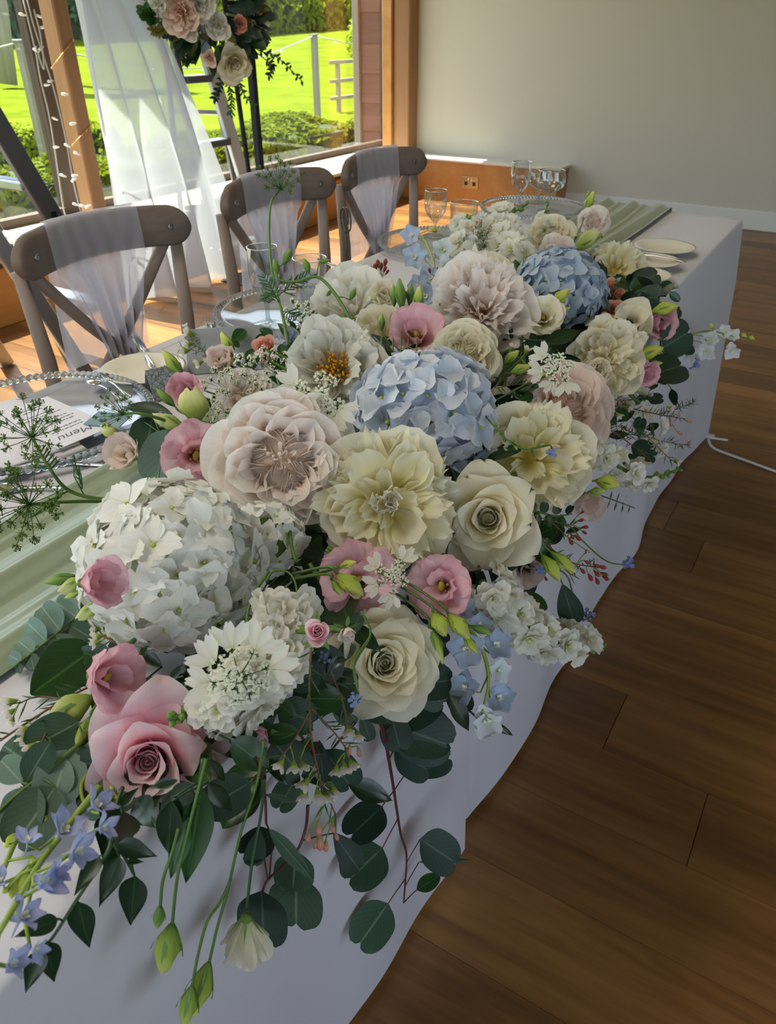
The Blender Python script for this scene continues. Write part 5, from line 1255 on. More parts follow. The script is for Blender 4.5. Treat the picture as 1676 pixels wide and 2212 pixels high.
# ---- the big blooms, nearest first
t, R = bloom('garden_rose', 'large open blush garden rose with quartered heart, left of the cream peony', 'flower', 608, 995, 285, .02, .12, -.06); garden_rose(t, R, P_blush, 5, 1.2, 1)
t, R = bloom('peony', 'pale yellow peony with white tufted centre, right of the blush garden rose', 'flower', 835, 1085, 285, .02, .05, -.03); peony(t, R, P_yel, P_cream, 58, 2, heart=P_white, fringe=.08, star=True)
t, R = bloom('hydrangea', 'big white mophead hydrangea at the front left', 'flower', 376, 1220, 362, -.05, .15, -.06); hydrangea(t, R, P_hydw, M_budl, 112, 3, .30, .88, serr=.11)
t, R = bloom('hydrangea', 'pale blue mophead hydrangea in the middle of the arrangement', 'flower', 915, 905, 275, .05, .10, .0); hydrangea(t, R, P_hydb, M_budl, 54, 4, .40, .9, serr=.05)
t, R = bloom('hydrangea', 'deeper blue mophead hydrangea farther back on the right', 'flower', 1205, 640, 195, .08, .25, .0); hydrangea(t, R, P_hydd, M_budl, 80, 5, .32, .85, serr=.02)
t, R = bloom('rose', 'pink rose with curled outer petals at the lower left', 'flower', 318, 1645, 264, -.08, -.22, -.03, roll=1.2); tea_rose(t, R, P_pink, 26, 1.0, 6)
up = petals(('tro0.12', P_pink.name), P_pink, 4)
c_ = pos(318, 1645, -.03); Mi = frame(c_, aim(c_, -.08, -.22), view(c_)[0], 1.2).inverted(); d_ = (c_-EYE).dot(CF)
for (u0, v0, u1, v1, dd_, w_) in ((345, 1600, 352, 1446, .012, .95), (400, 1620, 512, 1622, .022, .75), (290, 1600, 286, 1480, .03, .7)):
    a, b = pt(u0, v0, d_+dd_+.01), pt(u1, v1, d_+dd_); obj('petal', up[0], None, t, Mi @ lm(a, b, EYE-a, w_))
t, R = bloom('rose', 'ivory rose with pointed petals right of the yellow peony', 'flower', 1055, 1120, 225, .02, .0, -.03, roll=.6); tea_rose(t, R, P_cream, 26, .95, 7, .34)
t, R = bloom('rose', 'full ivory rose above the hanging eucalyptus', 'flower', 832, 1432, 225, .22, .0, -.02, roll=2.0); tea_rose(t, R, P_cream, 40, 1.0, 8); 
t, R = bloom('peony', 'pale yellow loose peony right of the pale blue hydrangea', 'flower', 1142, 990, 235, .0, .05, -.01); peony(t, R, P_yel, P_cream, 52, 9, fringe=.08, star=True)
t, R = bloom('peony', 'white peony open to its yellow stamens, above the lace flowers', 'flower', 725, 800, 225, -.05, .32, .0); peony(t, R, P_white, P_white, 46, 10, stamens=True, fringe=.05, closed=.35)
t, R = bloom('peony', 'fringed blush peony above the cream garden rose', 'flower', 1040, 672, 225, .05, .28, .0); peony(t, R, P_blush, P_blush, 70, 11, fringe=.16, closed=.15)
t, R = bloom('garden_rose', 'cream yellow cupped garden rose below the blush peony', 'flower', 1003, 770, 145, -.12, .18, -.04); garden_rose(t, R, P_cream, 5, 1.0, 12)
t, R = bloom('garden_rose', 'peach blush garden rose under the right-hand lace flower', 'flower', 1215, 890, 185, .05, .06, -.01); garden_rose(t, R, P_peach, 4, 1.2, 13)
t, R = bloom('peony', 'ivory double peony with broad petals on the right side', 'flower', 1310, 775, 165, .15, .1, .0); peony(t, R, P_cream, P_cream, 44, 14, fringe=.06, closed=.2)
t, R = bloom('strawflower', 'small cream many-petalled flower on the ivory double peony', 'flower', 1292, 800, 62, .1, -.05, -.12); peony(t, R, P_cream, P_cream, 60, 15, fringe=.05, closed=.75)
t, R = bloom('rose', 'tall cream rose bloom seen from the side, right of the blue hydrangea', 'flower', 1364, 700, 128, .12, .58, -.11, roll=.3); tea_rose(t, R*1.15, P_cream, 18, .32, 16)
t, R = bloom('peony', 'large white peony at the back, behind the upright green buds', 'flower', 762, 672, 190, -.05, .5, .07); peony(t, R, P_white, P_white, 34, 17, fringe=.03, closed=.3)
t, R = bloom('peony', 'cream peony partly hidden behind the pink cup-shaped lisianthus', 'flower', 830, 735, 140, .0, .3, .05); peony(t, R, P_cream, P_cream, 34, 18, fringe=.06)
t, R = bloom('garden_rose', 'pale cream rounded rose right behind the fringed blush peony', 'flower', 1050, 603, 118, .0, .55, .03); garden_rose(t, R, P_cream, 5, .8, 19)
t, R = bloom('peony', 'cream peony with thin petals, farthest right beside the side plates', 'flower', 1328, 580, 112, .05, .4, .0); peony(t, R, P_yel, P_cream, 60, 20, fringe=.12, star=True)
t, R = bloom('garden_rose', 'cream rose in the far row behind the deeper blue hydrangea', 'flower', 1190, 512, 95, .0, .5, .05); garden_rose(t, R, P_cream, 4, .8, 21)
t, R = bloom('peony', 'small blush white peony between far cream rose and the blue hydrangea', 'flower', 1200, 548, 78, .0, .45, .0); peony(t, R, P_blush, P_blush, 34, 22, closed=.3)
t, R = bloom('garden_rose', 'blush rose at the very back beside the green runner', 'flower', 1282, 478, 62, .1, .35, .0); garden_rose(t, R, P_blush, 4, .8, 23)
t, R = bloom('garden_rose', 'blush garden rose half hidden behind the white seed umbels', 'flower', 535, 862, 120, -.2, .2, .03); garden_rose(t, R, P_blush, 4, .8, 24)
t, R = bloom('peony', 'small cream flower between yellow peonies and the peach rose', 'flower', 1085, 880, 90, .0, .2, .05); peony(t, R, P_cream, P_cream, 24, 25, closed=.3)
t, R = bloom('garden_rose', 'small ivory rose tucked under the ivory double peony', 'flower', 1298, 862, 62, .2, .1, .03); garden_rose(t, R, P_cream, 4, .7, 26)
t, R = bloom('hydrangea', 'white cluster of florets below the blush garden rose', 'flower', 578, 1165, 140, .1, -.1, .0); hydrangea(t, R, P_hydw, M_budl, 22, 27, .5, .8, serr=.09)

# ---- lisianthus
def lis(label, u, v, s, ax, ay, m, fl=1.0, dz=-.02, seed=0, depth=1.0, **k):
    t, R = bloom('lisianthus', label, 'flower', u, v, s, ax, ay, dz, roll=seed*1.3, **k); lisianthus(t, R, m, seed, depth, fl); return t
lis('pink lisianthus with dark throat, left of the big blush garden rose', 425, 985, 142, .12, -.08, P_rosy, .9, -.05, 1)
lis('pink lisianthus cup in profile at the left edge of the white hydrangea', 218, 1257, 128, .68, .05, P_rosy, .55, -.19, 2, 1.1)
lis('pink ruffled lisianthus in profile just above the pink rose', 240, 1462, 150, .66, -.05, P_rosy, .7, -.09, 3)
lis('dusky pink lisianthus cup above the pale blue hydrangea', 900, 717, 118, .0, .55, P_rosy, .75, -.03, 4)
lis('pink lisianthus with lime buds in front, under the yellow peony', 772, 1250, 150, .12, .10, P_rosy, 1.0, -.02, 5)
lis('pink lisianthus with open throat left of the white stock', 950, 1266, 135, -.25, .0, P_rosy, .95, -.03, 6)
lis('cream lisianthus cup in front of the deeper blue hydrangea', 1172, 683, 92, .10, .28, P_lisc, .7, -.05, 7)
lis('cream lisianthus cup standing at the back, by the upright green buds', 828, 640, 82, .05, .62, P_lisc, .35, -.02, 8)
lis('blush lisianthus cup on the left, in front of the grey card', 480, 778, 85, -.40, .50, P_lisb, .35, -.02, 9)
lis('mauve pink lisianthus behind the big lime bud on the left', 402, 845, 90, -.35, .30, P_lilac, .6, -.01, 10)
lis('ruffled blush lisianthus at the left edge by the charger plate', 270, 980, 100, -.60, .15, P_lisb, .5, -.01, 11)
lis('blush lisianthus hanging on the right above the red berries', 1272, 1090, 88, .30, -.62, P_lisb, .4, .0, 12)
lis('pale pink lisianthus tucked beneath the pointed ivory rose', 1135, 1232, 85, .2, -.4, P_lisb, .5, .03, 13)
lis('dusky pink lisianthus topmost on the right, beside the side plates', 1386, 602, 66, .4, .5, P_lilac, .35, .0, 14)
lis('dusky pink lisianthus right of the tall cream rose', 1424, 695, 88, .55, -.1, P_lilac, .5, -.04, 15)
lis('dusky pink lisianthus at the right below the lime buds', 1394, 806, 70, .5, -.2, P_lilac, .5, -.02, 16)
lis('pink lisianthus half hidden between blue and cream blooms, far back', 1242, 560, 60, .1, .4, P_rosy, .5, .06, 17)
lis('faded pink lisianthus behind the peach rose and waxflower', 1130, 832, 80, -.2, .2, P_lisb, .6, .05, 18)
# the cream one that hangs down over the cloth
p = onsurf(533, 1960, .045); b = onsurf(531, 2105, .05); z = (b-p).normalized(); R = 82*((p-EYE).dot(CF))/FPX
t = thing('lisianthus', 'cream lisianthus hanging upside down on a long stem at the bottom', 'flower', frame((p+b)/2, z)); lisianthus(t, R, P_lisc, 31, 1.15, .35)
Mi = frame((p+b)/2, z).inverted(); obj('stem', G().tube(bez([Mi @ p, Mi @ onsurf(545, 1860, .04), Mi @ onsurf(566, 1740, .03), Mi @ pos(575, 1600)], 6), .0012, 6), M_stemd, t)

# ---- spray roses
spray_rose('small pink spray rose with green sepals at the centre front', 685, 1364, 56, 0, .05, P_pink, 1, -.15)
spray_rose('small pink spray rosebud hanging near the pink rose', 560, 1592, 52, -.15, -.62, P_pink, 2, -.01)
spray_rose('pink tipped rosebud in the dark gap beside the waxflower', 628, 1572, 30, .2, -.6, P_pink, 3, .0)
spray_rose('unopened pink rosebud just right of the small spray rose', 752, 1372, 38, .15, -.7, P_blush, 4, -.13)
spray_rose('peach rosebud standing at the back left, before the blue speck flowers', 572, 745, 46, -.1, .5, P_coral, 5, .0)
spray_rose('small pink rosebud just below the peach rosebud', 566, 768, 30, -.1, .2, P_pink, 6, -.01)
for k, (u, v, s, lab) in enumerate(((1290, 606, 40, 'coral spray rose nearest the deeper blue hydrangea top'), (1318, 622, 36, 'coral spray rose between far peony and deeper blue hydrangea'), (1336, 640, 36, 'coral spray rose just above the tall cream rose'), (1322, 668, 42, 'coral spray rose left of the tall cream rose'), (1312, 690, 30, 'lowest coral spray rose, beside the deeper blue hydrangea'))):
    spray_rose(lab, u, v, s, .1, .3, P_coral, 20+k, -.07)
spray_rose('tiny pink rosebud behind the white peony', 762, 722, 22, 0, .5, P_coral, 9, .0); spray_rose('tiny pink rosebud left of the white peony', 650, 768, 26, -.1, .4, P_rosy, 10, .01)

# ---- lisianthus buds
bud('large pale green bud in front of the mauve lisianthus', 425, 915, 412, 842, 'budopen', 1.25, dz=-.04)
bud('olive green bud at the far left, above the mauve lisianthus', 395, 812, 352, 758, 'bud', 1.0)
bud('slim green bud leaning over the blush lisianthus', 505, 770, 478, 718, 'bud', 1.1)
bud('small green bud left of the mauve lisianthus', 378, 878, 338, 840, 'budg', .9)
bud('long pale bud pointing left below the dark leaf', 400, 925, 332, 898, 'budcream', 1.0, dz=-.05)
bud('pale green bud beside the charger rim under the green umbel', 255, 950, 222, 918, 'budopen', .9, dz=.0)
bud('long cream green bud left of the pink rose', 200, 1505, 106, 1560, 'budcream', 1.35, dz=-.05)
bud('green bud hanging under the long cream bud', 196, 1548, 166, 1612, 'bud', 1.1, dz=-.03)
bud('upper green bud left of the pink cup lisianthus', 165, 1245, 98, 1258, 'budg', 1.0, dz=-.1)
bud('pale bud pointing left beneath the upper green bud', 185, 1250, 130, 1278, 'budcream', 1.2, dz=-.1)
bud('small bud left, lowest of the three beside the pink cup', 182, 1275, 140, 1292, 'bud', .8, dz=-.1)
bud('pale bud pointing down under the pink cup lisianthus', 215, 1305, 168, 1336, 'budcream', 1.2, dz=-.1)
bud('small green bud beside the throat of the pink lisianthus', 372, 1012, 345, 998, 'budg', 1.0)
bud('left lime bud hanging under the dusky pink lisianthus', 935, 1322, 962, 1372, 'budl', 1.5, dz=-.05)
bud('right lime bud hanging under the dusky pink lisianthus', 968, 1325, 1012, 1378, 'budl', 1.2, dz=-.05)
bud('slim green bud below the left lime bud', 928, 1355, 956, 1432, 'bud', .8, dz=-.04)
bud('slim lime bud pointing down at the pale blue delphinium', 1000, 1370, 1030, 1410, 'budl', 1.0, dz=-.05)
bud('green bud pointing right above the pale blue delphinium', 1018, 1352, 1062, 1370, 'budg', 1.0, dz=-.04)
bud('large lime bud lying on the pink lisianthus in the middle', 728, 1240, 782, 1285, 'budl', 1.3, dz=-.08)
bud('upper lime bud against the pink lisianthus throat', 732, 1225, 768, 1214, 'budl', 1.1, dz=-.08)
bud('small lime bud at the lower edge of the pink lisianthus', 716, 1252, 738, 1286, 'bud', 1.1, dz=-.07)
for k, (a, lab) in enumerate((((851, 662, 850, 616), 'upright green bud, leftmost of the row behind the dusky pink cup'), ((868, 668, 862, 602), 'tallest upright green bud in the row behind the dusky pink cup'), ((884, 660, 888, 612), 'slim upright green bud third along the row'), ((902, 676, 906, 618), 'upright green bud, rightmost and fattest of the row'), ((824, 715, 826, 678), 'lowest upright green bud, left of the dusky pink cup'))):
    bud(lab, *a, 'budg' if k != 3 else 'bud', 1.0, [(a[0]-1, a[1]+50), (a[0]-3, a[1]+95)], dz=-.02)
bud('lime bud pointing up right over the deeper blue hydrangea', 1192, 662, 1228, 626, 'budl', 1.2, dz=-.05)
bud('small lime bud below it on the deeper blue hydrangea', 1205, 675, 1232, 664, 'bud', .9, dz=-.05)
bud('yellow green pointed bud left of the cream lisianthus cup', 1150, 660, 1118, 652, 'budl', .9, dz=-.05)
bud('round green bud among waxflower left of the lace flower', 1088, 785, 1120, 758, 'bud', 1.2, dz=-.04)
bud('green bud lying below the round one beside the lace flower', 1102, 806, 1145, 790, 'bud', 1.2, dz=-.04)
bud('lime bud pointing right beside the tall cream rose', 1408, 672, 1462, 662, 'budl', 1.2, dz=-.02)
bud('lime bud pointing right, second down on the right side', 1378, 772, 1430, 752, 'budl', 1.2, dz=-.03)
bud('slim lime bud just under the second right-hand bud', 1398, 786, 1430, 784, 'bud', 1.0, dz=-.03)
bud('slim green bud lying on the tall cream rose', 1362, 738, 1396, 729, 'budl', 1.0, dz=-.04)
bud('lime bud pointing right above the hanging blush lisianthus', 1286, 1038, 1336, 1048, 'budl', 1.5, dz=-.03)
bud('small green bud against the hanging blush lisianthus', 1272, 1062, 1306, 1060, 'bud', 1.3, dz=-.03)
bud('left green bud above the oval leaf on the right', 1130, 1205, 1152, 1250, 'budl', 1.3, dz=-.02) if False else bud('left green bud over the red berries at right', 1170, 1198, 1208, 1252, 'budl', 1.1, dz=-.02)
bud('right green bud over the red berries', 1190, 1192, 1242, 1236, 'budl', .9, dz=-.03)
bud('upper green bud in the far group beside the runner', 1268, 446, 1272, 412, 'budg', 1.0, [(1262, 470), (1240, 520)], dz=.0)
bud('second green bud in the far group beside the runner', 1262, 462, 1282, 414, 'bud', .9, [(1252, 500), (1238, 525)], dz=-.01)
bud('pale bud leaning right below the far green buds', 1240, 540, 1292, 500, 'budcream', 1.1, [(1232, 556), (1222, 575)], dz=-.02)
bud('slim bud beside the pale far bud', 1262, 525, 1300, 506, 'budg', 1.0, [(1245, 556), (1230, 575)], dz=-.03)
# hanging buds on long stems over the cloth
bud('closed green bud hanging at the bottom left of centre', 372, 1995, 352, 2098, 'bud', 1.2, [(382, 1900), (400, 1820), (430, 1700), (445, 1640)], surf_=True, off=.045)
bud('tiny green bud hanging above the bottom left bud', 346, 1955, 340, 2005, 'budg', 1.1, [(352, 1900), (372, 1840), (385, 1790)], surf_=True, off=.04)
bud('twisted green bud hanging at the bottom edge, right one', 452, 2078, 412, 2196, 'bud', 1.0, [(470, 2000), (490, 1930), (520, 1800), (555, 1690), (570, 1600)], surf_=True, off=.045)
bud('twisted green bud hanging at the bottom edge, left one', 415, 2130, 398, 2215, 'bud', 1.0, [(428, 2060), (448, 1990), (475, 1950), (498, 1900)], surf_=True, off=.05)

# ---- stock
stock('white stock spike beneath the white hydrangea, green tip over the pink rose', [(622, 1300), (600, 1400), (535, 1490), (445, 1535, .60), (366, 1553, .575)], 28, 128, 13, 1, -.09, 0, .70)
stock('white stock spike reaching right over the floor', [(1040, 1255), (1090, 1320), (1170, 1375), (1240, 1392), (1300, 1398)], 22, 95, 14, 2, -.01, 0, .80)
stock('white stock spike at the right above the lime bud', [(1262, 962), (1310, 992), (1370, 1025), (1420, 1030), (1470, 1012)], 13, 62, 12, 3, .0, 0, .68)
stock('white stock standing at the back left of the blue hydrangea', [(1120, 575), (1095, 530), (1085, 480), (1140, 440)], 20, 72, 6, 4, .03, 0, .72)
stock('white stock behind the waxflower at the top of the bouquet', [(1010, 560), (1000, 510), (1012, 470)], 10, 62, 3, 5, .06, 0, .9)
stock('faint white stock spike hanging behind the right waxflower', [(1360, 850), (1395, 890), (1410, 940), (1400, 985)], 8, 60, 2, 6, .05, 0, .95)
stock('green-tipped stock rising beside the far wine glass', [(1175, 500), (1178, 465), (1182, 435)], 3, 40, 8, 7, .02, 0, .35)
# ---- delphiniums
delphinium('pale blue delphinium hanging at the right front over the cloth', [(1000, 1340), (1040, 1400), (1055, 1470), (1040, 1545)], [(1010, 1405, 95, -.1, .2), (1070, 1395, 80, .3, .2), (1075, 1450, 62, .5, 0), (1010, 1490, 85, -.5, .3), (1075, 1510, 80, .4, .2), (1050, 1555, 85, .2, -.3), (1000, 1320, 66, .0, .2), (1035, 1350, 58, .3, .2)], [P_delb, P_delb, P_delw], dz=-.02)
delphinium('lilac blue delphinium trailing at the lower left corner', [(215, 1700), (150, 1780), (90, 1860), (30, 1960), (-30, 2060)], [(200, 1745, 110, .55, .55), (130, 1800, 120, .45, .6), (160, 1840, 110, .65, .2), (215, 1790, 90, .75, .2), (60, 1820, 80, -.2, .7), (90, 1915, 120, .6, .45), (45, 1985, 110, .4, .5), (20, 2085, 100, .65, .3), (120, 1885, 80, .7, .1), (5, 1905, 70, -.5, .5), (70, 2050, 80, .7, -.1)], [P_dell], buds=((60, 1880, 50, 1935), (35, 1895, 25, 1938), (20, 1915, 5, 1930)), surf_=True, off=.05)
delphinium('pale blue delphinium at the back, left of the fringed blush peony', [(950, 700), (945, 640), (940, 580), (918, 520), (885, 495)], [(890, 510, 52, -.3, .4), (895, 555, 62, -.1, .1), (955, 540, 56, .2, .2), (930, 600, 60, -.1, .2), (918, 640, 62, .0, .1), (962, 575, 52, .3, .1), (905, 612, 50, -.3, .0)], [P_delb, P_delb, P_delw], dz=.02, buds=((948, 535, 962, 515), (945, 500, 930, 492)))
delphinium('white delphinium reaching out right over the floor', [(1420, 760), (1470, 730), (1530, 715), (1580, 725), (1632, 732)], [(1462, 725, 62, .1, .1), (1480, 765, 60, .2, -.1), (1530, 735, 46, .2, .1), (1525, 760, 46, .0, -.2), (1562, 718, 40, .1, .2), (1580, 758, 44, .2, -.2), (1582, 725, 34, .4, .2)], [P_delw], dz=.0, buds=((1600, 720, 1612, 728), (1615, 728, 1630, 732), (1540, 712, 1535, 698)))
t, o, Q = spray('delphinium', 'curling green delphinium tip with buds, before the tumbler', 'flower', [(772, 722, 1.04), (740, 660, 1.06), (705, 612, 1.08), (678, 598, 1.08), (640, 608, 1.08), (605, 605, 1.08), (597, 585, 1.08), (612, 568, 1.08)], M_stem, .0026, .0011)
for (u0, v0, u1, v1) in ((612, 572, 628, 538), (600, 592, 592, 560), (668, 590, 656, 558), (690, 566, 712, 562), (756, 648, 768, 622), (750, 680, 735, 690), (705, 640, 716, 628)):
    a, b = pt(u0, v0, 1.08), pt(u1, v1, 1.08); obj('bud', LEAF['budg'], None, t, lm(a-o, b-o, EYE-a, 1.3) @ Matrix.Diagonal((1, 1, 1.3, 1))); q = min(Q, key=lambda w_: (w_-(a-o)).length); obj('flower_stalk', G().tube([q, (q+a-o)/2+Vector((0, 0, .002)), a-o], .0009, 4), M_stem, t)
# lime tendril over the lower left corner, and the other loose curls
t, o, Q = spray('delphinium', 'lime green curling delphinium stem left of the pink rose', 'flower', [(190, 1640), (120, 1715), (50, 1790), (15, 1860), (-10, 1930)], M_stemy, .0026, .0016, surf_=False, dz=-.03)
for (u0, v0, u1, v1) in ((100, 1765, 98, 1790), (40, 1800, 10, 1830), (70, 1850, 78, 1880)): a = pos(u0, v0, -.03); b = pt(u1, v1, (a-EYE).dot(CF)); obj('bud', LEAF['budl'], None, t, lm(a-o, b-o, EYE-a, 1.4) @ Matrix.Diagonal((1, 1, 1.4, 1))); q = min(Q, key=lambda w_: (w_-(a-o)).length); obj('flower_stalk', G().tube([q, a-o], .001, 4), M_stemy, t)
t, o, Q = spray('delphinium', 'thin lime curl looping under the pink rose', 'flower', [(190, 1668), (175, 1700), (185, 1740), (210, 1756), (240, 1745), (252, 1722), (248, 1705)], M_stemy, .0015, .001, dz=-.04)
for (u0, v0, u1, v1) in ((248, 1708, 238, 1698), (250, 1722, 268, 1728), (247, 1722, 228, 1722), (246, 1745, 250, 1765)): a = pos(u0, v0, -.04); b = pt(u1, v1, (a-EYE).dot(CF)); obj('bud', LEAF['budl'], None, t, lm(a-o, b-o, EYE-a, 1.5) @ Matrix.Diagonal((1, 1, 1.5, 1))); q = min(Q, key=lambda w_: (w_-(a-o)).length); obj('flower_stalk', G().tube([q, a-o], .0008, 4), M_stemy, t)
# ---- lace flowers
orlaya('white lace flower over the stamen peony, long petals below it', 690, 852, 165, -.1, .2, (160, 205, 245, 290, 325), 1, -.15)
orlaya('white lace flower in front of the stock, above the pink rose', 520, 1465, 205, .05, -.05, (20, 65, 110, 150, 190), 2, -.13)
orlaya('white lace flower on the peach blush garden rose at right', 1208, 792, 115, .1, .2, (150, 200, 250, 295), 3, -.17)
orlaya('small white lace flower between the two pink lisianthus', 850, 1245, 120, .0, .1, (60, 150, 210, 265), 4, -.06, n_in=8)
orlaya('white lace flower at the very back beside the flute', 1040, 492, 75, .0, .4, (0, 90, 180), 5, .02, petl=.3)
# ---- green umbels
ammi('feathery green umbel over the menu card, far left', 62, 930, 150, -.15, .35, d=.80, n=28, path=[(100, 1000, .80), (150, 1060, .82), (240, 1080, .84), (330, 1075, .90)], feathers=((.35, 6, .045, .6), (.5, 7, .05, 2.4), (.6, 6, .05, 5.2), (.75, 7, .055, 1.2)), seed=1)
ammi('feathery green umbel at the left edge above the runner', 42, 1085, 190, -.35, .1, d=.74, n=30, path=[(120, 1085, .78), (220, 1083, .82), (330, 1090, .88)], feathers=((.3, 5, .03, 1.0),), seed=2)
ammi('small green umbel beside the teal card on the left', 245, 885, 95, -.55, .25, d=.90, n=22, path=[(300, 893, .90), (360, 910, .92), (420, 940, .95)], seed=3, dome=.8)
ammi('tall dark green umbel rising high in front of the middle chair', 606, 378, 105, .05, .72, d=1.22, n=24, path=[(585, 440, 1.19), (582, 520, 1.16), (590, 600, 1.12), (610, 680, 1.08), (622, 745, 1.04)], feathers=((.66, 7, .055, .5), (.70, 7, .06, 2.6), (.74, 7, .05, 4.4), (.78, 6, .05, 1.5)), seed=4, dome=.75)
for k, (u, v, s, ax, ay, lab) in enumerate(((470, 830, 80, -.5, .3, 'white seeded umbel nearest the big lime bud'), (530, 800, 90, -.3, .5, 'white seeded umbel in the middle, over the blush rose'), (585, 780, 80, -.2, .55, 'white seeded umbel highest, beside the white peony'), (470, 890, 66, -.5, .05, 'white seeded umbel lowest, above the blush garden rose'), (560, 840, 62, -.3, .2, 'white seeded umbel between the blush rose and lace flower'))):
    ammi(lab, u, v, s, ax, ay, dz=-.05, n=11, white=True, path=[(620, 885), (650, 900)], seed=10+k, dome=1.2)
ammi('pale green umbel among the stems left of the back white peony', 648, 690, 90, -.1, .4, dz=.05, n=16, white=True, seed=20)
# loose green stems
t, o, Q = spray('loose_tendril', 'bare nodding green stem arching before the pink lisianthus', 'tendril', [(575, 1255), (590, 1235), (620, 1235), (638, 1260), (645, 1318)], M_stem, .0012, .0009, dz=-.06)
a, b = pos(645, 1318, -.06), pos(646, 1345, -.06); obj('bud', LEAF['budg'], None, t, lm(a-o, b-o, EYE-a, 1.8) @ Matrix.Diagonal((1, 1, 1.8, 1)))
spray('loose_tendril', 'long green stem arching over the white stock', 'tendril', [(580, 1235), (545, 1290), (532, 1350), (538, 1392)], M_stem, .0014, .0012, dz=-.07)
spray('loose_tendril', 'thin green stem crossing the full ivory rose', 'tendril', [(780, 1320), (800, 1370), (765, 1440), (775, 1500)], M_stem, .0011, .0008, dz=-.10)
spray('loose_tendril', 'green stem running down left of the yellow peony', 'tendril', [(625, 1100), (628, 1170), (640, 1215)], M_stem, .0022, .002, dz=-.02)
t, o, Q = spray('loose_tendril', 'thin twining stem with tiny buds across the loose yellow peony', 'tendril', [(1045, 895), (1090, 945), (1130, 970), (1190, 962)], M_stem, .0012, .0008, dz=-.09)
for k in range(9):
    p, d = at_(Q, .15+.09*k); e = Matrix.Rotation(k*2.1, 3, d) @ d.orthogonal().normalized(); obj('bud', LEAF['budg'], None, t, lm(p, p+e*.007+d*.004, d, 1.5) @ Matrix.Diagonal((1, 1, 1.5, 1)))
spray('loose_tendril', 'dark green stem crossing under the lace flower at right', 'tendril', [(1030, 880), (1075, 862), (1150, 822)], M_stem, .0012, .001, dz=-.06)

# dark leaves that close the gaps under the front blooms
def underleaves(name, label, boxes, n, kinds, seed, dz=.06, size=(55, 95), off=.012, fall=.5):
    r = random.Random(seed); tot = sum((b[2]-b[0])*(b[3]-b[1]) for b in boxes); o = None
    for k in range(n):
        b = r.choices(boxes, [(q[2]-q[0])*(q[3]-q[1]) for q in boxes])[0]
        u, v = r.uniform(b[0], b[2]), r.uniform(b[1], b[3]); a = r.uniform(0, 6.28); L = r.uniform(*size)*min(1, .9/max(.6, dep(u, v)))
        du, dv = L*math.cos(a), L*(math.sin(a)*.8+fall*.5)
        p = pos(u, v, dz*r.uniform(.6, 1.3), off+r.uniform(0, .012)); da = (p-EYE).dot(CF); q = pt(u+du, v+dv, min(da, surf(u+du, v+dv, off)))
        if o is None: o = p; t = thing(name, label, 'foliage', Matrix.Translation(o))
        up = (EYE-p).normalized() + Vector((r.uniform(-.6, .6), r.uniform(-.6, .6), r.uniform(-.1, .7)))
        obj('leaf', LEAF[r.choice(kinds)], None, t, lm(p-o, q-o, up, r.uniform(.95, 1.3)))
underleaves('ruscus', 'dark leaves filling the gaps round the lace flower and stock in front', [(230, 1370, 720, 1640), (560, 1100, 760, 1340), (640, 1330, 900, 1560)], 120, ('ruscus', 'populus2', 'salal', 'oval', 'ruscus'), 31)
underleaves('ruscus', 'dark leaves filling the gaps at the lower left corner', [(-20, 1580, 420, 1740), (150, 1440, 300, 1600)], 42, ('ruscus', 'populus2', 'populus', 'spoon'), 32, .03)
underleaves('ruscus', 'dark leaves along the right flank of the bouquet', [(880, 1180, 1180, 1300), (1080, 1040, 1240, 1200), (1250, 860, 1400, 1000)], 60, ('ruscus', 'populus2', 'oval'), 33, .06, (45, 75))
underleaves('ruscus', 'dark leaves along the left flank beside the charger', [(330, 860, 520, 1000), (480, 700, 640, 860), (600, 690, 900, 800)], 50, ('ruscus', 'oval', 'salal'), 34, .06, (40, 65))
# ---- waxflower
wax('white waxflower hanging in the centre, pink tipped buds below', [[(672, 1400), (668, 1500), (672, 1590), (690, 1680), (700, 1740)], [(672, 1530), (640, 1590), (605, 1640)], [(672, 1530), (720, 1580), (750, 1620)], [(715, 1450), (745, 1530), (752, 1580)], [(690, 1680), (725, 1760)]],
    [(614, 1636, 598, 1664), (634, 1638, 634, 1670), (648, 1640, 662, 1668), (668, 1676, 650, 1706), (684, 1700, 690, 1732), (716, 1690, 722, 1722), (728, 1648, 724, 1676), (742, 1640, 742, 1672), (752, 1636, 768, 1664), (660, 1700, 655, 1732), (752, 1560, 752, 1592), (768, 1574, 776, 1602), (700, 1700, 706, 1736)],
    [(668, 1796, 664, 1822), (684, 1810, 680, 1834), (692, 1800, 692, 1838), (704, 1812, 704, 1840), (688, 1776, 690, 1806), (724, 1796, 730, 1816), (716, 1776, 722, 1800), (756, 1606, 752, 1634), (772, 1612, 778, 1636)], dz=-.03, seed=1, off=.05)
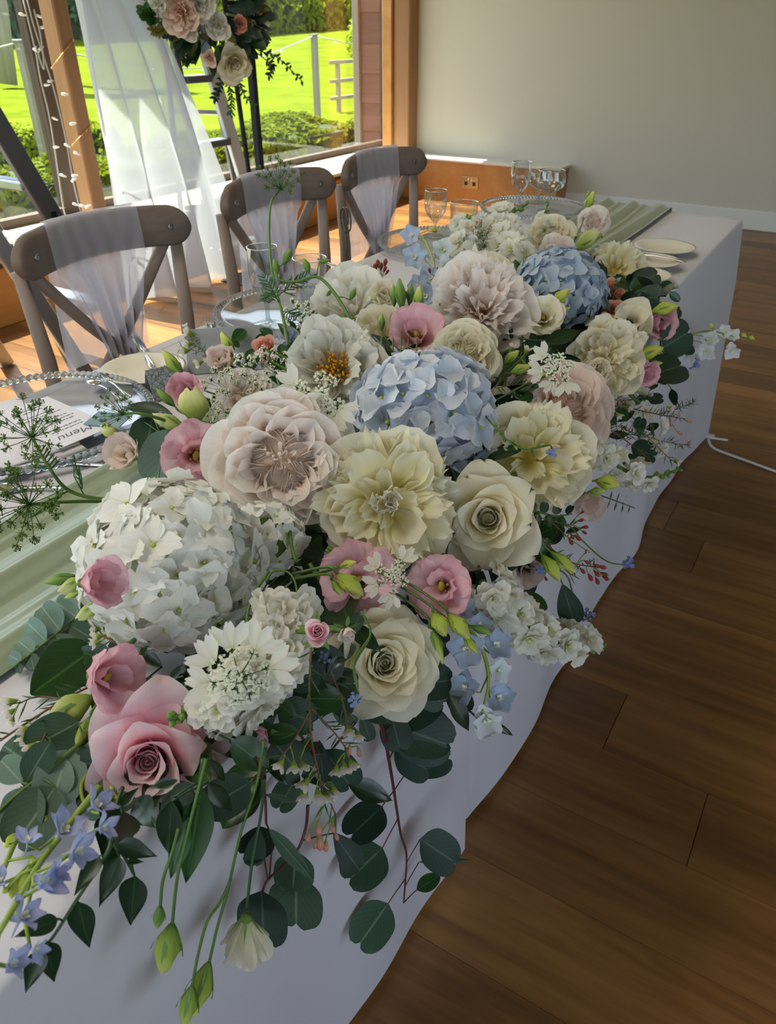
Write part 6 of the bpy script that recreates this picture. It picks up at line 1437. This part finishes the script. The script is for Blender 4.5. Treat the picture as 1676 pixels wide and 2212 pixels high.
wax('waxflower sprig with red berries hanging right over the cloth edge', [(lambda a: a)([(1140, 1130), (1185, 1180), (1235, 1215), (1285, 1225)]), [(1130, 1105), (1190, 1125), (1240, 1135)], [(1185, 1180), (1220, 1230), (1250, 1250)], [(1190, 1125), (1215, 1150), (1232, 1165)]],
    [(1262, 1186, 1272, 1196)], [(1246, 1126, 1262, 1122), (1254, 1140, 1272, 1138), (1256, 1146, 1268, 1154), (1232, 1152, 1240, 1166), (1240, 1156, 1256, 1168), (1228, 1164, 1238, 1178), (1262, 1196, 1274, 1192), (1260, 1210, 1274, 1218), (1252, 1226, 1264, 1240), (1280, 1218, 1296, 1226), (1290, 1222, 1310, 1228), (1282, 1232, 1296, 1246), (1296, 1236, 1314, 1244), (1300, 1244, 1316, 1254), (1270, 1238, 1280, 1256), (1286, 1246, 1294, 1264), (1252, 1110, 1262, 1104), (1176, 1244, 1182, 1256)], 'waxr', dz=-.02, seed=2)
wax('waxflower sprig with needle leaves spreading right at mid height', [[(1290, 880), (1350, 880), (1420, 895), (1480, 905)], [(1300, 860), (1360, 865), (1410, 850)], [(1300, 905), (1370, 935), (1440, 955), (1490, 962)], [(1400, 945), (1440, 985), (1460, 1000)], [(1420, 895), (1470, 880), (1500, 868)]],
    [(1352, 872, 1366, 884), (1330, 890, 1342, 904), (1440, 878, 1456, 884), (1456, 992, 1470, 1002)], [(1446, 908, 1452, 922), (1456, 894, 1470, 898), (1480, 908, 1494, 912), (1460, 930, 1474, 940), (1484, 952, 1492, 962), (1350, 920, 1358, 932)], dz=-.01, seed=3)
wax('dark needle-leaved waxflower sprig under the peach rose at right', [[(1270, 900), (1320, 930), (1370, 965), (1400, 990)], [(1290, 920), (1350, 940), (1390, 930)], [(1280, 915), (1300, 960)]], [], [], 'waxr', 1.6, dz=.02, seed=4)
wax('white waxflower reaching in from the left edge', [[(200, 1480), (140, 1510), (60, 1560), (0, 1600)], [(140, 1510), (80, 1505), (40, 1520)], [(110, 1530), (100, 1580), (80, 1620)]], [(40, 1512, 8, 1520), (34, 1530, 14, 1545), (70, 1570, 40, 1582), (62, 1582, 45, 1606), (78, 1604, 56, 1622), (30, 1545, 22, 1566)], [], 'waxb', 1.2, dz=-.02, seed=5)
wax('white waxflower at the left edge of the white hydrangea, low', [[(275, 1400), (235, 1380), (215, 1370)]], [(222, 1360, 196, 1358), (226, 1372, 198, 1378), (220, 1384, 196, 1392)], [], 'waxb', 1.2, dz=-.04, seed=6)
wax('waxflower sprig above the blush lisianthus on the left', [[(490, 800), (440, 760), (405, 720)], [(440, 760), (410, 755), (390, 750)]], [(420, 726, 396, 714), (420, 742, 396, 744), (412, 756, 386, 760), (404, 712, 398, 700), (440, 780, 420, 788)], [], 'waxb', 1.2, dz=-.01, seed=7)
wax('dark red waxflower buds standing at the back by the white peony', [[(836, 640), (828, 605), (822, 590)], [(830, 612), (808, 598)]], [], [(806, 592, 800, 574), (812, 590, 809, 568), (822, 586, 824, 566), (828, 590, 834, 574), (832, 594, 840, 582), (818, 580, 815, 560), (830, 578, 834, 558), (804, 598, 798, 586)], 'waxr', .2, dz=.02, seed=8)
wax('two dark red waxflower buds on short stems left of the white peony', [[(668, 700), (672, 680)], [(676, 704), (682, 682)]], [], [(671, 690, 668, 678), (682, 688, 684, 676)], 'waxr', .2, dz=.0, seed=9)
wax('waxflower sprig before the deeper blue hydrangea', [[(1120, 640), (1135, 605), (1150, 585)], [(1130, 620), (1160, 605), (1170, 590)], [(1128, 630), (1165, 625), (1175, 620)]], [(1138, 602, 1144, 586), (1160, 598, 1168, 584), (1164, 628, 1180, 618)], [], 'waxb', 1.2, dz=-.03, seed=10)
wax('waxflower sprig between cream rose and the right lace flower', [[(1070, 835), (1100, 800), (1125, 775)], [(1072, 838), (1120, 830), (1160, 832)], [(1080, 820), (1075, 780)]], [(1102, 758, 1108, 742), (1132, 766, 1142, 748), (1146, 792, 1160, 784)], [], 'waxb', 1.4, dz=-.03, seed=11)
wax('waxflower sprig standing at the back before the white stock', [[(1035, 560), (1040, 520), (1028, 490)], [(1040, 530), (1055, 500)], [(1040, 540), (1022, 505)]], [], [(1020, 500, 1016, 488), (1028, 490, 1028, 478), (1034, 488, 1038, 478), (1056, 500, 1062, 488)], 'waxb', 1.6, dz=-.05, seed=12)
wax('brown waxflower buds over the pale blue delphinium at the back', [[(950, 660), (948, 620), (938, 595)], [(948, 630), (962, 600)]], [(952, 590, 948, 578)], [(930, 592, 926, 578), (944, 588, 946, 576), (960, 596, 964, 584)], 'waxr', .2, dz=-.02, seed=13)
# ---- tiny blue flowers
forget('small blue forget-me-nots behind the tall green stem', 622, 728, 9, 18, 1); forget('small blue forget-me-nots beside the round grey-green leaf', 352, 905, 11, 18, 2, -.06)
forget('blue specks in the dark gap under the small spray rose', 700, 1424, 7, 14, 3, .0); forget('blue specks behind the hanging waxflower', 662, 1572, 7, 14, 4, .0)
forget('faded blue forget-me-nots lying on the full ivory rose', 766, 1512, 9, 16, 5, -.10, [(772, 1480), (765, 1430), (800, 1375)])
forget('blue forget-me-nots on a thin curved stem, out over the floor at right', 1358, 1216, 8, 12, 6, .0, [(1310, 1212), (1260, 1170), (1235, 1140), (1200, 1125)])
forget('pale blue forget-me-nots drooping to the right of the oval leaf', 1268, 1330, 9, 14, 7, .0, [(1240, 1290), (1225, 1245), (1190, 1220)])
forget('dark blue forget-me-nots below the white delphinium on the right', 1500, 785, 8, 12, 8, .02, [(1480, 770), (1430, 765)])
forget('tiny blue forget-me-nots in front of the loose yellow peony', 1192, 978, 6, 10, 9, -.10, [(1188, 962), (1150, 968)])
forget('tiny blue forget-me-nots between the berries and the ivory rose', 1165, 1230, 6, 10, 10, -.02)

# ---- foliage
def foliage(name, label, path, specs, kinds, m, r0=.0018, r1=.001, cat='foliage', **k):
    sk_ = {q: k.pop(q) for q in ('surf_', 'off', 'dz') if q in k}
    t, o, Q = spray(name, label, cat, path, m, r0, r1, **sk_)
    leaves(t, o, specs, kinds, **sk_, **k)
    for s in specs:
        f = (lambda u, v: onsurf(u, v, sk_.get('off', .02))) if sk_.get('surf_') else (lambda u, v: pos(u, v, sk_.get('dz', 0), sk_.get('off', .02)))
        a = f(s[0], s[1])-o; q = min(Q, key=lambda w_: (w_-a).length)
        if (q-a).length > .002: obj('leaf_stalk', G().tube([q, (q+a)/2+Vector((0, 0, .001)), a], .0008, 4), m, t)
    return t
foliage('eucalyptus', 'long hanging eucalyptus branch with red stem in front of the cloth', [(815, 1540), (832, 1600), (848, 1690), (865, 1800), (878, 1850), (872, 1950)],
        [(848, 1560, 945, 1500), (848, 1566, 975, 1612), (850, 1570, 972, 1590), (852, 1618, 928, 1668), (890, 1652, 974, 1636), (825, 1742, 752, 1812), (826, 1832, 748, 1905), (908, 1812, 985, 1866), (905, 1862, 1018, 1858, 'lance', .6), (900, 1922, 950, 1892, 'oval'), (838, 1952, 772, 2045)],
        ['populus2', 'populus2', 'populus', 'populus2'], M_stemr, .0022, .0012, surf_=True, off=.035, face=.85, seed=3)
foliage('eucalyptus', 'middle hanging eucalyptus twig with two drooping leaves', [(665, 1740), (660, 1790), (640, 1840), (600, 1880), (575, 1905), (565, 1935)],
        [(640, 1890, 640, 2005), (565, 1925, 572, 2040), (720, 1800, 775, 1880), (640, 1840, 632, 1925), (590, 1800, 520, 1850), (560, 1790, 545, 1870)], ['populus', 'populus2', 'spoon'], M_stemr, .0016, .001, surf_=True, off=.03, face=.85, seed=4)
foliage('eucalyptus', 'short eucalyptus twig with a narrow leaf left of the middle twig', [(560, 1640), (572, 1720), (575, 1780)], [(572, 1716, 642, 1734, 'lance'), (580, 1790, 678, 1905, 'lance'), (560, 1700, 480, 1790), (540, 1690, 440, 1750)], ['salal', 'populus2'], M_stemr, .0015, .001, surf_=True, off=.04, face=.7, seed=5)
foliage('eucalyptus', 'dark eucalyptus leaves right under the full ivory rose', [(860, 1480), (905, 1475), (950, 1490)], [(886, 1478, 978, 1470), (900, 1490, 960, 1520), (955, 1460, 1010, 1540, 'spoon'), (880, 1440, 960, 1430)], ['populus2'], M_stemr, off=.03, dz=.03, face=.8, seed=6)
foliage('eucalyptus', 'dark eucalyptus leaves under the hanging waxflower', [(640, 1540), (650, 1590), (700, 1640)], [(590, 1600, 655, 1680), (600, 1530, 680, 1560), (690, 1600, 700, 1690), (700, 1620, 760, 1700), (770, 1560, 730, 1500), (780, 1540, 800, 1600), (750, 1690, 850, 1730, 'ruscus'), (640, 1680, 600, 1750)], ['populus2', 'populus', 'spoon'], M_stemr, off=.02, dz=.02, face=.7, seed=7)
foliage('eucalyptus', 'silver dollar eucalyptus at the left edge below the waxflower', [(180, 1600), (110, 1660), (40, 1715), (-10, 1760)], [(46, 1690, 0, 1640), (52, 1700, 30, 1790), (55, 1690, 110, 1600, 'babygreen'), (108, 1640, 130, 1720), (150, 1620, 108, 1740), (45, 1700, 75, 1800, 'babygreen'), (170, 1560, 60, 1620, 'populus'), (120, 1700, 30, 1830, 'populus')], ['silver', 'silver', 'populus'], M_stem, .002, .0014, dz=-.01, off=.03, face=.8, seed=8)
foliage('eucalyptus', 'baby blue eucalyptus sprig lying on the runner at left', [(215, 1290), (150, 1345), (90, 1395), (30, 1440)], [(170, 1330, 215, 1285), (168, 1335, 120, 1300), (150, 1350, 200, 1380), (130, 1362, 90, 1310), (120, 1370, 150, 1420), (100, 1385, 60, 1345), (95, 1392, 105, 1435), (70, 1410, 40, 1385), (65, 1412, 75, 1450), (45, 1430, 20, 1415), (40, 1432, 45, 1455)], ['babygreen', 'babyblue'], M_stem, .0016, .001, dz=-.01, off=.02, face=.5, seed=9)
foliage('eucalyptus', 'round grey-green eucalyptus leaves behind the pink dark-throated lisianthus', [(420, 900), (380, 920), (345, 935)], [(330, 900, 312, 985, None, 1.0), (385, 930, 335, 1045), (300, 905, 375, 975)], ['populus', 'silver', 'populus'], M_stem, dz=-.01, off=.03, face=.85, seed=10)
foliage('eucalyptus', 'small leaved eucalyptus sprig right of the pointed ivory rose', [(1125, 1100), (1160, 1105), (1200, 1115), (1235, 1110)], [(1135, 1102, 1140, 1130), (1150, 1105, 1152, 1085), (1158, 1106, 1162, 1140), (1172, 1108, 1178, 1085), (1182, 1110, 1188, 1140), (1200, 1112, 1208, 1088), (1210, 1112, 1216, 1140), (1225, 1110, 1236, 1092)], ['oval', 'populus2'], M_stem, off=.03, dz=-.02, face=.6, seed=11)
foliage('eucalyptus', 'thin ladder-leaved sprig pointing right below the right stock', [(1290, 1068), (1330, 1082), (1372, 1098)], [(1318, 1078, 1322, 1060), (1318, 1080, 1312, 1098), (1332, 1083, 1338, 1064), (1332, 1085, 1326, 1104), (1346, 1088, 1352, 1070), (1346, 1090, 1342, 1108), (1360, 1094, 1364, 1080), (1360, 1096, 1356, 1108)], ['lance'], M_stemd, .001, .0007, off=.03, dz=.0, face=.1, seed=12)
foliage('eucalyptus', 'single oval eucalyptus leaf hanging right over the cloth', [(1185, 1215), (1205, 1240), (1215, 1262)], [(1215, 1262, 1240, 1346, 'spoon', 1.1)], ['spoon'], M_stem, off=.03, dz=-.01, face=.85, seed=13)
foliage('eucalyptus', 'broad dark eucalyptus leaves at the far right below the buds', [(1400, 770), (1425, 790), (1440, 800)], [(1408, 810, 1475, 790, None, 1.3), (1425, 755, 1490, 715), (1425, 700, 1482, 708, 'spoon'), (1420, 690, 1470, 670, 'spoon'), (1450, 750, 1500, 755, 'spoon')], ['populus2'], M_stem, off=.02, dz=.01, face=.7, seed=14)
foliage('salal', 'large veined green leaf at the left under the baby blue sprig', [(250, 1410), (215, 1420), (200, 1425)], [(205, 1400, 66, 1500, 'salal', 1.25)], ['salal'], M_stem, off=.02, dz=.01, face=.75, seed=15)
foliage('salal', 'large green leaves between the white hydrangea and stock', [(560, 1290), (540, 1295), (520, 1300)], [(560, 1300, 500, 1275, None, 1.5), (540, 1310, 470, 1345), (640, 1270, 720, 1300), (700, 1260, 610, 1330), (650, 1130, 700, 1180), (690, 1150, 640, 1200), (600, 1340, 700, 1310)], ['oval', 'salal', 'populus2'], M_stem, dz=.07, face=.8, seed=16)
foliage('ruscus', 'dark pointed leaf below the cream lisianthus cup', [(1120, 730), (1150, 735), (1180, 735)], [(1180, 742, 1255, 712, None, 1.0), (1190, 750, 1140, 770)], ['ruscus'], M_stemd, dz=-.03, face=.6, seed=17)
foliage('ruscus', 'dark slim leaf beside the green umbel on the left', [(370, 895), (330, 885), (300, 882)], [(370, 893, 262, 876, None, .7), (340, 1045, 250, 1075, None, .8)], ['ruscus'], M_stemd, dz=-.03, face=.45, seed=18)
foliage('ruscus', 'dark ruscus leaves hanging beneath the pink rose, centre left', [(440, 1640), (430, 1700), (410, 1780), (400, 1820)], [(436, 1700, 400, 1900, 'ruscus2', .8), (405, 1770, 370, 1895, 'ruscus2', .8), (372, 1730, 362, 1850), (450, 1690, 502, 1755), (380, 1720, 388, 1780), (455, 1640, 485, 1690), (500, 1730, 560, 1680, 'salal'), (640, 1640, 700, 1700), (560, 1640, 480, 1790, 'salal')], ['ruscus'], M_stemd, .002, .0012, surf_=True, off=.03, face=.7, seed=19)
foliage('smilax', 'trailing dark smilax vine with pointed leaves at the lower left', [(265, 1700), (245, 1760), (240, 1820), (215, 1870), (165, 1945), (110, 2030), (75, 2060)], [(250, 1770, 225, 1880), (255, 1822, 340, 1850), (258, 1850, 214, 1960), (215, 1848, 160, 1935), (168, 1948, 194, 2048), (125, 1985, 30, 2025), (100, 2035, 118, 2122), (88, 2050, 55, 2146), (275, 1860, 312, 1862, None, .8)], ['smilax'], M_stemd, .0016, .001, surf_=True, off=.03, face=.75, seed=20)
foliage('smilax', 'short dark smilax tail hanging right of the trailing vine', [(240, 1810), (268, 1850), (290, 1890)], [(292, 1892, 282, 2000), (260, 1740, 300, 1700), (262, 1750, 236, 1840)], ['smilax'], M_stemd, .0013, .001, surf_=True, off=.03, face=.75, seed=21)
foliage('ruscus', 'dark leaves behind the upright green buds', [(880, 780), (880, 750), (878, 730)], [(850, 770, 800, 720), (860, 790, 905, 740), (870, 790, 830, 740), (900, 790, 950, 750), (640, 750, 690, 705, 'ruscus2'), (650, 740, 600, 700, 'ruscus2'), (700, 720, 730, 700)], ['ruscus'], M_stemd, dz=.04, face=.6, seed=22)
foliage('ruscus', 'dark leaves in the gap right of the pale blue hydrangea', [(1050, 870), (1060, 900), (1055, 940)], [(1040, 860, 1090, 820), (1045, 870, 1080, 900), (1050, 1000, 1000, 1050), (970, 1060, 1000, 1110), (1000, 1180, 960, 1230), (980, 1200, 940, 1160)], ['ruscus'], M_stemd, dz=.05, face=.6, seed=23)
foliage('ruscus', 'dark narrow leaves at the right under the delphinium', [(980, 1480), (1000, 1520), (1040, 1560)], [(970, 1500, 1015, 1580), (1060, 1560, 1110, 1590, None, .6)], ['ruscus'], M_stemd, dz=.01, off=.03, face=.6, seed=24)
foliage('ruscus', 'small dark trailing leaves right below the broad eucalyptus leaf', [(1425, 810), (1450, 840), (1470, 885)], [(1440, 830, 1410, 820), (1450, 840, 1460, 880), (1420, 830, 1385, 850, 'oval'), (1400, 850, 1375, 880, 'oval')], ['ruscus'], M_stemd, .001, .0008, off=.02, dz=.02, face=.6, seed=25)
foliage('ruscus', 'green leafy sprig at the far right beside the table edge', [(1390, 640), (1430, 625), (1462, 635)], [(1400, 636, 1425, 612, None, .9), (1415, 632, 1440, 640), (1425, 628, 1450, 610), (1440, 628, 1465, 622), (1410, 640, 1420, 660), (1445, 632, 1468, 650)], ['oval'], M_stem, .0012, .0008, off=.02, dz=.02, face=.5, seed=26)
foliage('ruscus', 'dark leaves around the coral spray roses', [(1300, 640), (1310, 650), (1318, 660)], [(1300, 650, 1275, 690), (1310, 640, 1345, 650), (1318, 655, 1340, 690)], ['ruscus'], M_stemd, dz=.02, face=.6, seed=27)
foliage('ruscus', 'dark green leaves low on the left behind the pink ruffled lisianthus', [(280, 1500), (240, 1520), (200, 1560)], [(240, 1560, 140, 1640, 'spoon'), (200, 1600, 90, 1660, 'populus'), (480, 1440, 400, 1470), (470, 1430, 520, 1380), (350, 1440, 290, 1400), (620, 1480, 690, 1450), (440, 1590, 520, 1640), (500, 1600, 580, 1660, 'salal')], ['ruscus', 'populus2'], M_stemd, dz=.04, face=.7, seed=28)
addstems()

# ================================================================== artificial flowers on the stand by the window
SX = -2.9
def sp(u, v, x=SX): return onx(u, v, x)
o0 = sp(560, 345); base = Vector((SX, o0.y, 0))
fs = thing('flower_stand', 'dark metal flower stand holding the artificial flowers by the window', 'stand', base)
top = sp(548, 60)-base; M_iron = mat('dark_iron', '#33343a', .45, .6)
q1 = sp(556, 160)-base; q1.z = q1.z
obj('pole', G().cbox((-.018, -.018, 0), (.018, .018, top.z+.3), .003), M_iron, fs, smooth=False)
a = sp(508, 180)-base; b = sp(540, 420)-base; obj('side_pole', rail(Vector((0, a.y-.02, a.z+.35)), Vector((.02, b.y+.03, 0)), .024, .018, (0, 1, 0)), M_iron, fs, smooth=False)
obj('foot', G().cbox((-.2, -.2, 0), (.2, .2, .012), .004), M_iron, fs, smooth=False)
obj('cross_bar', rail((0, -.16, top.z+.1), (0, .1, top.z+.1), .02, .02, (0, 0, 1)), M_iron, fs, smooth=False)
P_silk = petalmat('silk_white', [(0, '#d8d4b8'), (1, '#ecebe6')], .2); P_silkb = petalmat('silk_blush', [(0, '#d9a58c'), (.5, '#ecc9b4'), (1, '#f0dfd4')], .2); P_silkp = petalmat('silk_pink', [(0, '#d98d80'), (1, '#eeb3a6')], .2); P_silkc = petalmat('silk_cream', [(0, '#d2cf9a'), (1, '#e8e4cb')], .2)
L_olive = leafmat('olive_leaf', '#6b6a1f', '#8a8a3f', .5, .15, .2); leafmesh('olive', L_olive, .5, PT, .25, seed=40)
C0 = sp(470, 60, SX+.02)
def silk(kind, label, u, v, s, ax, ay, m, n, seed, x):
    p = sp(u, v, x); dd = (p-EYE).dot(CF); R = s*dd/FPX/2; z = aim(p, ax, ay); M = frame(p, z, None, seed)
    t = thing('artificial_'+kind, label, 'flower', M)
    if kind == 'rose': tea_rose(t, R, m, n, .9, seed)
    elif kind == 'peony': peony(t, R, m, m, n, seed, fringe=.04, closed=.35)
    else: peony(t, R, m, m, n, seed, fringe=.1, closed=.6)
    obj('stem', G().tube([Vector((0, 0, -R*.4)), M.inverted() @ (C0+Vector((-.06, .02, 0)))], .004, 5), M_stemd, t)
silk('peony', 'artificial blush peony at the top left of the window flowers', 388, 28, 92, -.3, -.2, P_silkb, 26, 51, SX+.12)
silk('peony', 'artificial white peony at the top edge, centre of the window flowers', 428, 8, 78, 0, -.1, P_silk, 24, 52, SX+.14)
silk('rose', 'artificial cream rose lowest in the window flowers', 506, 138, 88, .1, -.35, P_silkc, 20, 53, SX+.14)
silk('peony', 'artificial white ruffled flower in the middle of the window flowers', 470, 58, 60, -.05, -.1, P_silk, 34, 54, SX+.16)
silk('ranunculus', 'artificial round pink bloom in the window flowers', 518, 53, 42, .1, 0, P_silkp, 40, 55, SX+.16)
silk('rose', 'artificial white rose at the right side of the window flowers', 562, 42, 55, .5, 0, P_silk, 16, 56, SX+.08)
silk('peony', 'artificial small white flower left of the middle in the window flowers', 412, 72, 40, -.2, -.4, P_silk, 18, 57, SX+.14)
silk('rose', 'artificial pale pink rose half hidden left of the cream rose', 452, 128, 40, -.3, -.3, P_silkb, 14, 58, SX+.10)
silk('peony', 'artificial white flower at the top left corner of the window flowers', 340, 8, 50, -.4, 0, P_silk, 18, 59, SX+.08)
silk('rose', 'artificial pink flower at the top right of the window flowers', 556, 8, 46, .4, .2, P_silkp, 14, 60, SX+.1)
ag = thing('artificial_greenery', 'dark artificial leaves packed round the window flowers', 'foliage', C0)
gr = random.Random(5)
for k in range(230):
    v3 = Vector((gr.gauss(0, 1), gr.gauss(0, 1), gr.gauss(0, .8))).normalized(); c = Vector((v3.x*.06-.0, v3.y*.25+.0, v3.z*.15+.05)); L = gr.uniform(.07, .12)
    obj('leaf', LEAF[gr.choice(('ruscus', 'populus2', 'oval', 'olive', 'spoon'))], None, ag, lm(c, c+(v3+Vector((gr.uniform(-.1, .7), gr.uniform(-.5, .5), -.3))).normalized()*L, v3+Vector((.6, -.5, .3)), 1.0))
for us, kd in (([(560, 110), (600, 125), (655, 178)], 'ruscus'), ([(480, 170), (470, 195), (462, 215)], 'ruscus'), ([(515, 170), (525, 200), (552, 235)], 'lance'), ([(495, 180), (500, 215), (498, 250)], 'lance'), ([(340, 40), (322, 35), (312, 22)], 'oval'), ([(360, 60), (340, 70), (330, 60)], 'olive'), ([(420, 120), (405, 128), (400, 135)], 'ruscus'), ([(575, 130), (588, 142), (580, 165)], 'ruscus')):
    Q = bez([sp(u, v, SX+.06)-C0 for u, v in us], 6); obj('stem', G().tube([Vector((-.02, .03, .02))]+Q, .0025, 5), M_stemd, ag)
    for k in range(2*len(Q)):
        p, d = at_(Q, k/(2*len(Q))); e = (Matrix.Rotation(k*2.6, 3, d) @ d.orthogonal().normalized() + d*.6).normalized(); obj('leaf', LEAF[kd], None, ag, lm(p, p+e*(.03 if kd != 'oval' else .04), Vector((.7, -.6, .3)), 1.0 if kd != 'lance' else 1.6))
